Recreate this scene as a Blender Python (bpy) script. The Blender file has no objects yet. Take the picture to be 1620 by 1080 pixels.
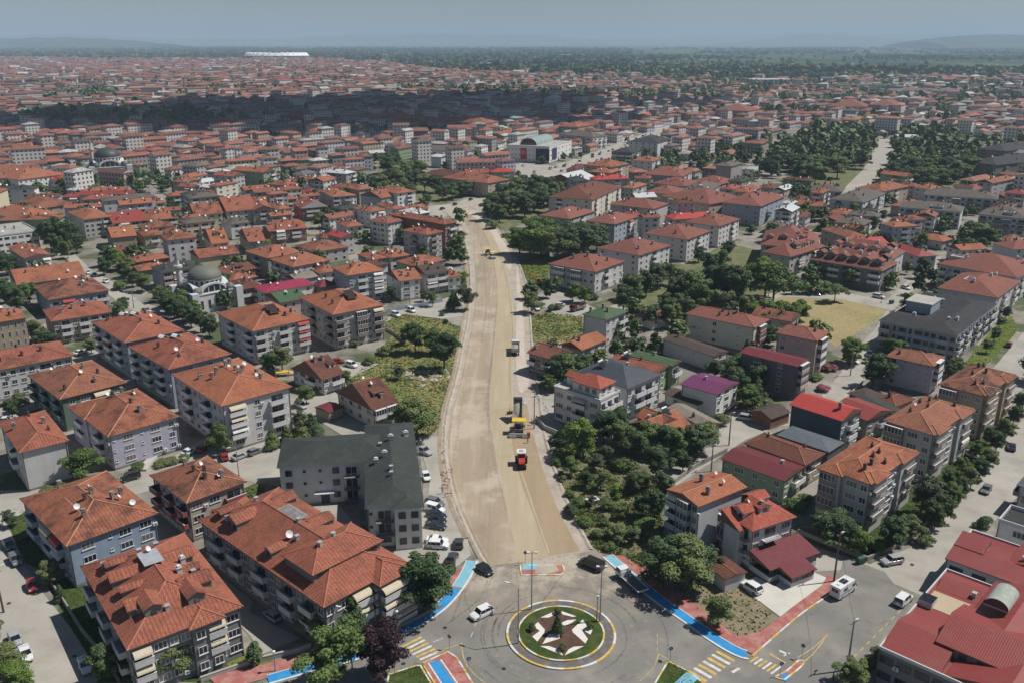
import bpy, math, random
import numpy as np
from mathutils import Vector, Matrix
R = random.Random(11)
rad = math.radians
scene = bpy.context.scene
COL = scene.collection

# ---------------------------------------------------------------- camera
CAMZ = 95.0; FPX = 1400.0; HORY = 66.0
PITCH = math.atan((540 - HORY) / FPX); SP, CP = math.sin(PITCH), math.cos(PITCH)
cd = bpy.data.cameras.new("camera"); cam = bpy.data.objects.new("camera", cd); COL.objects.link(cam)
cd.sensor_width = 36; cd.lens = FPX / 1620 * 36; cd.clip_start = 1; cd.clip_end = 160000
cam.location = (0, 0, CAMZ); cam.rotation_euler = (math.pi / 2 - PITCH, 0, 0)
scene.camera = cam

# ---------------------------------------------------------------- sky, sun, exposure
SUN_EL, SUN_ROT = 56.0, 79.0
w = bpy.data.worlds.new("World"); scene.world = w; w.use_nodes = True
nt = w.node_tree; nt.nodes.clear()
sk = nt.nodes.new("ShaderNodeTexSky"); sk.sky_type = 'NISHITA'; sk.sun_disc = False
sk.sun_elevation = rad(SUN_EL); sk.sun_rotation = rad(SUN_ROT); sk.altitude = 100
sk.air_density = 1.0; sk.dust_density = 0.3; sk.ozone_density = 1.5
bg = nt.nodes.new("ShaderNodeBackground"); bg.inputs[1].default_value = 0.05
wo = nt.nodes.new("ShaderNodeOutputWorld")
nt.links.new(sk.outputs[0], bg.inputs[0]); nt.links.new(bg.outputs[0], wo.inputs[0])
sl = bpy.data.lights.new("sun", 'SUN'); sun = bpy.data.objects.new("sun", sl); COL.objects.link(sun)
sl.energy = 5.0; sl.angle = rad(0.5); sl.color = (1.0, 0.955, 0.89)
SD = Vector((math.cos(rad(SUN_EL)) * math.sin(rad(SUN_ROT)), math.cos(rad(SUN_EL)) * math.cos(rad(SUN_ROT)), math.sin(rad(SUN_EL))))
sun.rotation_euler = SD.to_track_quat('Z', 'Y').to_euler(); sun.location = (0, 0, 400)
vs = scene.view_settings; vs.view_transform = 'Standard'; vs.look = 'None'; vs.gamma = 1; vs.exposure = 0.06
scene.display_settings.display_device = 'sRGB'
cy = scene.cycles; cy.max_bounces = 5; cy.diffuse_bounces = 2; cy.glossy_bounces = 2; cy.transmission_bounces = 2
cy.volume_bounces = 1; cy.caustics_reflective = False; cy.caustics_refractive = False; cy.use_fast_gi = False

# ---------------------------------------------------------------- geometry helpers
def at(x, y, z=0.0):
 """photo pixel -> the point of the horizontal plane at height z it shows"""
 u = (x - 810) / FPX; v = (y - 540) / FPX
 dz = -SP - v * CP; t = (z - CAMZ) / dz
 return (u * t, (CP - v * SP) * t)
def px(X, Y, Z=0.0):
 dz = Z - CAMZ; f = Y * CP - dz * SP; up = Y * SP + dz * CP
 return (810 + FPX * X / f, 540 - FPX * up / f)

def L(r, g, b):
 f = lambda c: (c / 12.92 if c <= .04045 else ((c + .055) / 1.055) ** 2.4)
 return (f(r / 255), f(g / 255), f(b / 255))

MATS = {}
def _nodes(name):
 m = bpy.data.materials.new(name); m.use_nodes = True
 t = m.node_tree; t.nodes.clear()
 o = t.nodes.new("ShaderNodeOutputMaterial"); p = t.nodes.new("ShaderNodeBsdfPrincipled")
 t.links.new(p.outputs[0], o.inputs[0])
 return m, t, p
def _n(t, typ, **kw):
 n = t.nodes.new(typ)
 for k, v in kw.items():
  if k in ('ins',):
   for i, val in v.items(): n.inputs[i].default_value = val
  else: setattr(n, k, v)
 return n
def _mix(t, fac, a, b, mode='MIX'):
 n = t.nodes.new("ShaderNodeMix"); n.data_type = 'RGBA'; n.blend_type = mode
 for i, s in ((0, fac), (6, a), (7, b)):
  if hasattr(s, 'is_output'): t.links.new(s, n.inputs[i])
  elif i == 0: n.inputs[0].default_value = s
  else: n.inputs[i].default_value = (*s, 1)
 return n.outputs[2]
def _ramp(t, src, a, b, c0=0.0, c1=1.0):
 n = t.nodes.new("ShaderNodeMapRange"); t.links.new(src, n.inputs[0])
 n.inputs[1].default_value = a; n.inputs[2].default_value = b; n.inputs[3].default_value = c0; n.inputs[4].default_value = c1
 return n.outputs[0]
def _noise(t, coord, scale, detail=3, rough=.55):
 n = _n(t, "ShaderNodeTexNoise", ins={2: scale, 3: detail, 4: rough}); t.links.new(coord, n.inputs[0]); return n.outputs[0]

def mat(name, col, rough=.8, metal=0.0, var=.12, scale=.6, hue=0.0, spec=.3, stain=0.0, coat=0.0):
 """plain procedural material: colour broken up by noise, with a small difference per object"""
 key = ('m', name)
 if key in MATS: return MATS[key]
 m, t, p = _nodes(name)
 tc = t.nodes.new("ShaderNodeTexCoord"); oi = t.nodes.new("ShaderNodeObjectInfo")
 n1 = _noise(t, tc.outputs['Object'], scale, 4)
 c = _mix(t, _ramp(t, n1, .3, .7), tuple(x * (1 - var) for x in col), tuple(min(1, x * (1 + var)) for x in col))
 if hue:
  c = _mix(t, _ramp(t, oi.outputs['Random'], 0, 1, 0, hue), c, tuple(x * .55 for x in col))
 if stain:
  mp = _n(t, "ShaderNodeMapping"); mp.inputs[3].default_value = (1.2, 1.2, .12); t.links.new(tc.outputs['Object'], mp.inputs[0])
  n2 = _noise(t, mp.outputs[0], 1.1, 5, .65)
  c = _mix(t, _ramp(t, n2, .52, .75, 0, stain), c, tuple(x * .42 for x in col))
 t.links.new(c, p.inputs['Base Color'])
 p.inputs['Roughness'].default_value = rough; p.inputs['Metallic'].default_value = metal
 p.inputs['Specular IOR Level'].default_value = spec
 if coat: p.inputs['Coat Weight'].default_value = coat; p.inputs['Coat Roughness'].default_value = .08
 MATS[key] = m; return m

def roof_mat(name, c1, c2, dirt=(.07, .04, .03), dirtamt=.7, tile=True, period=.42, rough=.85, metal=0):
 key = ('r', name)
 if key in MATS: return MATS[key]
 m, t, p = _nodes(name)
 uv = t.nodes.new("ShaderNodeUVMap"); oi = t.nodes.new("ShaderNodeObjectInfo"); tc = t.nodes.new("ShaderNodeTexCoord")
 add = _n(t, "ShaderNodeVectorMath", operation='ADD'); t.links.new(tc.outputs['Object'], add.inputs[0])
 cmb = t.nodes.new("ShaderNodeCombineXYZ"); mul = _n(t, "ShaderNodeMath", operation='MULTIPLY', ins={1: 90.0})
 t.links.new(oi.outputs['Random'], mul.inputs[0]); t.links.new(mul.outputs[0], cmb.inputs[0]); t.links.new(cmb.outputs[0], add.inputs[1])
 big = _noise(t, add.outputs[0], .22, 5, .65); fine = _noise(t, add.outputs[0], 2.6, 3, .6)
 mid = _noise(t, add.outputs[0], .8, 4, .7)
 c = _mix(t, _ramp(t, oi.outputs['Random'], 0, 1, .0, .8), c1, c2)
 c = _mix(t, _ramp(t, fine, .35, .7, 0, .5), c, tuple(x * .62 for x in c1))
 c = _mix(t, _ramp(t, mid, .5, .68, 0, .45), c, tuple(min(1, x * 1.3 + .02) for x in c2))
 dm = _n(t, "ShaderNodeMath", operation='MULTIPLY')
 t.links.new(_ramp(t, big, .46, .66, 0, dirtamt), dm.inputs[0]); t.links.new(_ramp(t, oi.outputs['Random'], 0, 1, .35, 1.25), dm.inputs[1])
 c = _mix(t, dm.outputs[0], c, dirt)
 if tile:
  br = _n(t, "ShaderNodeTexBrick"); br.offset = .5; br.inputs['Scale'].default_value = 1
  br.inputs['Mortar Size'].default_value = .05; br.inputs['Brick Width'].default_value = .34; br.inputs['Row Height'].default_value = period
  br.inputs['Color1'].default_value = (.78, .78, .78, 1); br.inputs['Color2'].default_value = (1.12, 1.12, 1.12, 1); br.inputs['Mortar'].default_value = (.5, .46, .46, 1)
  br.inputs['Mortar Smooth'].default_value = .6
  t.links.new(uv.outputs[0], br.inputs[0]); c = _mix(t, 1.0, c, br.outputs[0], 'MULTIPLY')
 wv = _n(t, "ShaderNodeTexWave", wave_type='BANDS', bands_direction='X'); wv.inputs['Scale'].default_value = .5 if tile else .9
 t.links.new(uv.outputs[0], wv.inputs[0])
 wy = _n(t, "ShaderNodeTexWave", wave_type='BANDS', bands_direction='Y', wave_profile='SAW'); wy.inputs['Scale'].default_value = .75
 t.links.new(uv.outputs[0], wy.inputs[0])
 b = _n(t, "ShaderNodeBump", ins={0: .55 if tile else .16, 1: .12}); t.links.new(wv.outputs[1], b.inputs['Height'])
 if tile:
  b2 = _n(t, "ShaderNodeBump", ins={0: .3, 1: .1}); t.links.new(wy.outputs[1], b2.inputs['Height']); t.links.new(b.outputs[0], b2.inputs['Normal']); b = b2
 t.links.new(b.outputs[0], p.inputs['Normal']); t.links.new(c, p.inputs['Base Color'])
 p.inputs['Roughness'].default_value = rough; p.inputs['Metallic'].default_value = metal; p.inputs['Specular IOR Level'].default_value = .25
 MATS[key] = m; return m

def ground_mat(name, layers, rough=.95, bump=.0, coord='Object'):
 """layers: base colour then (colour, scale, lo, hi, amount[, stretch])"""
 m, t, p = _nodes(name); tc = t.nodes.new("ShaderNodeTexCoord")
 c = layers[0]
 for i, ly in enumerate(layers[1:]):
  col, sc, lo, hi, amt = ly[:5]
  src = tc.outputs[coord]
  if len(ly) > 5:
   mp = _n(t, "ShaderNodeMapping"); mp.inputs[3].default_value = ly[5]; mp.inputs[2].default_value = (0, 0, ly[6] if len(ly) > 6 else 0)
   t.links.new(src, mp.inputs[0]); src = mp.outputs[0]
  else:
   mp = _n(t, "ShaderNodeMapping"); mp.inputs[1].default_value = (17.3 * i, 9.1 * i, 0); t.links.new(src, mp.inputs[0]); src = mp.outputs[0]
  n = _noise(t, src, sc, 5, .62)
  c = _mix(t, _ramp(t, n, lo, hi, 0, amt), c, col)
 if hasattr(c, 'is_output'): t.links.new(c, p.inputs['Base Color'])
 else: p.inputs['Base Color'].default_value = (*c, 1)
 p.inputs['Roughness'].default_value = rough; p.inputs['Specular IOR Level'].default_value = .15
 return m

def leaf_mat(name, ca, cb, cc):
 m, t, p = _nodes(name)
 at_ = _n(t, "ShaderNodeVertexColor", layer_name='tint'); oi = t.nodes.new("ShaderNodeObjectInfo")
 sep = t.nodes.new("ShaderNodeSeparateColor"); t.links.new(at_.outputs[0], sep.inputs[0])
 c = _mix(t, sep.outputs[0], ca, cb); c = _mix(t, _ramp(t, oi.outputs['Random'], 0, 1, 0, .95), c, cc)
 t.links.new(c, p.inputs['Base Color']); p.inputs['Roughness'].default_value = .6; p.inputs['Specular IOR Level'].default_value = .25
 p.inputs['Subsurface Weight'].default_value = 0
 return m

class MB:
 def __init__(s): s.v = []; s.f = []; s.m = []; s.uv = []; s.mats = []
 def mi(s, m):
  if m not in s.mats: s.mats.append(m)
  return s.mats.index(m)
 def face(s, pts, m, uv=None):
  i = len(s.v); s.v += [tuple(p) for p in pts]; s.f.append(tuple(range(i, i + len(pts)))); s.m.append(s.mi(m))
  s.uv.append(uv if uv else [(0, 0)] * len(pts))
 def slope(s, pts, m):
  """roof face: u runs along the eave (pts[0]->pts[1]), v up the slope, in metres"""
  a = Vector(pts[0]); u = (Vector(pts[1]) - a).normalized()
  n = (Vector(pts[1]) - a).cross(Vector(pts[2]) - a).normalized(); v = n.cross(u)
  s.face(pts, m, [((Vector(q) - a).dot(u), (Vector(q) - a).dot(v)) for q in pts])
 def box(s, x0, x1, y0, y1, z0, z1, m, top=None, skip='', M=None):
  P = [(x0, y0, z0), (x1, y0, z0), (x1, y1, z0), (x0, y1, z0), (x0, y0, z1), (x1, y0, z1), (x1, y1, z1), (x0, y1, z1)]
  if M is not None: P = [tuple(M @ Vector(p)) for p in P]
  for k, q in (('F', (0, 1, 5, 4)), ('R', (1, 2, 6, 5)), ('B', (2, 3, 7, 6)), ('L', (3, 0, 4, 7)), ('T', (4, 5, 6, 7)), ('D', (3, 2, 1, 0))):
   if k in skip: continue
   s.face([P[i] for i in q], top if (top and k == 'T') else m)
 def tube(s, a, b, r0, r1, m, n=8, cap=True):
  a, b = Vector(a), Vector(b); d = (b - a).normalized()
  u = d.cross(Vector((0, 0, 1))) if abs(d.z) < .95 else d.cross(Vector((1, 0, 0)))
  u.normalize(); v = d.cross(u)
  A = [a + (u * math.cos(2 * math.pi * k / n) + v * math.sin(2 * math.pi * k / n)) * r0 for k in range(n)]
  Bq = [b + (u * math.cos(2 * math.pi * k / n) + v * math.sin(2 * math.pi * k / n)) * r1 for k in range(n)]
  for k in range(n): s.face([A[k], Bq[k], Bq[(k + 1) % n], A[(k + 1) % n]][::-1], m)
  if cap: s.face(Bq[::-1], m); s.face(A, m)
 def lathe(s, prof, m, n=24, c=(0, 0, 0)):
  for (r0, z0), (r1, z1) in zip(prof, prof[1:]):
   for k in range(n):
    a0, a1 = 2 * math.pi * k / n, 2 * math.pi * (k + 1) / n
    q = [(c[0] + r0 * math.cos(a0), c[1] + r0 * math.sin(a0), c[2] + z0), (c[0] + r0 * math.cos(a1), c[1] + r0 * math.sin(a1), c[2] + z0),
     (c[0] + r1 * math.cos(a1), c[1] + r1 * math.sin(a1), c[2] + z1), (c[0] + r1 * math.cos(a0), c[1] + r1 * math.sin(a0), c[2] + z1)]
    if r1 < 1e-4: q = q[:3]
    elif r0 < 1e-4: q = [q[0], q[2], q[3]]
    s.face(q, m)
 def prism(s, poly, z0, z1, m, top=None):
  n = len(poly)
  s.face([(x, y, z1) for x, y in poly], top or m)
  for i in range(n):
   a, b = poly[i], poly[(i + 1) % n]
   s.face([(a[0], a[1], z0), (b[0], b[1], z0), (b[0], b[1], z1), (a[0], a[1], z1)], m)
 def data(s, name, smooth=False):
  me = bpy.data.meshes.new(name)
  me.from_pydata(s.v, [], s.f)
  for m in s.mats: me.materials.append(m)
  me.polygons.foreach_set('material_index', s.m)
  u = me.uv_layers.new(name='UVMap'); u.data.foreach_set('uv', [c for q in s.uv for p in q for c in p])
  if smooth: me.polygons.foreach_set('use_smooth', [True] * len(s.f))
  me.update(); return me
 def build(s, name, parent=None, loc=None, rz=None, smooth=False):
  return obj(name, s.data(name, smooth), parent, loc, rz)

def obj(name, data, parent=None, loc=None, rz=None):
 o = bpy.data.objects.new(name, data); COL.objects.link(o)
 if parent: o.parent = parent
 if loc: o.location = loc
 if rz: o.rotation_euler = (0, 0, rz)
 return o
def tag(o, label=None, cat=None, group=None, kind=None):
 if label: o['label'] = label
 if cat: o['category'] = cat
 if group: o['group'] = group
 if kind: o['kind'] = kind
 return o
def thing(name, label, cat, loc=(0, 0, 0), rz=0, group=None):
 return tag(obj(name, None, None, loc, rz or 0.0), label, cat, group)

# landmarks: names the labels can lean on (phrase, photo pixel of its foot)
LAND = [("the roundabout garden", 888, 1005), ("the dark green L-shaped roof", 610, 800), ("the blue-walled apartment block", 140, 870),
  ("the lilac-walled apartment block", 200, 720), ("the yellow-canopied paver", 822, 685), ("the small domed mosque", 325, 490),
  ("the large domed mosque", 178, 280), ("the purple-roofed house", 1125, 655), ("the bright red-roofed block", 1310, 690),
  ("the charcoal courtyard block", 1460, 555), ("the dry tan field", 1320, 510), ("the cream windowless-sided block", 1140, 560),
  ("the white shopping centre", 860, 265), ("the maroon-roofed complex", 1560, 1030), ("the pair of road rollers", 773, 405),
  ("the magenta-roofed house", 480, 480), ("the green-roofed white block", 960, 550), ("the long white school", 60, 315),
  ("the twin rows of dormers", 1340, 450), ("the white-gabled red house", 490, 358), ("the wide modern white block", 1520, 345),
  ("the curving tree-lined street", 1385, 270), ("the yellow-walled shed", 340, 445), ("the two white and red houses", 1180, 890),
  ("the grey warehouse by the avenue", 665, 265), ("the orange-roofed garden block", 1370, 840), ("the white terrace apartment", 930, 690)]
LANDW = [(p, at(x, y), (x, y)) for p, x, y in LAND]
LQ = []
ORD = ['', 'second', 'third', 'fourth', 'fifth', 'sixth', 'seventh', 'eighth', 'ninth', 'tenth', 'eleventh', 'twelfth', 'thirteenth',
 'fourteenth', 'fifteenth', 'sixteenth', 'seventeenth', 'eighteenth', 'nineteenth', 'twentieth'] + ['%d%s' % (i, 'st' if i % 10 == 1 else 'nd' if i % 10 == 2 else 'rd' if i % 10 == 3 else 'th') for i in range(21, 120)]
def later(o, desc, kind):
 LQ.append((o, desc, kind))
def finish_labels():
 G = {}
 for o, desc, kind in LQ:
  X, Y = o.location[0], o.location[1]; sx, sy = px(X, Y)
  ph, (lx, ly), (qx, qy) = min(LANDW, key=lambda l: (l[1][0] - X) ** 2 + (l[1][1] - Y) ** 2)
  dx, dy = sx - qx, sy - qy
  rel = ('left of' if dx < 0 else 'right of') if abs(dx) > abs(dy) * 1.3 else ('behind' if dy < 0 else 'in front of')
  G.setdefault((kind, ph, rel), []).append((math.hypot(lx - X, ly - Y), o, desc))
 for (kind, ph, rel), l in G.items():
  l.sort(key=lambda e: e[0])
  for i, (d, o, desc) in enumerate(l):
   if len(l) == 1: t = "%s %s %s" % (desc, rel, ph)
   else: t = "%s, %s %s %s %s" % (desc, ORD[i] or 'first', kind, rel, ph)
   while len(t.replace('-', ' ').split()) > 16 and ' the ' in t[40:]: t = t[:40] + t[40:].replace(' the ', ' ', 1)
   o['label'] = t
# ================================================================ ground, roads, water of paint
def W(pts, z=0.0): return [at(x, y, z) for x, y in pts]
def smooth(pts, k=6, closed=False):
 out = []; n = len(pts)
 rng = range(n) if closed else range(n - 1)
 for i in rng:
  g = (lambda j: pts[j % n]) if closed else (lambda j: pts[min(max(j, 0), n - 1)])
  p0, p1, p2, p3 = g(i - 1), g(i), g(i + 1), g(i + 2)
  for q in range(k):
   t = q / k
   out.append(tuple(.5 * (2 * p1[a] + (-p0[a] + p2[a]) * t + (2 * p0[a] - 5 * p1[a] + 4 * p2[a] - p3[a]) * t * t + (-p0[a] + 3 * p1[a] - 3 * p2[a] + p3[a]) * t ** 3) for a in (0, 1)))
 if not closed: out.append(pts[-1])
 return out
def sheet(name, pts, z, m, kind='structure', parent=None):
 b = MB(); area = sum(pts[i][0] * pts[(i + 1) % len(pts)][1] - pts[(i + 1) % len(pts)][0] * pts[i][1] for i in range(len(pts)))
 if area < 0: pts = pts[::-1]
 b.face([(x, y, z) for x, y in pts], m)
 o = b.build(name, parent)
 if kind and not parent: o['kind'] = kind
 return o
def slab(name, pts, z0, z1, m, side=None, kind='structure'):
 area = sum(pts[i][0] * pts[(i + 1) % len(pts)][1] - pts[(i + 1) % len(pts)][0] * pts[i][1] for i in range(len(pts)))
 if area < 0: pts = pts[::-1]
 b = MB(); b.prism(pts, z0, z1, side or m, m); o = b.build(name)
 if kind: o['kind'] = kind
 return o
def resample(path, step):
 out = [path[0]]; acc = 0
 for a, b in zip(path, path[1:]):
  d = math.dist(a, b)
  if d == 0: continue
  t = step - acc
  while t <= d:
   out.append((a[0] + (b[0] - a[0]) * t / d, a[1] + (b[1] - a[1]) * t / d)); t += step
  acc = d - (t - step)
 return out
def offs(path, o):
 out = []
 for i, p in enumerate(path):
  a, b = path[max(i - 1, 0)], path[min(i + 1, len(path) - 1)]
  d = math.dist(a, b) or 1; out.append((p[0] - (b[1] - a[1]) / d * o, p[1] + (b[0] - a[0]) / d * o))
 return out
def ribbon(name, path, o0, o1, z0, z1, mats, step=1.0, per=2, kind='structure', label=None, cat=None):
 """a strip between two offsets of a path, its segments taking the materials in turn"""
 P = resample(path, step); A, B = offs(P, o0), offs(P, o1); b = MB()
 for i in range(len(P) - 1):
  m = mats[(i // per) % len(mats)]
  if m is None: continue
  a0, a1, b0, b1 = A[i], A[i + 1], B[i], B[i + 1]
  b.face([(*b0, z1), (*b1, z1), (*a1, z1), (*a0, z1)], m)
  if z1 - z0 > .03:
   b.face([(*a0, z1), (*a1, z1), (*a1, z0), (*a0, z0)], m); b.face([(*b1, z1), (*b0, z1), (*b0, z0), (*b1, z0)], m)
 o = b.build(name)
 if kind: o['kind'] = kind
 if label: o['label'] = label
 if cat: o['category'] = cat
 return o

# one sheet to the horizon, finer near by so that its colour can change from town to fields
m_town = ground_mat('town_ground', [(.20, .185, .16), ((.30, .275, .235), .06, .45, .6, .9), ((.05, .075, .022), .045, .5, .6, .85), ((.11, .09, .065), .25, .5, .75, .5)])
def far_ground():
 m, t, p = _nodes('farmland'); tc = t.nodes.new("ShaderNodeTexCoord")
 mp = _n(t, "ShaderNodeMapping"); mp.inputs[3].default_value = (.0045, .0022, 1); mp.inputs[2].default_value = (0, 0, .35); t.links.new(tc.outputs['Object'], mp.inputs[0])
 vo = _n(t, "ShaderNodeTexVoronoi", ins={2: 1.0}); vo.feature = 'F1'; vo.distance = 'CHEBYCHEV'; t.links.new(mp.outputs[0], vo.inputs[0])
 r = t.nodes.new("ShaderNodeValToRGB"); t.links.new(vo.outputs['Color'], r.inputs[0]); r.color_ramp.interpolation = 'CONSTANT'
 els = r.color_ramp.elements; els[0].color = (.045, .075, .022, 1); els[1].position = .8; els[1].color = (.20, .17, .085, 1)
 for ps, c in ((.25, (.065, .10, .03)), (.4, (.035, .055, .02)), (.55, (.09, .12, .04)), (.68, (.05, .08, .03)), (.9, (.10, .13, .045))):
  e = els.new(ps); e.color = (*c, 1)
 n = _noise(t, tc.outputs['Object'], .004, 5, .7)
 c = _mix(t, _ramp(t, n, .48, .56, 0, .85), r.outputs[0], (.03, .045, .02))
 t.links.new(c, p.inputs['Base Color']); p.inputs['Roughness'].default_value = 1; p.inputs['Specular IOR Level'].default_value = .05
 return m
m_farm = far_ground()
S = 45000
def town_edge(x):  # how far (y) the built-up ground reaches at a given bearing, x = X/Y
 return 2100 + 1700 * max(0, min(1, (.25 - x) / .55)) + 160 * math.sin(x * 40)
gb = MB()
N = 60; rays = [(-1.2 + 2.4 * i / N) for i in range(N + 1)]
edge = [(k * town_edge(k), town_edge(k)) for k in rays]
near = [(-400, -200), (400, -200)]
gb.face([(near[0][0], near[0][1], 0), (near[1][0], near[1][1], 0)] + [(x, y, 0) for x, y in edge[::-1]], m_town)
far = [(-S, 9000), (-S, S * 1.4), (S, S * 1.4), (S, 9000), (S, -200), (400, -200)] + [(x, y) for x, y in edge[::-1]] + [(-400, -200), (-S, -200)]
gb.face([(x, y, 0) for x, y in far][::-1], m_farm)
g = gb.build('ground'); g['kind'] = 'structure'

# hills on the horizon
def hills(name, pts, D, base=-5, depth=3500, seed=1):
 rr = random.Random(seed); b = MB(); m = mat('hill_green', (.05, .075, .035), var=.3, scale=.002, spec=.05)
 rows = []
 nx = 60; ny = 7
 for j in range(ny + 1):
  row = []
  for i in range(nx + 1):
   xp = pts[0][0] + (pts[-1][0] - pts[0][0]) * i / nx
   for (x0, y0), (x1, y1) in zip(pts, pts[1:]):
    if x0 <= xp <= x1: yp = y0 + (y1 - y0) * (xp - x0) / (x1 - x0); break
   dy = D + depth * j / ny
   top = CAMZ + (HORY - yp) / FPX * D / CP / CP
   prof = math.sin(math.pi * min(1, .02 + j / ny)) ** .7
   z = base + (top - base) * prof * (1 + .05 * math.sin(i * .9 + j) + .03 * rr.uniform(-1, 1))
   row.append(((xp - 810) / FPX * D * CP * 1.03 * (1 + j * .01), dy, z if 0 < j < ny else base))
  rows.append(row)
 for j in range(ny):
  for i in range(nx): b.face([rows[j][i], rows[j][i + 1], rows[j + 1][i + 1], rows[j + 1][i]], m)
 o = b.build(name, smooth=True); o['kind'] = 'structure'
hills('hills', [(-250, 70), (-60, 62), (60, 60), (150, 63), (230, 70)], 13000, seed=3)
hills('hills', [(-300, 66), (-50, 58), (120, 56), (260, 62), (420, 63), (520, 59), (700, 56), (860, 58), (960, 64)], 30000, seed=4)
hills('hills', [(1130, 70), (1220, 62), (1280, 56), (1340, 58), (1420, 62), (1500, 67)], 24000, seed=5)
hills('hills', [(1490, 66), (1540, 60), (1620, 56), (1760, 58), (1850, 66)], 12000, seed=6)
hills('hills', [(900, 66), (1000, 62), (1100, 59), (1300, 54), (1500, 57), (1640, 55), (1900, 62)], 33000, seed=8)

# vegetation patches
m_grass = ground_mat('meadow_ground', [(.13, .165, .055), ((.29, .24, .11), .10, .42, .62, .9), ((.06, .09, .028), .35, .52, .7, .7)])
m_lot = ground_mat('weedy_soil', [(.16, .15, .085), ((.08, .115, .04), .2, .42, .6, .9), ((.25, .2, .135), .5, .55, .75, .7)])
m_bright = ground_mat('bright_meadow', [(.10, .14, .028), ((.19, .19, .055), .15, .45, .65, .8), ((.06, .09, .02), .7, .5, .7, .5)])
m_dry = ground_mat('dry_field', [(.30, .25, .125), ((.22, .19, .095), .09, .45, .65, .6), ((.36, .30, .17), .5, .5, .7, .5), ((.15, .155, .07), .03, .56, .68, .8)])
m_drylot = ground_mat('dry_lot', [(.21, .175, .115), ((.09, .11, .045), .35, .5, .65, .8), ((.29, .25, .17), .7, .5, .7, .6)])
m_lawn = ground_mat('lawn', [(.035, .06, .014), ((.075, .1, .03), .5, .45, .65, .8), ((.13, .11, .05), .2, .58, .7, .7)])
PATCH = {
 'meadow': ([(604, 508), (640, 497), (700, 505), (735, 522), (728, 570), (716, 625), (702, 668), (680, 690), (640, 688), (622, 640), (585, 612), (558, 598), (592, 560), (620, 532)], m_grass),
 'meadow_right': ([(838, 500), (862, 494), (920, 500), (924, 532), (862, 548), (842, 540)], m_grass),
 'bright': ([(815, 412), (872, 408), (866, 448), (848, 462), (830, 440)], m_bright),
 'verge': ([(766, 330), (800, 300), (850, 300), (868, 330), (800, 368), (782, 350)], m_lot),
 'lot': ([(868, 700), (950, 712), (1042, 770), (1052, 872), (1060, 905), (1030, 915), (985, 890), (948, 872), (925, 852), (900, 803), (880, 752)], m_lot),
 'corner': ([(1060, 905), (1130, 915), (1175, 915), (1215, 955), (1228, 974), (1204, 998), (1158, 1011), (1120, 985), (1070, 945)], m_drylot),
 'field': ([(1188, 480), (1240, 468), (1330, 470), (1398, 482), (1402, 492), (1380, 512), (1322, 548), (1292, 524), (1196, 496)], m_dry),
 'park': ([(950, 485), (1000, 450), (1060, 430), (1150, 385), (1260, 410), (1240, 468), (1190, 482), (1190, 500), (1080, 520), (1020, 500)], m_lot),
 'garden': ([(1286, 838), (1330, 858), (1372, 884), (1436, 858), (1500, 792), (1556, 722), (1600, 668), (1560, 660), (1470, 745), (1390, 800)], m_lawn),
 'side_garden': ([(75, 925), (120, 905), (220, 1030), (345, 1052), (340, 1078), (170, 1078), (120, 1008)], m_lawn),
 'front_lawn': ([(345, 1045), (405, 1028), (432, 1043), (430, 1050), (350, 1068)], m_bright),
 'plaza_bank': ([(1540, 605), (1562, 575), (1592, 545), (1612, 520), (1600, 500), (1570, 520), (1530, 570), (1510, 600)], m_bright),
 'park_north': ([(1240, 290), (1300, 240), (1390, 215), (1380, 250), (1360, 290), (1330, 300)], m_lot),
 'park_east': ([(1408, 290), (1412, 240), (1440, 215), (1540, 240), (1550, 280), (1500, 310)], m_lot),
 'orchard': ([(590, 305), (600, 255), (660, 265), (700, 300), (740, 290), (760, 305), (700, 325)], m_lot),
 'lane_garden': ([(60, 800), (20, 805), (12, 830), (40, 890), (62, 900), (75, 870)], m_lawn)}
PW = {}
for k, (pts, m) in PATCH.items():
 PW[k] = W(pts); sheet('grass_patch' if m is not m_dry else 'dry_field', PW[k], .02, m)

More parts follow.
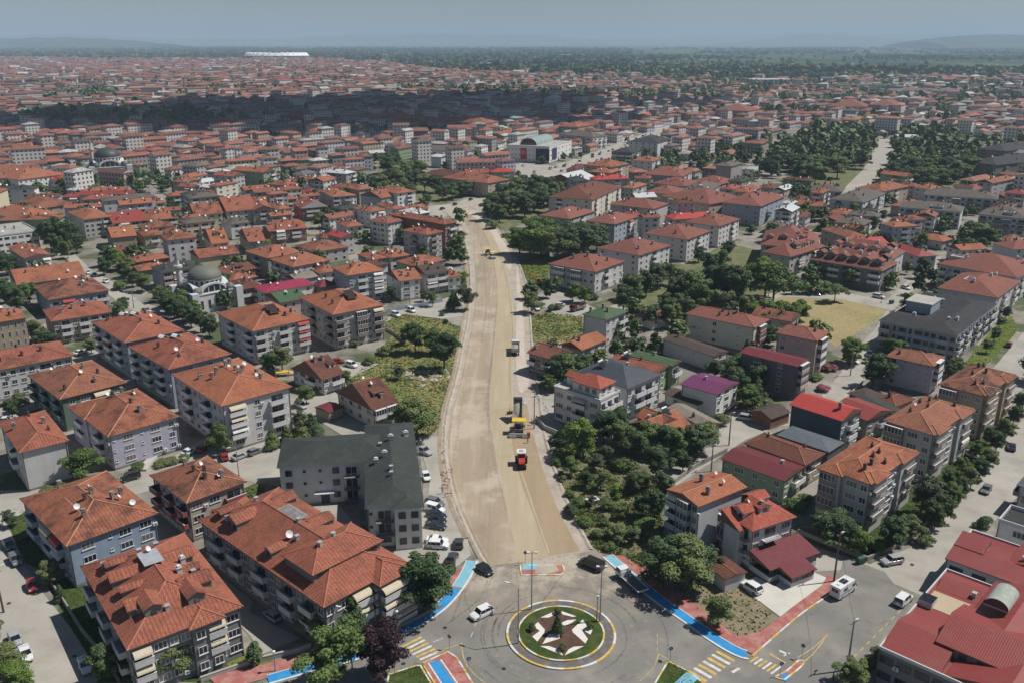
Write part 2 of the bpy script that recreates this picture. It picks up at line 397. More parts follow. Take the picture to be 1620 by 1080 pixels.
# streets of pale concrete
m_street = ground_mat('street_concrete', [(.335, .315, .275), ((.25, .235, .21), .18, .45, .65, .7), ((.40, .38, .335), .05, .5, .65, .6), ((.17, .16, .145), 1.2, .62, .75, .5)])
m_asph = ground_mat('asphalt', [(.175, .17, .158), ((.235, .225, .2), .10, .42, .62, .8), ((.125, .12, .113), .35, .55, .72, .6), ((.31, .285, .24), .055, .56, .68, .7)])
STREET = [
 [(-60, 790), (-10, 775), (45, 775), (190, 758), (245, 738), (300, 706), (330, 688), (392, 690), (455, 688), (470, 700), (462, 745), (440, 768), (400, 762), (330, 748), (250, 772), (150, 800), (50, 800), (12, 828), (40, 895), (66, 935), (112, 992), (170, 1085), (60, 1110), (-20, 1000), (-80, 900)],
 [(100, 404), (118, 402), (150, 432), (185, 450), (222, 478), (262, 490), (255, 503), (205, 490), (165, 462), (135, 440)],
 [(-30, 655), (50, 630), (110, 562), (158, 540), (172, 545), (155, 566), (75, 640), (0, 672)],
 [(1258, 905), (1215, 868), (1240, 845), (1282, 862), (1340, 880), (1376, 892), (1440, 866), (1500, 800), (1562, 725), (1640, 640), (1700, 600), (1700, 700), (1600, 795), (1520, 880), (1465, 945), (1360, 900)],
 [(1540, 612), (1575, 578), (1600, 548), (1660, 480), (1760, 480), (1640, 600), (1585, 640)],
 [(1050, 742), (1100, 715), (1142, 690), (1130, 660), (1180, 645), (1290, 652), (1285, 668), (1230, 675), (1180, 695), (1120, 735), (1070, 768)],
 [(1180, 470), (1240, 462), (1330, 462), (1402, 476), (1440, 440), (1468, 412), (1490, 405), (1486, 420), (1450, 455), (1412, 492), (1402, 490), (1330, 474), (1240, 470), (1190, 482)],
 [(1300, 625), (1330, 590), (1340, 568), (1385, 520), (1402, 492), (1412, 494), (1395, 530), (1375, 555), (1372, 590), (1352, 622), (1310, 645)],
 [(1380, 220), (1406, 220), (1422, 245), (1414, 266), (1394, 292), (1374, 310), (1322, 315), (1338, 296), (1364, 270), (1380, 248)],
 [(1548, 240), (1560, 262), (1572, 268), (1562, 290), (1540, 300), (1530, 275)],
 [(625, 492), (680, 480), (712, 470), (735, 455), (738, 500), (700, 505), (640, 497), (608, 510)],
 [(852, 480), (880, 460), (950, 492), (1000, 470), (1012, 478), (960, 505), (880, 498)],
 [(840, 670), (855, 640), (845, 628), (872, 610), (900, 650), (880, 690), (868, 700), (852, 692)],
 [(555, 597), (600, 575), (560, 572), (520, 585), (470, 620), (480, 650), (560, 700), (600, 700), (590, 680), (540, 645), (530, 615)],
 [(668, 328), (720, 322), (790, 295), (796, 302), (745, 328), (700, 345), (680, 340)],
 [(395, 968), (475, 1010), (415, 1035), (395, 1005), (300, 905), (310, 880), (400, 950)],
 [(600, 860), (675, 800), (680, 760), (660, 690), (700, 690), (708, 730), (720, 800), (740, 852), (745, 878), (690, 925), (650, 900)],
 [(455, 760), (482, 745), (520, 780), (580, 850), (560, 850), (480, 790)],
]
SW = [W(p) for p in STREET]
for i, p in enumerate(SW): sheet('street', p, .03 + .0042 * i, m_street)
m_white_conc = ground_mat('pale_concrete', [(.52, .50, .45), ((.42, .40, .36), .2, .5, .7, .6)])
sheet('forecourt', W([(1200, 950), (1262, 895), (1318, 918), (1308, 938), (1236, 977)]), .12, m_white_conc)
sheet('forecourt', W([(1168, 925), (1196, 912), (1230, 930), (1200, 951)]), .125, m_white_conc)

# the asphalt of the roundabout and its four arms
asph = [(700, 905), (745, 886), (760, 895), (835, 886), (880, 880), (935, 872), (957, 876), (985, 905), (1035, 945), (1100, 990), (1188, 1036), (1262, 968), (1312, 930), (1330, 905), (1335, 880), (1400, 905), (1440, 958), (1395, 1010), (1290, 1110), (560, 1110), (430, 1110), (415, 1078), (500, 1068), (580, 1040), (640, 1008), (690, 975), (725, 935)]
AW = W(asph); sheet('asphalt_road', AW, .115 * 0 + .11, m_asph)

# the road being rebuilt: graded gravel, stabilised earth, sand-coloured courses
m_gravel = ground_mat('graded_gravel', [(.37, .325, .27), ((.29, .25, .21), .12, .42, .62, .8), ((.46, .42, .37), .5, .5, .7, .7), ((.2, .18, .16), .09, .6, .72, .6), ((.55, .49, .40), 3, .6, .7, .5)], rough=1)
m_earth = ground_mat('stabilised_earth', [(.335, .275, .20), ((.26, .21, .155), .12, .4, .64, .8, (1.6, .12, 1), .08), ((.43, .37, .285), .35, .5, .7, .7, (1.5, .09, 1), .08), ((.25, .195, .14), .9, .56, .75, .6), ((.45, .39, .31), .06, .52, .62, .7), ((.47, .40, .31), 3.5, .58, .7, .6), ((.21, .165, .12), .035, .55, .66, .5)], rough=1)
m_sand = ground_mat('sandy_base', [(.385, .325, .228), ((.325, .27, .182), .14, .42, .64, .75, (1.6, .1, 1), .06), ((.46, .40, .295), .4, .52, .7, .6, (1.5, .08, 1), .06), ((.30, .24, .155), 2.2, .58, .75, .5), ((.31, .25, .16), .045, .55, .64, .55), ((.5, .43, .31), 4, .6, .7, .6)], rough=1)
m_damp = ground_mat('damp_base', [(.32, .25, .165), ((.265, .205, .135), .2, .42, .64, .6, (1.4, .12, 1), -.1), ((.40, .30, .175), .6, .52, .7, .5)], rough=1)
m_pale = ground_mat('pale_gravel', [(.47, .41, .35), ((.36, .31, .265), .2, .45, .65, .7), ((.56, .5, .43), .9, .5, .7, .5)], rough=1)
EL = [(768, 896), (745, 852), (722, 800), (708, 750), (703, 700), (708, 650), (722, 598), (733, 545), (742, 492), (744, 440), (738, 390), (722, 352), (698, 332)]
ER = [(768, 312), (778, 345), (800, 380), (818, 410), (832, 450), (838, 500), (842, 555), (852, 620), (862, 690), (880, 750), (902, 805), (936, 872)]
sheet('roadworks_gravel', smooth(W(EL)) + smooth(W(ER)), .13, m_gravel)
L0 = [(776, 894), (752, 850), (730, 800), (716, 750), (712, 700), (718, 650), (732, 598), (743, 545), (752, 492), (754, 440), (750, 390), (735, 352), (712, 334)]
C0 = [(730, 330), (752, 345), (772, 380), (784, 430), (787, 480), (781, 540), (776, 600), (774, 650), (780, 700), (789, 750), (802, 810), (822, 890)]
C1 = [(838, 889), (818, 815), (803, 750), (790, 700), (784, 650), (785, 600), (789, 540), (794, 480), (791, 430), (780, 385), (760, 350), (742, 334)]
R1 = [(775, 352), (790, 400), (804, 450), (812, 517), (808, 580), (809, 622), (812, 690)]
R2 = [(845, 692), (858, 740), (878, 795), (900, 840), (918, 872)]
sheet('earth_road', smooth(W(L0)) + smooth(W(C0)), .136, m_earth)
sheet('sand_road', smooth(W(C0[::-1])) + smooth(W([(752, 338)] + R1)) + smooth(W([(822, 720), (850, 795), (876, 878)])), .142, m_sand)
sheet('damp_road', smooth(W([(806, 640), (810, 700), (824, 760), (846, 820), (868, 879)])) + smooth(W(R2[::-1] + [(840, 680), (834, 640)])), .148, m_damp)
sheet('pale_road', smooth(W([(735, 333), (765, 340), (790, 372), (808, 405), (806, 430), (790, 395), (770, 360)]), closed=True), .154, m_pale)
sheet('haul_track', smooth(W([(818, 420), (828, 500), (830, 560), (838, 600), (822, 620), (816, 560), (817, 500)]), closed=True), .154, m_pale)
# windrows left along the joints between courses, a low heaped ridge of loose soil
def windrow(pts, wd, ht, m, name='soil_windrow', seed=1):
 rr = random.Random(seed); P = resample(smooth(W(pts)), 1.2); b = MB()
 A, B_ = offs(P, wd), offs(P, -wd); top = [(x + rr.uniform(-.1, .1), y, .15 + ht * rr.uniform(.4, 1)) for x, y in P]
 for i in range(len(P) - 1):
  b.face([(*B_[i], .14), (*B_[i + 1], .14), top[i + 1], top[i]], m); b.face([top[i], top[i + 1], (*A[i + 1], .14), (*A[i], .14)], m)
 o = b.build(name); o['kind'] = 'structure'
windrow(C0[2:-1], .3, .07, m_earth, seed=2); windrow(L0[:-2], .4, .1, m_earth, seed=3); windrow([(868, 876), (850, 825), (832, 770), (818, 730)], .3, .1, m_sand, seed=4)
windrow(EL[:-1], .6, .3, m_gravel, seed=5); windrow([(x - 5, y) for x, y in EL[1:-2]], .9, .25, m_earth, seed=8); windrow(R1[1:], .5, .12, m_sand, seed=6); windrow(ER[3:], .5, .3, m_gravel, seed=7)
m_rubble = mat('rubble', (.38, .33, .29), var=.3, scale=2)
def rubble(pts, n, s, seed):
 rr = random.Random(seed); P = W(pts); b = MB()
 for _ in range(n):
  i = rr.randrange(len(P)); j = (i + 1) % len(P); k = rr.randrange(len(P)); a, c = rr.random(), rr.random() * .6
  x = (P[i][0] * (1 - a) + P[j][0] * a) * (1 - c) + P[k][0] * c; y = (P[i][1] * (1 - a) + P[j][1] * a) * (1 - c) + P[k][1] * c
  r = s * rr.uniform(.3, 1); q = [(x + r * rr.uniform(.6, 1.1) * math.cos(t * 1.257), y + r * rr.uniform(.6, 1.1) * math.sin(t * 1.257)) for t in range(5)]
  zt = .12 + r * rr.uniform(.3, .8)
  for e in range(5): b.face([(*q[e], .1), (*q[(e + 1) % 5], .1), (x + r * .1, y, zt)], m_rubble)
 o = b.build('rubble'); tag(o, kind='stuff')
rubble([(700, 335), (790, 318), (770, 330), (715, 345)], 260, .8, 1); rubble([(640, 590), (705, 585), (712, 596), (660, 612)], 45, 1.2, 2)
rubble([(815, 412), (838, 455), (846, 500), (840, 470)], 160, .6, 3); rubble([(846, 560), (858, 620), (880, 700), (890, 760), (862, 690)], 160, .5, 4)
rubble([(700, 640), (694, 700), (700, 760), (704, 700)], 120, .6, 5); rubble([(760, 890), (900, 880), (930, 888), (800, 905)], 120, .25, 6)

# pavements, cycle paths, kerbs
m_red = ground_mat('red_paving', [(.33, .115, .10), ((.40, .22, .19), .5, .42, .62, .85), ((.23, .085, .078), 1.5, .5, .7, .6)])
m_blue = ground_mat('cycle_blue', [(.035, .23, .50), ((.05, .29, .56), .5, .45, .65, .7), ((.03, .17, .38), 1.6, .56, .7, .5)])
m_lblue = ground_mat('faded_cycle_blue', [(.17, .40, .50), ((.26, .45, .50), .5, .45, .65, .8), ((.40, .42, .38), .9, .6, .7, .5)])
m_kw = mat('kerb_white', (.58, .57, .54), var=.15, scale=1.5, stain=.3); m_ky = mat('kerb_yellow', (.52, .37, .11), var=.25, scale=1.5, stain=.3)
m_ks = mat('kerb_stone', (.36, .34, .31), var=.15)
PV = [  # (name, outline on the ground, material)
 ('red_pavement', [(745, 883), (733, 893), (716, 908), (705, 938), (690, 955), (632, 985), (600, 1010), (640, 1004), (690, 976), (722, 940), (742, 905)], m_red),
 ('red_pavement', [(330, 1070), (404, 1052), (500, 1030), (580, 1008), (640, 985), (640, 1004), (580, 1030), (500, 1052), (420, 1072), (350, 1090)], m_red),
 ('red_pavement', [(955, 875), (985, 878), (1019, 899), (1074, 936), (1134, 981), (1168, 1006), (1205, 997), (1250, 962), (1300, 925), (1310, 908), (1330, 918), (1314, 936), (1262, 972), (1192, 1034), (1110, 996), (1040, 948), (985, 908)], m_red)]
for nm, p, m in PV: slab(nm, W(p, .2), .0, .2, m, m_ks)
def cyc(name, pts, wd, m, z=.205, ends=True, inner=1):
 P = smooth(W(pts, .2)); ribbon(name, P, -wd / 2, wd / 2, z, z, [m], 1.0, 1)
 s = 1 if pts[0][0] > 900 else -1; ribbon('path_edge_line', P, *sorted((s * wd / 2, s * (wd / 2 + .16))), z, z + .004, [m_kw], 1, 1)
cyc('cycle_path', [(746, 886), (738, 905), (722, 930)], 1.9, m_lblue); cyc('cycle_path', [(722, 930), (700, 955), (672, 976), (640, 994)], 1.9, m_blue)
cyc('cycle_path', [(640, 994), (610, 1012), (576, 1030), (540, 1042), (500, 1052), (460, 1063), (415, 1076)], 1.9, m_blue)
cyc('cycle_path', [(962, 878), (985, 898), (1012, 922)], 1.9, m_lblue); cyc('cycle_path', [(1012, 922), (1050, 952), (1085, 976), (1130, 1008), (1168, 1030), (1188, 1035)], 1.9, m_blue)
YW = [m_ky, m_kw]
ribbon('kerb', smooth(W([(746, 886), (738, 905), (722, 930), (700, 955), (672, 976), (640, 994), (610, 1012), (576, 1030), (540, 1042), (500, 1052), (460, 1063), (415, 1076)], .2)), .95, 1.3, .1, .24, [m_kw], 1.0)
ribbon('kerb', smooth(W([(962, 878), (985, 898), (1012, 922), (1050, 952), (1085, 976), (1130, 1008), (1168, 1030), (1188, 1035)], .2)), -1.3, -.95, .1, .24, [m_kw], 1.0)
def dust_mat():
 m, t, p = _nodes('road_dust'); tc = t.nodes.new("ShaderNodeTexCoord"); n = _noise(t, tc.outputs['Object'], .16, 6, .68); n2 = _noise(t, tc.outputs['Object'], .05, 3)
 a = _n(t, "ShaderNodeMath", operation='MULTIPLY'); t.links.new(_ramp(t, n, .36, .58, .1, .95), a.inputs[0]); t.links.new(_ramp(t, n2, .3, .5, .25, 1), a.inputs[1])
 sx_ = t.nodes.new("ShaderNodeSeparateXYZ"); t.links.new(tc.outputs['Object'], sx_.inputs[0]); g_ = _n(t, "ShaderNodeMath", operation='MULTIPLY'); t.links.new(a.outputs[0], g_.inputs[0]); t.links.new(_ramp(t, sx_.outputs[1], 124, 146, 0, 1.3), g_.inputs[1])
 t.links.new(g_.outputs[0], p.inputs['Alpha']); p.inputs['Base Color'].default_value = (.38, .33, .265, 1); p.inputs['Roughness'].default_value = 1; return m
sheet('road_dust', W([(746, 900), (752, 886), (770, 882), (830, 880), (900, 876), (940, 872), (955, 882), (990, 925), (1040, 965), (960, 980), (860, 950), (780, 990), (730, 1010), (690, 1000), (725, 940)]), .123, dust_mat())
ribbon('kerb', smooth(W([(1190, 1038), (1264, 974), (1316, 938), (1333, 919)])), -.15, .12, .1, .24, YW, 1.0, 3)

def mark_mat(name, col, amt, sc=2.5):
 m, t, p = _nodes(name); tc = t.nodes.new("ShaderNodeTexCoord"); n = _noise(t, tc.outputs['Object'], sc, 4, .7); t.links.new(_ramp(t, n, .4, .65, 0, amt), p.inputs['Alpha']); p.inputs['Base Color'].default_value = (*col, 1); p.inputs['Roughness'].default_value = .95; return m
m_tm = mark_mat('tyre_marks', (.06, .058, .055), .36); m_tl2 = mark_mat('worn_track', (.33, .31, .27), .6, .7); rK = random.Random(12)
arc = lambda r, a0, a1, e=1.0: [(8.3 + r * math.cos(a0 + (a1 - a0) * i / 30), 126.2 + r * e * math.sin(a0 + (a1 - a0) * i / 30)) for i in range(31)]
for i in range(12):
 r = rK.uniform(10.6, 18); a0 = rK.uniform(0, 6.28); a1 = a0 + rK.uniform(.6, 1.8); o_ = rK.uniform(.12, .2); ribbon('tyre_mark', arc(r, a0, a1), -o_, o_, .126 + .003 * i, .126 + .003 * i, [m_tm])
for i, (r, a0, a1) in enumerate(((12, 0, 6.28), (16, -2.6, -.4), (15.5, .2, 2.9))): ribbon('worn_track', arc(r, a0, a1), -.8, .8, .117 + .0025 * i, .117 + .0025 * i, [m_tl2])
for i in range(10):
 x, y = rK.uniform(735, 960), rK.uniform(893, 915); P_ = smooth(W([(x, y), (x + rK.uniform(-30, 10), y + 35), (x + rK.uniform(-90, 30), y + 75)])); ribbon('tyre_mark', P_, -.16, .16, .145 + .003 * i, .145 + .003 * i, [m_tm if i % 2 else m_tl2])
for i in range(1, 18, 2):   # wheel tracks pressed into the laid courses
 a = rK.random(); k0 = rK.randrange(0, 7); n_ = rK.randrange(3, 5); Pa = [(L0[::-1][j][0] * (1 - a) + C0[min(j, 11)][0] * a, (L0[::-1][j][1] * (1 - a) + C0[min(j, 11)][1] * a)) for j in range(12)][k0:k0 + n_] if i % 2 else [(C1[::-1][j][0] + 4 + a * 26, C1[::-1][j][1]) for j in range(12)][k0:k0 + n_]
 ribbon('wheel_track', smooth(W(Pa)), -.3, .3, .160 + .004 * i, .160 + .004 * i, [m_tl2 if i % 3 == 0 else mark_mat('soil_track%d' % (i % 2), ((.26, .205, .15), (.47, .41, .32))[i % 2], .6, .5) if i < 4 else bpy.data.materials['soil_track%d' % (i % 2)]])
# islands
def island(pts, top, z=.22, kerb=YW, name='traffic_island'):
 P = W(pts, z); slab(name, P, 0, z, top, m_ks)
 ribbon('kerb', P + [P[0]], -.14, .14, .1, z + .03, kerb, .8, 2)
island([(823, 893), (891, 893), (893, 905), (888, 908), (825, 909)], m_red)
sheet('island_paint', W([(827, 890), (855, 889), (848, 900), (826, 900)], .23), .232, m_lblue)
sheet('rubble_heap_base', W([(850, 891), (878, 889), (884, 902), (862, 908), (846, 905)], .24), .236, m_gravel)
island([(668, 1048), (708, 1030), (722, 1038), (748, 1080), (760, 1100), (700, 1100)], m_red)
sheet('cycle_path', W([(679, 1047), (694, 1043), (722, 1083), (706, 1090)], .23), .232, m_blue)
ribbon('path_edge_line', W([(676.5, 1048), (704, 1091)], .23), 0, .25, .23, .236, [m_kw]); ribbon('path_edge_line', W([(696, 1042.5), (725, 1084)], .23), 0, .25, .23, .236, [m_kw])
island([(615, 1066), (664, 1050), (682, 1080), (690, 1100), (610, 1100)], m_lawn)
island([(1057, 1045), (1088, 1060), (1120, 1085), (1090, 1110), (1030, 1090)], m_lawn)
sheet('cycle_path', W([(1086, 1062), (1108, 1070), (1090, 1085), (1066, 1080)], .23), .236, m_lblue)
island([(1226, 1070), (1240, 1075), (1262, 1058), (1271, 1050), (1272, 1044), (1264, 1043), (1245, 1060)], m_red)
sheet('cycle_path', W([(1233, 1068), (1242, 1064), (1252, 1071), (1243, 1077)], .23), .236, m_blue)

# roundabout
RC = (8.3, 126.2)
def circ(r, n=96, a0=0, a1=2 * math.pi): return [(RC[0] + r * math.cos(a0 + (a1 - a0) * i / n), RC[1] + r * math.sin(a0 + (a1 - a0) * i / n)) for i in range(n + 1)]
m_pave = ground_mat('worn_paving', [(.13, .12, .115), ((.22, .21, .2), .8, .5, .68, .7), ((.085, .08, .078), .4, .5, .7, .6)])
rb = thing('roundabout', 'round traffic island with a white stone star planted in grass', 'roundabout', (RC[0], RC[1], 0)); rb['kind'] = 'thing'
def rsheet(name, pts, z, m):
 b = MB(); a = sum(pts[i][0] * pts[(i + 1) % len(pts)][1] - pts[(i + 1) % len(pts)][0] * pts[i][1] for i in range(len(pts)))
 if a < 0: pts = pts[::-1]
 b.face([(x, y, z) for x, y in pts], m); return b.build(name, rb)
def ring(name, ro, ri, z0, z1, mats, per):
 b = MB(); n = 120
 for i in range(n):
  a0, a1 = 2 * math.pi * i / n, 2 * math.pi * (i + 1) / n; m = mats[(i // per) % len(mats)]
  p = lambda r, a, z: (r * math.cos(a), r * math.sin(a), z)
  b.face([p(ri, a0, z1), p(ro, a0, z1), p(ro, a1, z1), p(ri, a1, z1)], m); b.face([p(ro, a0, z0), p(ro, a1, z0), p(ro, a1, z1), p(ro, a0, z1)], m)
  b.face([p(ri, a1, z0), p(ri, a0, z0), p(ri, a0, z1), p(ri, a1, z1)], m)
 return b.build(name, rb)
lc = lambda r, n=80: [(r * math.cos(2 * math.pi * i / n), r * math.sin(2 * math.pi * i / n)) for i in range(n)]
ring('kerb', 9.3, 8.9, .1, .32, [m_ky, m_kw, m_ky, m_ky, m_kw], 6); rsheet('paving', lc(8.9), .27, m_pave)
ring('kerb', 7.4, 7.1, .2, .45, [m_kw, m_ky], 6); rsheet('lawn', lc(7.1), .40, m_lawn)
m_soil = ground_mat('planting_soil', [(.085, .05, .038), ((.13, .075, .06), 1.2, .45, .65, .8), ((.04, .05, .025), 1.0, .55, .65, .8)])
m_stone = mat('white_gravel', (.62, .60, .55), var=.12, scale=6)
def toC(x, y):
 X, Y = at(x, y, .45); return (X - RC[0], Y - RC[1])
# star: measured on the photo, four soil beds with white stone facets
bed = [toC(*q) for q in [(856, 972), (882, 964), (912, 973), (905, 985), (938, 985 + 12), (933, 1003), (925, 1018), (918, 1020), (890, 1037), (855, 1018), (848, 1010), (838, 1000), (832, 995), (846, 983)]]
rsheet('planting_bed', bed, .43, m_soil)
ST = [[(855, 976), (880, 965), (884, 969), (868, 976)], [(886, 965), (912, 974), (906, 975), (890, 971)], [(912, 979), (898, 980), (886, 985), (888, 992), (905, 984)],
 [(922, 979), (929, 990), (938, 995), (934, 1003), (919, 994), (930, 1010), (926, 1017), (906, 999), (905, 995)], [(851, 983), (862, 995), (861, 1000), (850, 1014), (842, 1006), (854, 997), (844, 990)],
 [(868, 1002), (885, 1000), (886, 1009), (858, 1018)], [(854, 1021), (891, 1036), (886, 1027), (868, 1021)], [(893, 1036), (924, 1021), (908, 1022), (900, 1026)]]
for q in ST: rsheet('stone_facet', [toC(*p) for p in q], .46, m_stone)

# painted markings
m_py = mat('road_yellow', (.52, .36, .10), var=.25, scale=1.2, stain=.4); m_pw = mat('road_white', (.55, .54, .50), var=.25, scale=1.2, stain=.4)
def zebra(q, n, z=.118):
 """q: four photo corners a,b,c,d: bars run a->b to d->c, alternately yellow and white"""
 a, b_, c, d = W(q); mb = MB()
 for i in range(n):
  t0, t1 = (i + .12) / n, (i + .62) / n
  P = lambda p, r, t: (p[0] + (r[0] - p[0]) * t, p[1] + (r[1] - p[1]) * t, z)
  mb.face([P(a, d, t0), P(b_, c, t0), P(b_, c, t1), P(a, d, t1)][::-1], (m_py, m_pw)[i % 2])
 o = mb.build('zebra_crossing'); o['kind'] = 'structure'
zebra([(634, 1022), (665, 1006), (697, 1034), (668, 1046)], 6)
zebra([(1088, 1064), (1115, 1080), (1166, 1042), (1138, 1027)], 7)
zebra([(1184, 1046), (1196, 1038), (1240, 1056), (1224, 1068)], 6)
def line(pts, wd, m, dash=None, z=.118):
 ribbon('road_marking', smooth(W(pts)), -wd / 2, wd / 2, z, z, [m] if not dash else [m, None], dash or 1, 1)
line([(1350, 1040), (1375, 1015), (1400, 990), (1425, 965)], .16, m_py, 1.2); line([(1268, 1050), (1290, 1030), (1312, 1000)], .14, m_py); line([(1262, 1040), (1290, 1022), (1312, 1000)], .14, m_py)
line([(1042, 1034), (1034, 1055), (1010, 1080)], .14, m_py); line([(1042, 1034), (1060, 1045)], .14, m_py); line([(730, 1017), (735, 1045), (752, 1068), (775, 1085)], .14, m_py)
line([(690, 1033), (730, 1017)], .14, m_py); line([(1218, 1034), (1248, 1052)], .3, m_py); line([(685, 1016), (708, 1006)], .12, m_pw); line([(1040, 1003), (1040, 1034)], .12, m_py, .9)
line([(745, 1008), (762, 970), (800, 938)], .12, m_pw, 1.4)
# painted arrow and chevron on the eastern arm
def paint(pts, m, z=.118): sheet('road_marking', W(pts), z, m)
paint([(1232, 1030), (1246, 1036), (1247, 1034), (1233, 1028)], m_pw); paint([(1240, 1038), (1250, 1034), (1249, 1032), (1239, 1036)], m_pw); paint([(1156, 1062), (1168, 1056), (1172, 1058), (1160, 1065)], m_pw)
# patches and manhole covers
m_patch = mat('asphalt_patch', (.07, .07, .068), var=.2); m_mh = mat('manhole_iron', (.06, .055, .05), rough=.5, metal=.6)
for x, y in [(797, 1058), (638, 1050), (704, 993), (1044, 1046), (14 + 0, 954), (118, 1038), (1443, 893)]:
 X, Y = at(x, y); b = MB(); b.lathe([(0.36, 0), (0.36, .012), (0, .012)], m_mh, 14); o = b.build('manhole_cover', None, (X, Y, .12 if y > 985 or x > 600 else .06)); o['category'] = 'manhole cover'
 later(o, 'round dark iron manhole cover flush with the road', 'manhole cover')
def wall(name, pts, h, th, m, label, cat='wall', z0=0, cap=None):
 P = W(pts); b = MB()
 for i, (a, c) in enumerate(zip(P, P[1:])):
  d = math.dist(a, c); u = ((c[0] - a[0]) / d, (c[1] - a[1]) / d); n = (-u[1], u[0])
  e = 0 if i == 0 else -th * .5; M = Matrix(((u[0], n[0], 0, a[0]), (u[1], n[1], 0, a[1]), (0, 0, 1, 0), (0, 0, 0, 1)))
  b.box(-e * -1 + 0, d, -th / 2, th / 2, z0, z0 + h + .002 * i, m, M=M)
  if cap: b.box(0, d, -th / 2 - .04, th / 2 + .04, z0 + h + .002 * i, z0 + h + .06 + .002 * i, cap, M=M)
 o = b.build(name); tag(o, label, cat); return o
m_gw = mat('garden_wall', (.26, .245, .225), var=.15, stain=.4); m_gwl = mat('light_garden_wall', (.42, .40, .37), var=.1, stain=.3)
wall('garden_wall', [(64, 900), (100, 952), (130, 1000), (168, 1045), (190, 1082)], 1.1, .25, m_gw, 'low grey garden wall along the left concrete street')
wall('garden_wall', [(1262, 842), (1310, 862), (1372, 886), (1432, 860), (1466, 828)], .9, .3, m_gw, 'curved grey stone wall round the garden block corner')
wall('garden_wall', [(318, 1078), (404, 1048), (470, 1032), (492, 1024)], .9, .3, m_gwl, 'pale low wall with lamps beside the red pavement', cap=m_ks)
wall('garden_wall', [(590, 1012), (640, 990), (700, 960)], .8, .3, m_gw, 'low dark wall in front of the big grey apartment block')
wall('garden_wall', [(848, 664), (862, 680), (890, 692)], 1.4, .2, m_gwl, 'pale boundary wall at the foot of the white terrace apartment')
wall('garden_wall', [(1060, 770), (1100, 740), (1150, 715)], 1.2, .2, m_gw, 'old grey wall along the lane below the orange cross-roofed house')
wall('garden_wall', [(1290, 655), (1330, 640), (1372, 600)], 1.1, .2, m_gwl, 'pale wall lining the lane behind the bright red-roofed block')
wall('garden_wall', [(1186, 722), (1236, 760)], 1.0, .2, m_gw, 'short grey wall beside the lane and the green house')
wall('garden_wall', [(598, 515), (626, 532), (640, 545)], 1.2, .2, m_gw, 'low grey wall running from a block corner into the meadow')
wall('garden_wall', [(612, 495), (650, 488), (700, 478)], 1.3, .2, mat('bluish_wall', (.24, .27, .36)), 'bluish wall along the street beside two parked white vans')
wall('garden_wall', [(408, 766), (446, 762), (470, 752)], 1.1, .15, m_gwl, 'low pale fence wall edging the parking place', 'fence')
wall('ramp', [(225, 745), (245, 720)], .5, 2.0, m_gwl, 'pale concrete ramp up to the lilac block door', 'ramp')
# ================================================================ building kit
TC = {  # roof materials
 'or': roof_mat('orange_tile', (.395, .155, .088), (.33, .12, .07)), 'rd': roof_mat('red_tile', (.38, .135, .082), (.31, .105, .068), dirtamt=.6),
 'br': roof_mat('brown_tile', (.19, .075, .048), (.14, .058, .042)), 'ol': roof_mat('old_tile', (.34, .142, .085), (.25, .098, .062), dirt=(.065, .042, .034), dirtamt=1.0),
 'nw': roof_mat('new_tile', (.42, .16, .085), (.37, .13, .072), dirtamt=.4), 'pk': roof_mat('dull_red_tile', (.29, .115, .085), (.25, .095, .072), dirtamt=.25),
 'rm': roof_mat('red_metal', (.40, .055, .045), (.36, .05, .045), dirtamt=.1, tile=False, rough=.5), 'mg': roof_mat('magenta_metal', (.30, .03, .075), (.28, .035, .07), dirtamt=.1, tile=False, rough=.5),
 'pu': roof_mat('purple_metal', (.15, .035, .105), (.14, .035, .10), dirtamt=.1, tile=False, rough=.5), 'mr': roof_mat('maroon_metal', (.155, .028, .036), (.13, .028, .032), dirtamt=.15, tile=False, rough=.5),
 'rr': roof_mat('faded_red_metal', (.30, .06, .048), (.18, .036, .038), dirtamt=.35, dirt=(.20, .085, .06), tile=False, rough=.5),
 'cr': roof_mat('coral_tile', (.43, .115, .075), (.38, .10, .07), dirtamt=.15),
 'gn': roof_mat('green_metal', (.06, .115, .055), (.055, .10, .05), dirtamt=.25, tile=False, rough=.6), 'dg': roof_mat('dark_green_shingle', (.040, .049, .045), (.036, .045, .041), dirt=(.06, .068, .052), dirtamt=.4, tile=False),
 'gy': roof_mat('grey_metal', (.11, .125, .145), (.10, .115, .13), dirtamt=.2, tile=False, rough=.5), 'dk': roof_mat('slate_metal', (.058, .068, .082), (.055, .065, .078), dirtamt=.1, tile=False, rough=.55),
 'ch': roof_mat('charcoal_shingle', (.038, .038, .041), (.034, .034, .038), dirt=(.06, .056, .05), dirtamt=.35, tile=False), 'tn': roof_mat('tan_sheet', (.24, .21, .17), (.2, .175, .145), dirtamt=.5, tile=False),
 'gb': roof_mat('grey_brown_shingle', (.125, .108, .092), (.11, .098, .085), dirtamt=.3, tile=False), 'db': roof_mat('dark_brown_shingle', (.075, .055, .048), (.07, .05, .043), dirtamt=.25, tile=False),
 'wm': roof_mat('white_metal', (.52, .54, .55), (.46, .48, .5), dirt=(.25, .24, .22), dirtamt=.3, tile=False, rough=.5), 'cc': roof_mat('concrete_deck', (.40, .385, .35), (.34, .33, .30), dirtamt=.4, dirt=(.15, .14, .12), tile=False)}
RIDGE = {'or': mat('ridge_orange', (.42, .20, .12), var=.2), 'rd': mat('ridge_red', (.36, .14, .095), var=.2)}
for k in ('ol', 'nw', 'pk', 'br'): RIDGE[k] = RIDGE['or' if k in ('nw', 'ol') else 'rd']
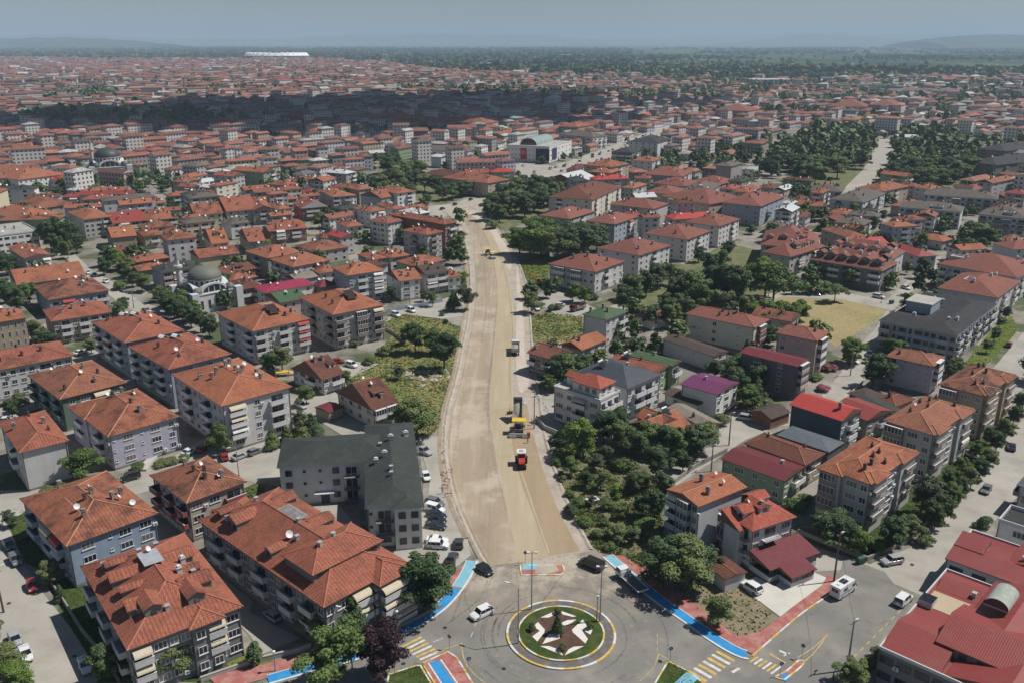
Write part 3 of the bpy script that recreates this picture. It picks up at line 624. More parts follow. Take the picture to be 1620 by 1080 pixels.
WALLC = {'white': (.66, .65, .63), 'cream': (.58, .54, .45), 'grey': (.42, .41, .395), 'lilac': (.43, .41, .50), 'blue': (.27, .34, .45), 'green': (.12, .19, .14), 'pale': (.54, .53, .53),
  'lgreen': (.23, .32, .20), 'pink': (.45, .33, .31), 'beige': (.42, .355, .28), 'tan': (.36, .29, .22), 'slate': (.085, .10, .125), 'bluegrey': (.30, .34, .40), 'brick': (.22, .10, .07), 'dgrey': (.19, .19, .195),
  'yellow': (.55, .51, .35), 'stone': (.30, .285, .265), 'mocha': (.25, .20, .175), 'dwhite': (.52, .53, .55), 'red': (.30, .08, .07), 'dpaint': (.13, .13, .145)}
def WM(k): return mat('plaster_' + k, WALLC[k], var=.07, scale=.5, stain=.22, rough=.9, hue=.1)
m_plinth = mat('plinth', (.20, .19, .18), stain=.3); m_frame = mat('window_frame', (.62, .62, .62), var=.03, rough=.5); m_frame_d = mat('dark_frame', (.06, .06, .065), var=.05, rough=.5)
m_soffit = mat('soffit', (.24, .17, .13), var=.1); m_fascia = mat('fascia', (.16, .09, .065), var=.1); m_fascia_w = mat('fascia_white', (.50, .51, .52), var=.05)
m_chim = mat('chimney_render', (.30, .25, .22), stain=.5, hue=.6); m_chimd = mat('chimney_soot', (.10, .065, .055), stain=.3); m_zinc = mat('zinc', (.42, .44, .46), rough=.45, metal=.3)
m_panel = mat('panel_frame', (.10, .065, .05), rough=.4); m_panel2 = mat('panel_glass', (.05, .03, .025), rough=.15)
m_rail = mat('railing', (.16, .16, .17), rough=.5, metal=.3); m_dish = mat('dish_white', (.62, .62, .62), rough=.5); m_pipe = mat('downpipe', (.12, .10, .10), rough=.6)
def glass_mat(name, c, r=.12):
 m, t, p = _nodes(name); oi = t.nodes.new("ShaderNodeObjectInfo"); tc = t.nodes.new("ShaderNodeTexCoord")
 n = _noise(t, tc.outputs['Object'], .9, 2)
 cc = _mix(t, _ramp(t, oi.outputs['Random'], .0, 1, 0, 1), c, tuple(x * .45 for x in c)); cc = _mix(t, _ramp(t, n, .45, .6, 0, .35), cc, tuple(x * 1.6 for x in c))
 t.links.new(cc, p.inputs['Base Color']); p.inputs['Roughness'].default_value = r; p.inputs['Specular IOR Level'].default_value = .6
 return m
m_gl = glass_mat('window_glass', (.045, .055, .07)); m_gc = glass_mat('curtained_glass', (.20, .19, .18), .25); m_gd = glass_mat('dark_glass', (.022, .026, .032))
m_awn = {'cream': mat('awning_cream', (.50, .44, .33), var=.08, scale=2, stain=.3), 'red': mat('awning_red', (.36, .06, .05), var=.1), 'white': mat('awning_white', (.60, .60, .58)), 'blue': mat('awning_blue', (.12, .33, .5)), 'green': mat('awning_green', (.05, .2, .11))}

_cache = {}
def win_data(wd, ht, dark=False, mull=1):
 k = ('w', wd, ht, dark, mull)
 if k in _cache: return _cache[k]
 fm = m_frame_d if dark else m_frame
 b = MB(); t = .09; y0, y1 = -.07, .02
 for x0, x1, z0, z1 in [(-wd / 2, wd / 2, 0, t), (-wd / 2, wd / 2, ht - t, ht), (-wd / 2, -wd / 2 + t, t, ht - t), (wd / 2 - t, wd / 2, t, ht - t)]: b.box(x0, x1, y0, y1, z0, z1, fm, skip='B')
 for i in range(mull):
  x = -wd / 2 + wd * (i + 1) / (mull + 1); b.box(x - .04, x + .04, y0 + .01, y1, t, ht - t, fm, skip='BTD')
 if not dark: b.box(-wd / 2 - .08, wd / 2 + .08, -.16, .02, -.08, 0, fm, skip='B')
 fr = b.data('window')
 g = []
 for gm in ((m_gl, m_gc, m_gl, m_gd) if not dark else (m_gd, m_gl)):
  b = MB(); b.box(-wd / 2 + t, wd / 2 - t, -.03, .0, t, ht - t, gm, skip='B'); g.append(b.data('pane'))
 _cache[k] = (fr, g); return _cache[k]
def mwin_data(wd, ht, dark=False):
 k = ('mw', wd, ht, dark)
 if k not in _cache:
  l = []
  for gm in (m_gl, m_gc, m_gd):
   b = MB(); b.box(-wd / 2, wd / 2, -.05, .01, 0, ht, m_frame_d if dark else m_frame, skip='B'); b.box(-wd / 2 + .12, wd / 2 - .12, -.08, -.04, .12, ht - .12, gm, skip='B'); l.append(b.data('window'))
  _cache[k] = l
 return _cache[k]
def balc_data(wd, dp, style, wallk):
 """slab, parapet or railing, and the dark glazed door behind"""
 k = ('b', round(wd, 1), dp, style, wallk)
 if k in _cache: return _cache[k]
 b = MB(); pm = WM(wallk)
 b.box(-wd / 2, wd / 2, -dp, .02, -.14, 0, pm, skip='B')
 if 'r' in style:
  for z in (.45, .95): b.box(-wd / 2 + .04, wd / 2 - .04, -dp + .03, -dp + .08, z, z + .06, m_rail)
  for sx in (-wd / 2 + .03, wd / 2 - .09):
   for z in (.45, .95): b.box(sx, sx + .06, -dp + .08, 0, z, z + .06, m_rail)
  n = max(2, int(wd / .45))
  for i in range(n + 1):
   x = -wd / 2 + .05 + (wd - .1) * i / n; b.box(x - .02, x + .02, -dp + .035, -dp + .075, 0, .95, m_rail)
 else:
  t = .12; b.box(-wd / 2, wd / 2, -dp, -dp + t, 0, .95, pm); b.box(-wd / 2, -wd / 2 + t, -dp + t, .02, 0, .95, pm, skip='BF'); b.box(wd / 2 - t, wd / 2, -dp + t, .02, 0, .95, pm, skip='BF')
  b.box(-wd / 2 - .03, wd / 2 + .03, -dp - .03, -dp + t + .03, .95, 1.03, m_frame)
 if 'c' in style:   # glazed-in balcony
  n = max(2, int(wd / .8))
  b.box(-wd / 2 + .06, wd / 2 - .06, -dp + .06, 0, 1.03, 2.45, m_gl, skip='B')
  for i in range(n + 1):
   x = -wd / 2 + .04 + (wd - .08) * i / n; b.box(x - .045, x + .045, -dp + .01, -dp + .08, 1.03, 2.45, m_frame)
  b.box(-wd / 2, wd / 2, -dp, .0, 2.45, 2.56, m_frame, skip='B')
 body = b.data('balcony')
 b = MB(); dw = wd * .72; b.box(-dw / 2, dw / 2, -.05, .01, .05, 2.2, m_frame, skip='B'); b.box(-dw / 2 + .1, -.05, -.08, -.04, .12, 2.1, m_gd, skip='B'); b.box(.05, dw / 2 - .1, -.08, -.04, .12, 2.1, m_gl, skip='B')
 door = b.data('balcony_door'); _cache[k] = (body, door); return _cache[k]
def awn_data(wd, col):
 k = ('a', round(wd, 1), col)
 if k not in _cache:
  b = MB(); n = 5; pts = [(-.05 - 1.35 * math.sin(i / n * 1.45), 2.45 - .95 * (1 - math.cos(i / n * 1.45))) for i in range(n + 1)]
  for (y0, z0), (y1, z1) in zip(pts, pts[1:]): b.face([(-wd / 2, y1, z1), (wd / 2, y1, z1), (wd / 2, y0, z0), (-wd / 2, y0, z0)], m_awn[col])
  for sx in (-wd / 2, wd / 2): b.face([(sx, 0, 2.4)] + [(sx, y, z) for y, z in pts], m_awn[col])
  _cache[k] = b.data('awning')
 return _cache[k]

def hip_faces(b, x0, x1, y0, y1, z, pitch, kind, rm, rk=None, ridge=True, fas=None, th=.16):
 """roof over a rectangle whose eaves stand at height z. Returns height function."""
 w_, d_ = x1 - x0, y1 - y0; fas = fas or m_fascia; zt = z + th
 b.box(x0, x1, y0, y1, z, zt, fas, skip='TD'); b.face([(x0, y0, z), (x0, y1, z), (x1, y1, z), (x1, y0, z)], m_soffit)
 c = [(x0, y0, zt), (x1, y0, zt), (x1, y1, zt), (x0, y1, zt)]
 cx_, cy_ = (x0 + x1) / 2, (y0 + y1) / 2; lines = []
 if kind == 'hip':
  rh = pitch * min(w_, d_) / 2
  if w_ >= d_: r1, r2 = (x0 + d_ / 2, cy_, zt + rh), (x1 - d_ / 2, cy_, zt + rh); F = [[c[0], c[1], r2, r1], [c[1], c[2], r2], [c[2], c[3], r1, r2], [c[3], c[0], r1]]
  else: r1, r2 = (cx_, y0 + w_ / 2, zt + rh), (cx_, y1 - w_ / 2, zt + rh); F = [[c[0], c[1], r1], [c[1], c[2], r2, r1], [c[2], c[3], r2], [c[3], c[0], r1, r2]]
  if abs(w_ - d_) < .05: F = [[c[i], c[(i + 1) % 4], r1] for i in range(4)]
  if w_ >= d_: lines = [(c[0], r1), (c[3], r1), (c[1], r2), (c[2], r2), (r1, r2)]
  else: lines = [(c[0], r1), (c[1], r1), (c[2], r2), (c[3], r2), (r1, r2)]
  hf = lambda x, y: zt + pitch * max(0, min(x - x0, x1 - x, y - y0, y1 - y))
 elif kind == 'gx':
  rh = pitch * d_ / 2; r1, r2 = (x0, cy_, zt + rh), (x1, cy_, zt + rh); F = [[c[0], c[1], r2, r1], [c[2], c[3], r1, r2]]; lines = [(r1, r2)]
  for a, q, r in ((c[3], c[0], r1), (c[1], c[2], r2)): b.face([a, q, r], fas)
  hf = lambda x, y: zt + pitch * max(0, min(y - y0, y1 - y))
 elif kind == 'gy':
  rh = pitch * w_ / 2; r1, r2 = (cx_, y0, zt + rh), (cx_, y1, zt + rh); F = [[c[1], c[2], r2, r1], [c[3], c[0], r1, r2]]; lines = [(r1, r2)]
  for a, q, r in ((c[0], c[1], r1), (c[2], c[3], r2)): b.face([a, q, r], fas)
  hf = lambda x, y: zt + pitch * max(0, min(x - x0, x1 - x))
 elif kind == 'sy':   # single slope rising towards the back
  rh = pitch * d_; F = [[c[0], c[1], (x1, y1, zt + rh), (x0, y1, zt + rh)]]
  b.face([c[1], c[2], (x1, y1, zt + rh)], fas); b.face([c[3], c[0], (x0, y1, zt + rh)], fas); b.face([c[2], c[3], (x0, y1, zt + rh), (x1, y1, zt + rh)], fas)
  hf = lambda x, y: zt + pitch * (y - y0)
 for f in F: b.slope(f, rm)
 if ridge and rk:
  for p, q in lines:
   d = Vector(q) - Vector(p)
   if d.length > .3: b.tube(Vector(p) + Vector((0, 0, .02)), Vector(q) + Vector((0, 0, .02)), .13, .13, rk, n=5, cap=False)
 return hf
def flat_roof(b, x0, x1, y0, y1, z, pm, dm, par=.6, t=.22):
 b.face([(x0 + t, y0 + t, z + .05), (x1 - t, y0 + t, z + .05), (x1 - t, y1 - t, z + .05), (x0 + t, y1 - t, z + .05)], dm)
 b.box(x0, x1, y0, y0 + t, z - .1, z + par, pm); b.box(x0, x1, y1 - t, y1, z - .1, z + par, pm)
 b.box(x0, x0 + t, y0 + t, y1 - t, z - .1, z + par, pm, skip='FB'); b.box(x1 - t, x1, y0 + t, y1 - t, z - .1, z + par, pm, skip='FB')
 return lambda x, y: z + .05

OCC = []      # footprints already taken: (cx, cy, angle, half w, half d)
def frame_from_px(A, B, C, h, by=None, ov=.55):
 def fr(h):
  a, b_, c = at(*A, h), at(*B, h), at(*C, h)
  th1 = math.atan2(b_[1] - a[1], b_[0] - a[0]); th2 = math.atan2(c[1] - a[1], c[0] - a[0]) - math.pi / 2
  la, lb = math.dist(a, b_), math.dist(a, c); dth = (th2 - th1 + math.pi) % (2 * math.pi) - math.pi
  th = th1 + dth * lb / (la + lb)
  u = (math.cos(th), math.sin(th)); v = (-u[1], u[0])
  w_ = (b_[0] - a[0]) * u[0] + (b_[1] - a[1]) * u[1]; d_ = (c[0] - a[0]) * v[0] + (c[1] - a[1]) * v[1]
  # centre: share the error between the three corners
  cx_ = (b_[0] + c[0]) / 2; cy_ = (b_[1] + c[1]) / 2
  return th, w_, d_, cx_, cy_
 if by is not None:
  lo, hi = 2.5, 20
  for _ in range(24):
   m = (lo + hi) / 2; th, w_, d_, cx_, cy_ = fr(m)
   X = cx_ - math.cos(th) * (w_ / 2 - ov) + math.sin(th) * (d_ / 2 - ov); Y = cy_ - math.sin(th) * (w_ / 2 - ov) - math.cos(th) * (d_ / 2 - ov)
   if px(X, Y, 0)[1] > by: hi = m
   else: lo = m
  h = lo
 return (h,) + fr(h)

def facade(root, side, spec, fl, fh, w_, d_, wallk, parts, near, balk, z0=.5, bstyle='', awn=(), rng=R, fsp=None):
 n = len(spec)
 if side == 'F': ln, o, rz = w_, lambda t: (-w_ / 2 + t, -d_ / 2), 0
 elif side == 'L': ln, o, rz = d_, lambda t: (-w_ / 2, d_ / 2 - t), -math.pi / 2
 elif side == 'R': ln, o, rz = d_, lambda t: (w_ / 2, -d_ / 2 + t), math.pi / 2
 else: ln, o, rz = w_, lambda t: (w_ / 2 - t, d_ / 2), math.pi
 wts = [{'W': 1.5, 'b': 1.9, 'B': 1.9, 's': .6, 'a': 1.9, '.': .5}.get(c, 1) for c in spec]; tot = sum(wts); pos = 0
 for i, c in enumerate(spec):
  t = (pos + wts[i] / 2) / tot * ln; span = wts[i] / tot * ln; pos += wts[i]
  if c == '.': continue
  x, y = o(t)
  for f in range(fl):
   if len(parts) > 96: return
   z = z0 + f * fh; cc = c
   if f == 0 and cc in 'bBa' and fl > 1 and 'g' not in bstyle: cc = 'W'
   if cc in 'wWsv':
    wd = {'w': 1.35, 'W': 2.3, 's': .6, 'v': .8}[cc]; wd = min(wd, span * .8); wd = round(wd, 1); ht = {'s': .6, 'v': 1.7}.get(cc, 1.35); zz = z + (1.35 if cc == 's' else .85 if cc != 'v' else .6)
    if near:
     fr_, gl = win_data(wd, ht, 'd' in bstyle, 2 if cc == 'W' else (0 if cc == 's' else 1))
     wo_ = obj('window', fr_, root, (x, y, zz), rz); parts.append(wo_); obj('pane', rng.choice(gl), wo_)
     if cc != 's' and rng.random() < .16:
      if 'ac' not in _cache: b = MB(); b.box(-.42, .42, -.42, -.1, 0, .6, m_dish); b.tube((0, -.43, .3), (0, -.42, .3), .22, .22, m_rail, 10); _cache['ac'] = b.data('air_conditioner')
      obj('air_conditioner', _cache['ac'], wo_, (wd / 2 + .55, 0, -.2))
    else: parts.append(obj('window', rng.choice(mwin_data(wd, ht, 'd' in bstyle)), root, (x, y, zz), rz))
   elif cc in 'bBa':
    st = ('r' if 'r' in bstyle else '') + ('c' if (cc == 'B' or ('m' in bstyle and rng.random() < .4)) else '')
    bd, dd = balc_data(min(span * .92, 4.6), 1.25, st, balk)
    bo = obj('balcony', bd, root, (x, y, z + .02), rz); parts.append(bo); obj('balcony_door', dd, bo)
    if cc == 'a' or rng.random() < .06: obj('awning', awn_data(min(span * .88, 4.2), rng.choice(awn or ('cream', 'cream', 'white', 'red'))), bo, (0, 0, -.05))

def dish(parent, x, y, z, r=.45):
 k = ('dish', r)
 if k not in _cache:
  b = MB(); b.lathe([(.05 * r, -.12 * r), (.6 * r, 0), (r, .22 * r)], m_dish, 12); b.lathe([(r, .22 * r), (.6 * r, .03), (0, -.1 * r)], m_dish, 12); me = b.data('satellite_dish')
  me.transform(Matrix.Rotation(rad(55), 4, 'X')); b = MB(); b.tube((0, .1, -.9), (0, .1, 0), .035, .035, m_rail, 5); m2 = b.data('dish_mast')
  _cache[k] = (me, m2)
 o = obj('satellite_dish', _cache[k][0], parent, (x, y, z + .9), R.uniform(-.5, 1.2)); obj('dish_mast', _cache[k][1], parent, (x, y, z + .9)); return o
def chimney(parent, x, y, z, kind=None):
 kind = kind or R.choice('abcad')
 k = ('chim', kind)
 if k not in _cache:
  b = MB()
  if kind in 'ab':
   s, h, m = (.35, 1.3, m_chim) if kind == 'a' else (.28, 1.0, m_chimd)
   b.box(-s, s, -s, s, -.7, h, m, skip='D'); b.box(-s - .1, s + .1, -s - .1, s + .1, h, h + .1, m); b.box(-s * .5, s * .5, -s * .5, s * .5, h + .1, h + .35, m_chimd); b.box(-s - .05, s + .05, -s - .05, s + .05, h + .35, h + .42, m)
  elif kind == 'c':
   b.box(-.55, .55, -.3, .3, -.7, .9, m_chim, skip='D'); b.box(-.65, .65, -.4, .4, .9, 1.02, m_chim)
   for x_ in (-.3, .3): b.tube((x_, 0, 1.0), (x_, 0, 1.45), .14, .14, m_chimd, 6)
  elif kind == 'w':
   b.box(-.5, .5, -.4, .4, -.7, 1.0, mat('stack_white', (.55, .55, .53), stain=.4), skip='D'); b.box(-.6, .6, -.5, .5, 1.0, 1.1, m_zinc); b.box(-.3, .3, -.25, .25, 1.1, 1.4, m_frame)
  elif kind == 'z':
   b.box(-.3, .3, -.3, .3, -.5, .75, m_zinc, skip='D'); b.box(-.4, .4, -.4, .4, .75, .85, m_zinc)
  else:
   b.box(-.3, .3, -.3, .3, -.6, .7, m_chimd, skip='D'); b.tube((0, 0, .7), (0, 0, 1.2), .16, .16, m_chimd, 7); b.lathe([(.3, 1.2), (0, 1.4)], m_chimd, 7)
  _cache[k] = b.data('chimney')
 return obj('chimney', _cache[k], parent, (x, y, z), R.choice((0, 0, .3, 1.57)))
def heater(parent, x, y, z, rz=0):
 """solar water heater: tilted panel pair and white tank"""
 if 'heater' not in _cache:
  b = MB(); M = Matrix.Rotation(rad(30), 4, 'X'); fm = m_zinc
  for x0 in (-1.05, .05): b.box(x0, x0 + 1.0, -1, 1, .05, .14, m_gd, M=M); b.box(x0 - .03, x0 + 1.03, -1.03, 1.03, .0, .06, fm, M=M)
  b.tube((-1, 1.0, 1.0), (1, 1.0, 1.0), .28, .28, m_dish, 10); b.box(-.9, -.8, .8, .9, -.4, .9, fm); b.box(.8, .9, .8, .9, -.4, .9, fm)
  _cache['heater'] = b.data('solar_heater')
 return obj('solar_heater', _cache['heater'], parent, (x, y, z), rz)
def dormer(roof, hf, x, y, face, wd, ht, rk, wallm, pitch_main, kind='g', win=True):
 """a roofed window box standing on the slope, its front at (x, y) looking out through side F, R, B or L"""
 a = {'F': 0, 'R': math.pi / 2, 'B': math.pi, 'L': -math.pi / 2}[face]
 dx, dy = math.sin(a), -math.cos(a)        # outward direction
 z = hf(x, y); ln = (ht + .6) / max(pitch_main, .15)
 b = MB(); rm = TC[rk]; wo_ = wd / 2; e = .3
 b.box(-wo_, wo_, 0, ln, -.4, ht, wallm, skip='TDB')
 gh = wd * .28 if kind == 'g' else 0
 if kind == 'g':
  b.face([(-wo_, 0, ht), (wo_, 0, ht), (0, 0, ht + gh * wd / (wd + 2 * e))], wallm)
  b.slope([(wo_ + e, -e, ht), (wo_ + e, ln, ht), (0, ln, ht + gh), (0, -e, ht + gh)], rm); b.slope([(-wo_ - e, ln, ht), (-wo_ - e, -e, ht), (0, -e, ht + gh), (0, ln, ht + gh)], rm)
  b.face([(-wo_ - e, -e, ht - .12), (0, -e, ht + gh - .12), (0, -e, ht + gh), (-wo_ - e, -e, ht)], m_fascia); b.face([(0, -e, ht + gh - .12), (wo_ + e, -e, ht - .12), (wo_ + e, -e, ht), (0, -e, ht + gh)], m_fascia)
  b.face([(-wo_ - e, -e, ht - .12), (-wo_ - e, ln, ht - .12), (0, ln, ht + gh - .12), (0, -e, ht + gh - .12)], m_soffit); b.face([(wo_ + e, ln, ht - .12), (wo_ + e, -e, ht - .12), (0, -e, ht + gh - .12), (0, ln, ht + gh - .12)], m_soffit)
 else:
  b.slope([(-wo_ - e, -e * 1.5, ht - .1), (wo_ + e, -e * 1.5, ht - .1), (wo_ + e, ln, ht + .35), (-wo_ - e, ln, ht + .35)], rm); b.box(-wo_ - e, wo_ + e, -e * 1.5, -e * 1.5 + .05, ht - .24, ht - .1, m_fascia)
  for sx in (-wo_ - e, wo_ + e): b.face([(sx, -e * 1.5, ht - .24), (sx, ln, ht + .2), (sx, ln, ht + .35), (sx, -e * 1.5, ht - .1)], m_fascia)
 o = b.build('dormer', roof, (x, y, z), a)
 if win:
  n = max(1, int(wd / 1.5))
  for i in range(n): obj('window', R.choice(mwin_data(.9, .8, True)), o, (-wd / 2 + wd * (i + .5) / n, 0, .05))
 return o

WALLNAME = {'white': 'white', 'cream': 'cream', 'grey': 'grey', 'lilac': 'lilac', 'blue': 'blue', 'green': 'green', 'pale': 'pale grey', 'lgreen': 'light green', 'pink': 'pinkish', 'beige': 'beige', 'tan': 'tan', 'slate': 'slate', 'bluegrey': 'blue-grey', 'brick': 'brick', 'dgrey': 'dark grey', 'yellow': 'pale yellow', 'stone': 'stone grey', 'mocha': 'brown', 'dwhite': 'off-white', 'red': 'red', 'dpaint': 'dark'}
ROOFNAME = {'or': 'orange-tiled', 'rd': 'red-tiled', 'br': 'brown-tiled', 'ol': 'weathered-tile', 'nw': 'bright orange', 'pk': 'dull red', 'rm': 'red metal', 'mg': 'magenta', 'pu': 'purple', 'mr': 'maroon', 'rr': 'faded red', 'gn': 'green', 'dg': 'dark green', 'gy': 'grey metal', 'dk': 'slate-blue', 'ch': 'charcoal', 'tn': 'tan sheet', 'gb': 'grey-brown', 'db': 'dark brown', 'wm': 'white metal', 'cc': 'concrete'}

def house(label, A=None, B=None, C=None, fl=3, wall='grey', roof='or', F='', L_='', R_='', rt='hip', pitch=.34, by=None, h=None, name='apartment_block', cat='apartment block', group=None,
  ov=.55, ch=4, dorm=(), wings=(), balk='white', bst='', awn=(), frm=None, near=True, dishes=0, heat=0, plinth=True, fas=None, pipes=True, z0=.5, par=.6, panel=0, covers=0, chk='', kindword=None, bands=False):
 h = h or fl * 2.85 + .7
 if frm: th, w0, d0, cx_, cy_ = frm
 else: h, th, w0, d0, cx_, cy_ = frame_from_px(A, B, C, h, by, ov)
 root = thing(name, label, cat, (cx_, cy_, 0), th, group)
 OCC.append((cx_, cy_, th, w0 / 2, d0 / 2))
 w_, d_ = w0 - 2 * ov, d0 - 2 * ov; wm = WM(wall); fh = (h - z0 - .15) / fl
 wb = MB(); wb.box(-w_ / 2, w_ / 2, -d_ / 2, d_ / 2, 0, h + (.0 if rt != 'flat' else -.1), wm, skip='DT' if rt != 'flat' else 'D')
 if rt == 'gx':
  zz = h + .1; rr = zz + pitch * (d_ / 2)
  for sx in (-w_ / 2, w_ / 2): wb.face([(sx, -d_ / 2, zz), (sx, d_ / 2, zz), (sx, 0, rr)][:: 1 if sx > 0 else -1], wm)
 if rt == 'gy':
  zz = h + .1; rr = zz + pitch * (w_ / 2)
  for sy in (-d_ / 2, d_ / 2): wb.face([(-w_ / 2, sy, zz), (w_ / 2, sy, zz), (0, sy, rr)][:: 1 if sy < 0 else -1], wm)
 if rt in ('gx', 'gy'): wb.box(-w_ / 2, w_ / 2, -d_ / 2, d_ / 2, h - .01, h + .1, wm, skip='TD')
 if plinth: wb.box(-w_ / 2 - .03, w_ / 2 + .03, -d_ / 2 - .03, d_ / 2 + .03, 0, .55, m_plinth, skip='D')
 if bands:
  for f in range(1, fl): wb.box(-w_ / 2 - .05, w_ / 2 + .05, -d_ / 2 - .05, d_ / 2 + .05, z0 + f * fh - .12, z0 + f * fh + .05, m_fascia_w, skip='')
 rb_ = MB(); rm = TC[roof]; rk = RIDGE.get(roof) if near else None
 if rt == 'flat':
  wl = wm; hf = flat_roof(rb_, -w0 / 2 + ov * .7, w0 / 2 - ov * .7, -d0 / 2 + ov * .7, d0 / 2 - ov * .7, h, fas or m_fascia_w, rm, par)
 else: hf = hip_faces(rb_, -w0 / 2, w0 / 2, -d0 / 2, d0 / 2, h, pitch, rt, rm, rk, fas=fas)
 hfs = [hf]
 for wi, (fx0, fy0, fx1, fy1, wt, dz) in enumerate(wings):
  X0, X1, Y0, Y1 = -w0 / 2 + fx0 * w0, -w0 / 2 + fx1 * w0, -d0 / 2 + fy0 * d0, -d0 / 2 + fy1 * d0; e = .0137 * (wi + 1)
  if wt == 'flat':
   hfs.append(lambda x, y, a=(X0, X1, Y0, Y1), f=flat_roof(rb_, X0, X1, Y0, Y1, h + dz + e, fas or m_fascia_w, TC['cc'], .5): f(x, y) if a[0] <= x <= a[1] and a[2] <= y <= a[3] else -99)
   wb.box(X0 + .1 + e, X1 - .1 - e, Y0 + .1 + e, Y1 - .1 - e, 0, h + dz - .05 + e, wm, skip='D')
  else:
   f = hip_faces(rb_, X0, X1, Y0, Y1, h + dz + e, pitch, wt, rm, rk, fas=fas)
   hfs.append(lambda x, y, a=(X0, X1, Y0, Y1), f=f: f(x, y) if a[0] <= x <= a[1] and a[2] <= y <= a[3] else -99)
   ins = ov * (1 if dz <= 0 else .8)
   wb.box(X0 + ins + e, X1 - ins - e, Y0 + ins + e, Y1 - ins - e, 0 if dz <= .5 else h - .5, h + dz + e, wm, skip='DT')
   zz = h + dz + e - .01
   if wt == 'gx':
    for sx in (X0 + ins + e, X1 - ins - e): wb.face([(sx, Y0 + ins, zz), (sx, Y1 - ins, zz), (sx, (Y0 + Y1) / 2, zz + .12 + pitch * ((Y1 - Y0) / 2 - ins))], wm)
   if wt == 'gy':
    for sy in (Y0 + ins + e, Y1 - ins - e): wb.face([(X0 + ins, sy, zz), (X1 - ins, sy, zz), ((X0 + X1) / 2, sy, zz + .12 + pitch * ((X1 - X0) / 2 - ins))], wm)
   if dz > 1.2:
    n = max(1, int((X1 - X0 - 1) / 2.4))
    for i in range(n): obj('window', R.choice(mwin_data(1.2, min(1.1, dz - .6), True)), root, (X0 + ins + (X1 - X0 - 2 * ins) * (i + .5) / n, Y0 + ins + e, h + dz - 1.25 if dz < 2 else h + dz - 1.5), 0)
 wall_o = wb.build('wall', root); roof_o = rb_.build('roof', root)
 hmax = lambda x, y: max(f(x, y) for f in hfs)
 parts = []
 for sd, sp in (('F', F), ('L', L_), ('R', R_)):
  if sp: facade(root, sd, sp, fl, fh, w_, d_, wall, parts, near, balk, z0, bst, awn)
 if pipes and near:
  b = MB()
  for sx, sy in ((-w_ / 2 + .15, -d_ / 2 - .08), (w_ / 2 - .15, -d_ / 2 - .08), (-w_ / 2 - .08, d_ / 2 - .3)):
   b = MB(); b.tube((sx, sy, 0), (sx, sy, h), .07, .07, m_pipe, 6, False); b.build('downpipe', root)
 for i in range(ch):
  for _ in range(12):
   x, y = R.uniform(-w_ * .38, w_ * .38), R.uniform(-d_ * .38, d_ * .38)
   if all(math.hypot(x - q[0], y - q[1]) > 2 for q in house.used[-i:] if i): break
  house.used.append((x, y)); chimney(roof_o, x, y, hmax(x, y), R.choice(chk) if chk else None)
 for i in range(dishes):
  x, y = R.uniform(-w_ * .35, w_ * .35), R.uniform(-d_ * .35, d_ * .35); dish(roof_o, x, y, hmax(x, y), R.choice((.4, .5, .6)))
 for i in range(panel):
  b = MB(); M_ = Matrix.Rotation(rad(24), 4, 'X'); b.box(-1.7, 1.7, -2.3, 2.3, .35, .5, m_panel, M=M_); b.box(-1.5, 1.5, -2.1, 2.1, .5, .53, m_panel2, M=M_); b.box(-1.2, 1.2, 2.0, 2.6, .9, 1.6, m_zinc)
  for sx in (-1.5, 1.4): b.box(sx, sx + .1, -1.9, 2.2, -.3, .5, m_rail)
  y = -d_ * .22; b.build('solar_panel', roof_o, (w_ * .04, y, hmax(w_ * .04, y) + .55), 0)
 for i in range(covers):
  b = MB(); n_ = 6; x, y = (w_ * .05 * (1 - 2 * i), d_ * (.12 + .2 * i))
  for q in range(n_):
   a0, a1 = q / n_, (q + 1) / n_; f_ = lambda a: (3.4 * (a - .5), .5 * math.sin(a * math.pi * 1.5) + .15)
   b.face([(f_(a0)[0], -.9, f_(a0)[1]), (f_(a1)[0], -.9, f_(a1)[1]), (f_(a1)[0] + .3, .9, f_(a1)[1] + .2), (f_(a0)[0] + .3, .9, f_(a0)[1] + .2)], TC['wm'])
  b.box(-1, 1, -.5, .5, -.4, .15, m_chim); b.build('roof_hatch', roof_o, (x, y, hmax(x, y) + .35), .6)
 for i in range(heat):
  x, y = R.uniform(-w_ * .2, w_ * .2), R.uniform(-d_ * .1, d_ * .25); heater(roof_o, x, y, hmax(x, y) + .3, R.uniform(-.3, .3))
 for (fx, fy, fc, wd, ht, kd) in dorm:
  x, y = -w0 / 2 + fx * w0, -d0 / 2 + fy * d0; dormer(roof_o, hf, x, y, fc, wd, ht, roof, wm, pitch, kd)

 return root, roof_o, hmax, (w0, d0, h)
house.used = [(99, 99)]
# ================================================================ the houses one can tell apart, near to far
H = house
GA = 'apartment blocks of the left quarter'; GB = 'apartment blocks of the right quarter'
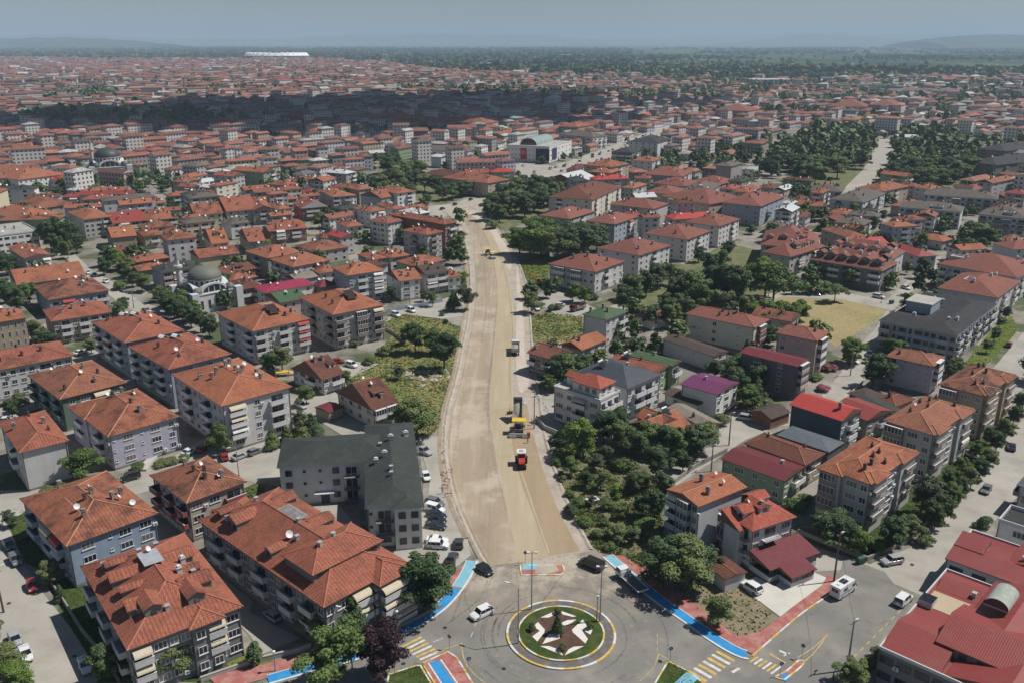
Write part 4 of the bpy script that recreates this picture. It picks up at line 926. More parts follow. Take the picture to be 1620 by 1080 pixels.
# --- bottom left
H('blue-walled three-storey block with stained orange hip roof, by the left street', (105, 865), (252, 812), (30, 789), 3, 'blue', 'or', F='.W.sWW', L_='wbWbaw', h=9, ch=6, dishes=4, balk='bluegrey', group=GA, chk='abc', wings=((.05, .1, .6, .8, 'hip', .15),))
b2, r2, hf2, _ = H('big grey block in front with orange roof full of small dormers', (210, 1019), (401, 961), (113, 895), 3, 'dgrey', 'rd', F='aWwWwaW', L_='wbwwbwwbw', by=None, h=9.3, pitch=.42, ch=9, chk='zzw', dishes=1, balk='pale', group=GA,
 wings=((.5, -.035, .82, .5, 'hip', 0),), dorm=((.13, .62, 'L', 3.2, 1.5, 'g'), (.13, .28, 'L', 3.2, 1.5, 'g'), (.16, .46, 'L', 1.6, 1.2, 'g'), (.16, .78, 'L', 1.6, 1.2, 'g'), (.86, .3, 'R', 3.4, 1.5, 'g'), (.86, .62, 'R', 3.4, 1.5, 'g'), (.86, .46, 'R', 1.6, 1.1, 'g'), (.3, .14, 'F', 2.6, 1.4, 'g'), (.66, .12, 'F', 2.6, 1.4, 'g')))
heat_sheet = MB(); heat_sheet.box(-1.6, 1.6, -2.4, 2.4, 0, .08, m_zinc)
heat_sheet.build('roof_light', r2, (0, 3, hf2(0, 3) + .15))
b3, r3, hf3, _ = H('longest grey block with red-orange roof and raised attic, beside the cycle path', (512, 961), (649, 890), (310, 823), 3, 'dgrey', 'rd', F='wWaaa', L_='wwbwbwwbwwbwbw', h=9.3, pitch=.42, ch=6, chk='zzz', balk='pale', group=GA, awn=('cream',),
 wings=((.10, .13, .93, .36, 'hip', 2.7), (.55, -.05, .98, .3, 'hip', -.1), (.2, .8, .62, 1.03, 'hip', .1)), dorm=((.13, .78, 'L', 3.6, 1.5, 'g'), (.1, .46, 'L', 2.2, 1.2, 'g'), (.14, .9, 'L', 1.6, 1.1, 'g'), (.88, .5, 'R', 3, 1.4, 'g'), (.88, .8, 'R', 3, 1.3, 'g')))
b = MB(); b.box(-1.5, 1.5, -3, 3, 0, .35, m_zinc); b.box(-1.3, 1.3, -2.8, 2.8, .35, .42, m_gc); b.build('roof_light', r3, (1.5, 4, hf3(1.5, 4) + .05))
dish(r3, -3, -2, hf3(-3, -2), .7)
H('white-grey block with plain rendered front and orange hip roof, left edge', (29, 718), (109, 697), (-2, 667), 3, 'pale', 'rd', F='', L_='wwbw', by=777, ch=4, chk='ad', group=GA)
H('lilac-walled three-storey block with orange hip roof beside the concrete street', (170, 692), (284, 659), (109, 643), 3, 'lilac', 'or', F='sWsWw', L_='wbwwbw', by=744, ch=5, dishes=2, balk='white', group=GA, chk='abc', wings=((-.02, .55, .5, 1.02, 'hip', -.1),), pitch=.36)
H('small brown-balconied block with weathered roof behind the big grey blocks', (295, 797), (391, 762), (236, 752), 3, 'beige', 'ol', F='WWb', L_='bwbwb', h=9, ch=5, dishes=2, balk='red', group=GA, chk='ab')
H('dark green-walled block with weathered orange roof above the lilac block', (94, 633), (201, 605), (44, 594), 3, 'green', 'ol', F='.wWaW', L_='bwbwb', h=9, ch=5, dishes=2, balk='green', group=GA, chk='bc')
H('long white three-storey block with red roof at the left edge', (-50, 594), (122, 563), (-74, 570), 3, 'pale', 'rd', F='wwwwwwwbww', h=9, ch=5, group=GA, chk='b')
H('topmost of three joined blocks in a diagonal row, red-brown hip roof', (198, 543), (294, 523), (144, 511), 4, 'bluegrey', 'rd', F='ww.ww', L_='bwbwbw', h=11.5, ch=4, dishes=2, covers=2, group=GA, chk='bd')
H('middle of three joined blocks in a diagonal row, with white chimney covers', (266, 586), (366, 560), (204, 549), 4, 'bluegrey', 'rd', F='ww.ww', L_='bwbwbw', h=11.5, ch=3, dishes=2, covers=2, group=GA, chk='bd')
b9, r9, hf9, _ = H('lowest of three joined blocks, white balconies over parked cars and many chimneys', (350, 643), (463, 612), (270, 592), 4, 'pale', 'nw', F='awb', L_='wwbwwbww', by=716, ch=11, dishes=4, group=GA, awn=('white', 'cream'), chk='aac', pitch=.3)
H('four-storey block with solar panel, second from the meadow in its pair', (400, 525), (492, 505), (341, 496), 4, 'grey', 'nw', F='bwsbwa', L_='wwbwwb', by=577, ch=3, panel=1, group=GA, awn=('red', 'blue'), balk='pale', chk='b')
H('four-storey block with solar panel standing at the edge of the meadow', (527, 499), (609, 483), (472, 471), 4, 'grey', 'nw', F='bwsBwb', L_='wwbwwb', by=554, ch=3, panel=1, group=GA, balk='mocha', chk='b')
H('small white gabled house with brown roof behind the parking place', (510, 602), (546, 590), (459, 583), 2, 'pale', 'br', F='wb', L_='wWbw', rt='gx', pitch=.55, h=4.8, ch=2, chk='a', dishes=1, name='detached_house', cat='house', dorm=((.75, .2, 'F', 2, 1.1, 'g'),))
H('cream gabled house with red-brown roof and dormer above the dark green roof', (589, 650), (630, 636), (531, 620), 2, 'cream', 'br', F='BB', L_='wwww', rt='gx', pitch=.55, h=5.6, ch=1, dishes=2, name='detached_house', cat='house', dorm=((.55, .2, 'F', 3.2, 1.1, 's'),), awn=('cream',))
H('single-storey flat red-roofed annex beside the two gabled houses', (520, 654), (541, 644), (500, 644), 1, 'tan', 'mr', rt='gx', pitch=.15, h=2.8, ch=0, near=True, name='garage', cat='garage', ov=.2, pipes=False)

def frm_at(o, h, thd, x0, x1, y0, y1):
 X, Y = at(*o, h); th = rad(thd); cx_, cy_ = (x0 + x1) / 2, (y0 + y1) / 2
 return (th, x1 - x0, y1 - y0, X + cx_ * math.cos(th) - cy_ * math.sin(th), Y + cx_ * math.sin(th) + cy_ * math.cos(th))
def wins(root, x0, x1, y, h, fl, spec, rz=0, bst='', balk='white', wall='white', fh=2.85, z0=.5):
 """a row of openings on any stretch of wall (local coordinates of the building)"""
 n = len(spec); ca, sa = math.cos(rz), math.sin(rz)
 for i, c in enumerate(spec):
  t = (i + .5) / n; x, yy = (x0 + (x1 - x0) * t, y) if rz == 0 else (y, x0 + (x1 - x0) * t)
  for f in range(fl):
   z = z0 + f * fh
   if c in 'wWs':
    fr_, gl = win_data({'w': 1.4, 'W': 2.2, 's': .6}[c], {'s': .6}.get(c, 1.4), 'd' in bst, 0 if c == 's' else 1); o = obj('window', fr_, root, (x, yy, z + (1.4 if c == 's' else .8)), rz); obj('pane', R.choice(gl), o)
   elif c in 'ba':
    bd, dd = balc_data(3.4, 1.2, bst, balk); o = obj('balcony', bd, root, (x, yy, z), rz); obj('balcony_door', dd, o)
    if c == 'a': obj('awning', awn_data(3.4, 'cream'), o, (0, 0, -.05))
# the L-shaped dark green roof: one building of two wings
DG = frm_at((577, 797), 9.3, 9, 0, 11.4, -2, 38)
root, ro, hf, dm = H('L-shaped off-white block with a dark green hip roof beside the roadworks', fl=3, wall='white', roof='dg', F='sbWw', frm=DG, h=9.3, pitch=.3, ch=7, chk='wwz', bst='dr', fas=m_fascia_w, ov=.5, balk='dgrey', group=GA,
 wings=((-1.62, .51, .6, .88, 'hip', 0), (.45, -.03, 1.0, .3, 'hip', -.05)))
wins(root, -23.5, -7, .51 * 40 - 20 + .45, 9.3, 3, 'wsswb', bst='dr', balk='dgrey'); wins(root, -14, 0, -5.75, 9.3, 3, 'b.w.', -math.pi / 2, 'dr', 'dgrey'); wins(root, -2, 16, 5.3, 9.3, 3, 'bwbwbw', math.pi / 2, 'dr', 'dgrey')
wins(root, .2, 5.1, -20.72, 9.3, 3, 'ww', bst='d'); wins(b2, .6, 5.2, -14.71, 9.3, 3, 'ww', fh=2.9); wins(b3, 1.4, 8.2, -21.66, 9.3, 3, 'aa', fh=2.9, balk='pale')
b = MB(); b.box(-2.2, 2.2, -1.2, 0, 2.7, 2.85, m_fascia_w); b.box(-.9, .9, -.06, 0, 0, 2.4, m_frame_d); b.build('entrance_canopy', root, (-14.5, .85, 0))

# --- right of the roadworks, near
GR = 'houses right of the roadworks'
H('left of two white and red houses, plain side wall and low orange gable', (1105, 801), (1186, 771), (1051, 774), 4, 'dwhite', 'nw', F='', L_='bBw', R_='', rt='gx', pitch=.22, by=874, ch=2, dishes=2, chk='a', balk='bluegrey', group=GR, ov=.5)
root, ro, hf, dm = H('right of two white and red houses, with maroon shop roofs at its foot', (1190, 841), (1262, 818), (1135, 806), 3, 'dwhite', 'cr', F='wbW', L_='Bb', by=899, ch=1, chk='a', dishes=1, balk='pale', group=GR, pitch=.42, bst='r',
 wings=((-.12, .2, .3, .75, 'sy', -.6),), dorm=((.1, .55, 'L', 3, 1.2, 'g'), (.5, .3, 'F', 2.6, 1.1, 'g'), (.85, .8, 'R', 3, 1.2, 'g')))
w0, d0, hh = dm
def canopy(root, x0, x1, y0, y1, z, rise, posts=True, roof='mr', wallz=1.1, wall='dwhite', walls=True):
 b = MB(); hip_faces(b, x0, x1, y0, y1, z, rise, 'sy', TC[roof], None, th=.12); o = b.build('canopy_roof', root)
 if walls:
  b = MB(); b.box(x0 + .4, x1 - .4, y0 + .4, y0 + .6, 0, wallz, WM(wall)); b.box(x0 + .4, x0 + .6, y0 + .6, y1, 0, wallz, WM(wall)); b.box(x1 - .6, x1 - .4, y0 + .6, y1, 0, z, WM(wall)); b.build('canopy_wall', root)
  b = MB(); n = max(2, int((x1 - x0) / 1.6))
  for i in range(n + 1):
   x = x0 + .45 + (x1 - x0 - .9) * i / n; b.box(x - .06, x + .06, y0 + .42, y0 + .56, wallz, z, m_frame_d)
  b.box(x0 + .5, x1 - .5, y0 + .46, y0 + .5, wallz, z - .1, m_gd); b.build('shop_front', root)
canopy(root, -w0 / 2 + .2, w0 / 2 + 1.5, -d0 / 2 - 5.2, -d0 / 2 + .55, 2.9, .22); canopy(root, -w0 / 2 + 2.5, w0 / 2 - 2.5, -d0 / 2 - 8.4, -d0 / 2 - 4.9, 2.3, .2, wall='pale')
gar, *_ = H('low dark red garage roof tucked between the white and red houses and tree', (1148, 918), (1182, 905), (1112, 890), 1, 'pale', 'br', rt='gy', pitch=.12, h=2.8, ch=0, name='garage', cat='garage', ov=.3, plinth=False, pipes=False)
H('light green long house under a maroon metal gable roof beside the lane', (1241, 762), (1273, 738), (1141, 726), 2, 'lgreen', 'mr', F='wb', L_='sWwsw', rt='gy', pitch=.2, h=5.8, ch=1, chk='z', heat=0, name='long_house', cat='house', ov=.35, group=GR)
H('tan house with brown hip roof behind the light green long house', (1274, 737), (1306, 718), (1176, 701), 2, 'beige', 'br', F='bW', L_='www', h=6, ch=2, chk='d', name='long_house', cat='house', group=GR, balk='beige')
H('grey-rendered shed under a broad blue-grey metal hip roof', (1311, 715), (1338, 700), (1226, 688), 1, 'slate', 'gy', h=6, pitch=.2, ch=0, name='metal_roofed_hall', cat='shed', ov=.4, group=GR, pipes=False)
root, ro, hf, dm = H('slate-sided block with a bright red metal gable roof and white-blue front', (1334, 669), (1360, 648), (1254, 640), 3, 'slate', 'rm', F='wbw', rt='gy', pitch=.32, h=9.2, ch=1, chk='a', ov=.45, group=GR, balk='white')
b = MB(); b.box(-dm[0] / 2 + .5, dm[0] / 2 - .5, -.03, .02, .3, 9.1, WM('bluegrey')); b.build('front_facing', root, (0, -dm[1] / 2 + .45, 0))
H('house with a dull pink metal gable roof behind the bright red roof', (1374, 670), (1402, 649), (1326, 645), 2, 'stone', 'rr', F='wb', rt='gy', pitch=.25, h=6, ch=0, name='metal_roofed_house', cat='house', ov=.4, group=GR)
H('low house under a narrow dark green shingle roof between pink and brown roofs', (1398, 665), (1418, 650), (1362, 634), 1, 'stone', 'dg', rt='gy', pitch=.22, h=4.2, ch=0, name='low_house', cat='house', ov=.4, group=GR)
H('small low house with clean brown hip roof below the lilac blank wall', (1419, 647), (1440, 631), (1390, 632), 1, 'beige', 'br', F='w', h=3.6, ch=2, chk='d', name='low_house', cat='house', group=GR)
H('small old house with weathered brown roof by the pink oleanders', (1372, 636), (1394, 624), (1346, 622), 1, 'stone', 'db', F='', h=3.4, ch=0, name='low_house', cat='house', group=GR)
BS = 'garden apartment blocks with curved balconies'
H('nearest garden block, orange-roofed with white-edged brown balconies', (1377, 766), (1454, 714), (1292, 738), 4, 'grey', 'nw', F='b.W.b', L_='BsWw', by=846, ch=6, chk='bdd', balk='mocha', group=BS, pitch=.34, wings=((-.04, .5, .5, 1.0, 'hip', -.1), (.05, -.06, .36, .4, 'hip', -.1), (.62, -.06, .98, .4, 'hip', -.1)))
H('middle garden block, weathered tile roof over grey walls and curved balconies', (1477, 689), (1542, 647), (1395, 665), 4, 'grey', 'ol', F='b.W.b', L_='BWw', h=11.8, ch=6, chk='bdd', balk='mocha', group=BS, dishes=1, wings=((.05, -.06, .36, .4, 'hip', -.1), (.62, -.06, .98, .4, 'hip', -.1)))
H('farthest garden block, tan walls and weathered tile roof near the avenue', (1557, 626), (1611, 593), (1480, 608), 4, 'tan', 'ol', F='b.W.b', L_='BWw', h=12, ch=6, chk='bdd', balk='mocha', group=BS, dishes=1, awn=('white',), wings=((.05, -.06, .36, .4, 'hip', -.1), (.62, -.06, .98, .4, 'hip', -.1)))
H('pale lilac block with an almost blank side wall and brown tile roof', (1477, 580), (1497, 565), (1399, 564), 4, 'lilac', 'ol', F='B', L_='ws.ss', by=625, ch=2, chk='d', group=GR)
H('dark-sided block with long maroon-brown gable roof above the open yard', (1262, 581), (1280, 569), (1171, 558), 4, 'dpaint', 'mr', F='B', L_='.w.w.', rt='gy', pitch=.2, h=10, ch=0, ov=.4, group=GR, balk='pink')
H('pinkish-white slab block with white stacked balconies facing the dry field', (1292, 540), (1314, 526), (1225, 527), 4, 'pink', 'pk', F='B', L_='w.s..', by=598, ch=2, chk='d', group=GR, balk='white')
H('cream block with tiny windows in its side and orange balcony ends', (1194, 520), (1217, 506), (1084, 497), 3, 'cream', 'pk', F='B', L_='.sw.s.', by=560, ch=5, chk='dab', group=GR, balk='red')
H('long low white house with dark brown roof behind the conifer', (1129, 565), (1150, 556), (1050, 537), 2, 'pale', 'db', F='w', L_='s.s.', rt='gy', pitch=.2, h=5.4, ch=1, name='long_house', cat='house', ov=.3, group=GR)
H('white and red-banded house with a purple metal roof', (1134, 625), (1170, 605), (1076, 608), 3, 'white', 'pu', F='wWw', L_='..', rt='gy', pitch=.16, h=7, ch=1, chk='z', name='metal_roofed_house', cat='house', ov=.4, group=GR)
H('low white house with a dark brown roof in front of the purple roof', (1104, 641), (1126, 632), (1047, 622), 1, 'white', 'db', L_='w.', rt='gy', pitch=.18, h=3.4, ch=2, chk='z', name='low_house', cat='house', group=GR)
H('old shed with a ribbed tan sheet gable roof beside the open yard', (1114, 680), (1137, 669), (1060, 646), 1, 'stone', 'tn', rt='gy', pitch=.26, h=3.8, ch=1, chk='d', name='barn', cat='shed', group=GR, pipes=False)
root, ro, hf, dm = H('orange cross-roofed house with solar heater behind the big bright tree', (1056, 697), (1103, 679), (990, 671), 2, 'grey', 'nw', F='wb', L_='Www', rt='gx', pitch=.5, h=5.2, ch=2, chk='z', heat=1, name='detached_house', cat='house', group=GR, wings=((.2, .3, .85, .95, 'gy', 1.6),))
root, ro, hf, dm = H('white terrace apartment block with red attic roofs and corner balconies', (950, 636), (983, 619), (874, 612), 3, 'white', 'cc', F='bbb', L_='WwbW', rt='flat', by=None, h=9.6, par=.5, ch=0, balk='white', bst='g', group=GR, ov=.4)
w0, d0, hh = dm; b = MB(); e = .01
b.box(-w0 / 2 + 1.6, w0 / 2 - 1.2, -d0 / 2 + 1.5, d0 / 2 - 5.5, hh + .06, hh + 2.7, WM('white'), skip='D'); b.box(-w0 / 2 + 4.5, w0 / 2 - 2, d0 / 2 - 5.5, d0 / 2 - 1.4, hh + .06, hh + 2.2, WM('white'), skip='D'); at_o = b.build('attic', root)
b = MB(); hip_faces(b, -w0 / 2 + 1.1, w0 / 2 - .7, -d0 / 2 + 1, d0 / 2 - 5, hh + 2.7, .5, 'hip', TC['cr'], None); hip_faces(b, -w0 / 2 + 4, w0 / 2 - 1.6, d0 / 2 - 8, d0 / 2 - .9, hh + 2.3, .5, 'gy', TC['cr'], None); b.build('roof', at_o)
wins(root, -w0 / 2 + 2, w0 / 2 - 2, -d0 / 2 + 1.48, 3, 1, 'ww', z0=hh + .1); wins(root, d0 / 2 - 7, -d0 / 2 + 2, -w0 / 2 + 1.58, 3, 1, 'www', -math.pi / 2, z0=hh + .1)
H('white block with a slate-blue metal hip roof next to the terrace apartment', (994, 619), (1039, 592), (918, 588), 3, 'dwhite', 'dk', F='wbbw', L_='bw', by=668, ch=2, chk='zz', heat=1, pitch=.36, group=GR, ov=.5)
H('green-walled house under a red-brown gable roof with solar heater', (1044, 591), (1055, 579), (968, 571), 2, 'lgreen', 'rd', F='w', rt='gy', pitch=.3, h=7, ch=1, heat=1, name='detached_house', cat='house', group=GR)
H('balconied house under a green metal gable roof beside the conifer', (1064, 580), (1078, 571), (997, 563), 2, 'lgreen', 'gn', F='b', rt='gy', pitch=.25, h=7.2, ch=1, heat=0, name='detached_house', cat='house', group=GR)
H('grey-pink two-storey house with dull red gable beside the gravel track', (873, 570), (906, 556), (834, 558), 2, 'mocha', 'pk', F='w', L_='bWb', rt='gy', pitch=.4, by=600, ch=3, name='detached_house', cat='house', group=GR)
H('orange-roofed two-storey house joined to the grey-pink gabled house', (921, 556), (959, 538), (888, 545), 2, 'grey', 'nw', F='bww', rt='gx', pitch=.4, h=6, ch=2, name='detached_house', cat='house', group=GR)
H('white block with green hip roof between two trees and meadow', (959, 507), (995, 493), (919, 498), 3, 'pale', 'gn', F='wwb', L_='..', by=549, ch=3, chk='a', group=GR, pitch=.3)
H('pink oleander house, small white cottage with pinkish roof by the park trees', (1030, 512), (1050, 503), (1012, 500), 1, 'pale', 'rr', F='w', h=3.5, ch=0, name='cottage', cat='house', rt='gx', pitch=.4, group=GR)
H('tumbledown brown shed with dark shingle roof at the top of the yard', (1220, 664), (1250, 652), (1188, 650), 1, 'brick', 'db', rt='gx', pitch=.35, h=3, ch=0, name='shed', cat='shed', ov=.3, group=GR, pipes=False)
# --- right edge, maroon complex and neighbours
root, ro, hf, dm = H('maroon-roofed complex with barrel skylight and walled roof court, bottom right', fl=2, wall='dgrey', roof='rr', rt='flat', frm=frm_at((1388, 1023), 6.6, -43.66, 0, 27, 0, 29.8), h=6.4, par=.45, ch=0, ov=.2, F='WWWWWWWWWW', name='restaurant_complex', cat='building', bst='d',
 wings=((.012, .02, .34, .44, 'gx', -.1), (.03, .76, .42, .985, 'gx', -.1), (.24, .18, 1.02, .62, 'gx', 1.6), (.30, .38, .72, .98, 'gy', 1.5), (.36, .02, .98, .3, 'gy', -.05)), pitch=.28, plinth=False)
b = MB(); n = 14; r0, r1 = 2.3, 3.0
m_bar = mat('skylight_sheet', (.33, .36, .31), rough=.3, var=.15, scale=1.5, stain=.3)
for i in range(n):
 a0, a1 = math.pi * i / n, math.pi * (i + 1) / n; b.slope([(-3.2, -r0 * math.cos(a0), r0 * .8 * math.sin(a0)), (3.2, -r0 * math.cos(a0), r0 * .8 * math.sin(a0)), (3.2, -r0 * math.cos(a1), r0 * .8 * math.sin(a1)), (-3.2, -r0 * math.cos(a1), r0 * .8 * math.sin(a1))], m_bar)
 for sx in (-3.2, 3.2): b.face([(sx, 0, 0), (sx, -r0 * math.cos(a0), r0 * .8 * math.sin(a0)), (sx, -r0 * math.cos(a1), r0 * .8 * math.sin(a1))], m_gd)
for k in range(5):
 x = -3.2 + 1.6 * k; b.box(x - .05, x + .05, -r0 - .03, r0 + .03, -.3, 0, m_zinc)
sk_ = b.build('barrel_skylight', ro, (-2.3, 5.5, 10.3), math.pi / 2); sk_.scale = (.9, .8, .8)
for x, y in ((3, 8), (6.5, 2), (-7, 9)): chimney(ro, x, y, hf(x, y), 'z')
m_court = ground_mat('court_tiles', [(.42, .34, .24), ((.34, .28, .2), .8, .5, .7, .5)])
b = MB(); b.box(-12.6, -6.8, 1.4, 6.8, 6.4, 6.52, m_court); b.build('roof_court', root); b = MB(); b.box(-13.2, -11, .8, 3.4, 6.45, 7.6, m_fascia_w, top=m_gd); b.build('skylight_box', root)
root, ro, hf, dm = H('red metal-roofed low building with white parapet behind the maroon complex', fl=2, wall='pale', roof='rr', rt='flat', frm=frm_at((1511, 869), 6.6, -43.6, -.5, 19, -3.8, 10.5), h=6, par=.4, ch=1, chk='z', ov=.2, F='WWWWW', name='restaurant_annex', cat='building', bst='d', plinth=False,
 wings=((.0, .0, 1.0, .62, 'gx', .2), (.0, .30, .26, .62, 'sy', 1.2), (.45, .4, 1.0, 1.0, 'gy', .6)), pitch=.2)
H('flat-roofed white-parapet house behind the red metal-roofed building', (1582, 850), (1592, 792), (1562, 826), 2, 'white', 'ch', rt='flat', frm=frm_at((1578, 822), 6.6, -43.6, 0, 16, 0, 8), h=6.2, par=.8, ch=1, chk='z', ov=.2, F='WW', name='flat_roofed_house', cat='house', plinth=False)
H('grey metal-roofed house with a brown balcony at the right edge', fl=2, wall='dwhite', roof='gy', rt='hip', frm=frm_at((1608, 766), 6.6, -43.6, 0, 14, 0, 8), h=6.4, ch=0, F='bb', L_='b', balk='mocha', pitch=.3, name='villa', cat='house')
# --- charcoal courtyard block
root, ro, hf, dm = H('charcoal-roofed courtyard block with grey-blue box tower, U-shaped', (1513, 531), (1582, 482), (1386, 508), 3, 'bluegrey', 'ch', F='bWbwvvbWbwbb', L_='bvWvWwwbw', h=9.2, ch=0, bst='d', fas=m_fascia_w, pitch=.26, balk='grey', ov=.4, wings=(), group=GB, pipes=False, bands=True, rt='flat', par=.05)
w0, d0, hh = dm; b = MB()
for (a, c, e, g, kd, dz) in ((-.5, .5, -.5, -.5 + 12.5 / d0 * 1, 'gx', 0),): pass
hip_faces(b, -w0 / 2, w0 / 2, -d0 / 2, -d0 / 2 + 12, hh + .1, .25, 'hip', TC['ch'], None, fas=m_fascia_w); hip_faces(b, -w0 / 2, -w0 / 2 + 13, -d0 / 2 + .02, d0 / 2, hh + .11, .25, 'hip', TC['ch'], None, fas=m_fascia_w)
hip_faces(b, w0 / 2 - 17, w0 / 2 - .1, -d0 / 2 + .03, d0 / 2 - .05, hh + .12, .25, 'hip', TC['ch'], None, fas=m_fascia_w); b.build('roof', root)
b = MB(); b.box(-5.5, 4.5, 1.5, 9.5, hh - 3, hh + 3.3, WM('bluegrey')); b.box(-5.8, 4.8, 1.2, 9.8, hh + 3.3, hh + 3.7, m_fascia_w, top=TC['cc']); b.build('stair_tower', root)
for x, y in ((-12, -6), (-10, -8), (9, 2), (10, 5), (-14, 4)): chimney(ro, x, y, hh + 1.2, 'w')
H('red-roofed block with a boxed roof terrace behind the charcoal courtyard block', (1582, 474), (1610, 446), (1487, 456), 3, 'grey', 'pk', F='wbwb', h=9.5, ch=3, chk='w', group=GB, near=False, wings=((.3, .4, .5, .7, 'flat', 2.2),))
H('largest red-roofed block with two boxed roof terraces, upper right', (1612, 442), (1648, 422), (1488, 418), 3, 'pale', 'pk', F='wbwbwb', L_='bwbwbwwbwbw', h=10, ch=4, chk='w', group=GB, near=False, wings=((.3, .25, .45, .45, 'flat', 2.2), (.25, .75, .4, .95, 'flat', 2.2)))
GD = 'long blocks with many little dormers'
dd = lambda n, fc, fx=None: tuple(((.16 if fc == 'L' else .84), (i + .7) / (n + .4), fc, 3.5, 1.5, 'g') for i in range(n))
H('front block of the twin dormered rows, dark front balconies over a hedge', (1397, 430), (1420, 416), (1282, 411), 3, 'dgrey', 'pk', F='ww', L_='bwbWbwb', h=8.6, ch=5, chk='w', pitch=.5, group=GD, near=False, dorm=dd(6, 'L') + dd(5, 'R'), fas=m_fascia_w, bst='d')
H('rear block of the twin dormered rows beside the curved street', (1412, 411), (1432, 398), (1305, 396), 3, 'pale', 'pk', F='ww', L_='', h=8.8, ch=4, chk='w', pitch=.5, group=GD, near=False, dorm=dd(5, 'L') + dd(4, 'R'), fas=m_fascia_w)
H('left dormered block standing end-on behind the biggest park tree', (1256, 412), (1290, 390), (1222, 399), 3, 'grey', 'pk', F='wbwbw', L_='ww', h=8.6, ch=4, chk='w', pitch=.5, group=GD, near=False, dorm=((.3, .3, 'L', 3, 1.3, 'g'), (.5, .2, 'F', 3, 1.2, 'g'), (.75, .2, 'F', 2.6, 1.2, 'g')))
H('long dormered block with a broken line of small gables, centre right', (1262, 386), (1326, 368), (1168, 392), 3, 'grey', 'pk', F='wbwbw', L_='bwbw', h=8.8, ch=5, chk='w', pitch=.5, group=GD, near=False, dorm=((.15, .3, 'L', 3, 1.3, 'g'), (.15, .6, 'L', 3, 1.3, 'g'), (.15, .85, 'L', 3, 1.3, 'g'), (.3, .2, 'F', 3, 1.2, 'g'), (.55, .2, 'F', 2.6, 1.2, 'g'), (.8, .2, 'F', 2.6, 1.2, 'g')))
# --- hip-roofed blocks in the middle right
GC = 'hip-roofed apartment blocks right of the road'
def M(label, A, B, C, fl, wall, roof, F='', L_='', **k):
 k.setdefault('near', False); k.setdefault('dishes', 2 if A[0] < 800 else 1); k.setdefault('ch', 5); k.setdefault('chk', 'bdaz'); return H(label, A, B, C, fl, wall, roof, F=F, L_=L_, **k)
M('nearest hip-roofed block right of the road, excavator at its side', (941, 431), (991, 414), (865, 418), 3, 'pale', 'pk', 'wbww', 'wBwBww', by=466, group=GC, near=True, ch=5, fas=m_fascia)
M('second hip-roofed block, behind the excavator block and wider', (1011, 405), (1063, 389), (942, 393), 4, 'pale', 'pk', 'wwbww', 'w.w.w', h=10.5, group=GC)
M('hip-roofed block facing the park trees from the north', (1088, 380), (1125, 366), (1017, 370), 4, 'pale', 'pk', 'wwbww', 'ww.ww', h=10.5, group=GC, heat=1)
M('hip-roofed block right of the one facing the park trees', (1138, 359), (1173, 347), (1081, 352), 4, 'pale', 'pk', 'wwwbw', 'w.w', h=10.5, group=GC, heat=1)
M('hip-roofed block behind the two bright roadside trees', (973, 356), (1011, 343), (925, 350), 4, 'bluegrey', 'pk', 'wwwaw', 'ww', h=10.5, group=GC, heat=1)
M('hip-roofed block peeping above the big roadside tree', (902, 348), (940, 335), (854, 341), 4, 'grey', 'pk', 'wbw', 'ww', h=10.5, group=GC)
M('grey-white block with brown side balconies, four storeys', (1035, 332), (1057, 323), (965, 324), 4, 'grey', 'pk', 'ss', 'wwbw', h=11, group=GC)
M('old cream block with dark weathered roof and roof terrace', (939, 318), (982, 296), (869, 312), 4, 'cream', 'br', 'bwbwb', 'bww', h=11, group=GC, ch=7)
M('wide beige block, stepped hip roof with solar heaters', (1125, 329), (1153, 314), (1069, 311), 4, 'beige', 'pk', 'wbw', 'bww', h=10, group=GC, heat=2)
M('white corner block with dark windows and dull red hip roof', (1205, 328), (1240, 312), (1142, 321), 4, 'bluegrey', 'pk', 'wwwww', 'ww.ww', h=10.8, group=GC, heat=1)
M('green-roofed white block is not this one: small red-hipped villa, centre', (965, 345), (985, 338), (945, 339), 2, 'grey', 'pk', 'w', 'w', h=6) if False else None
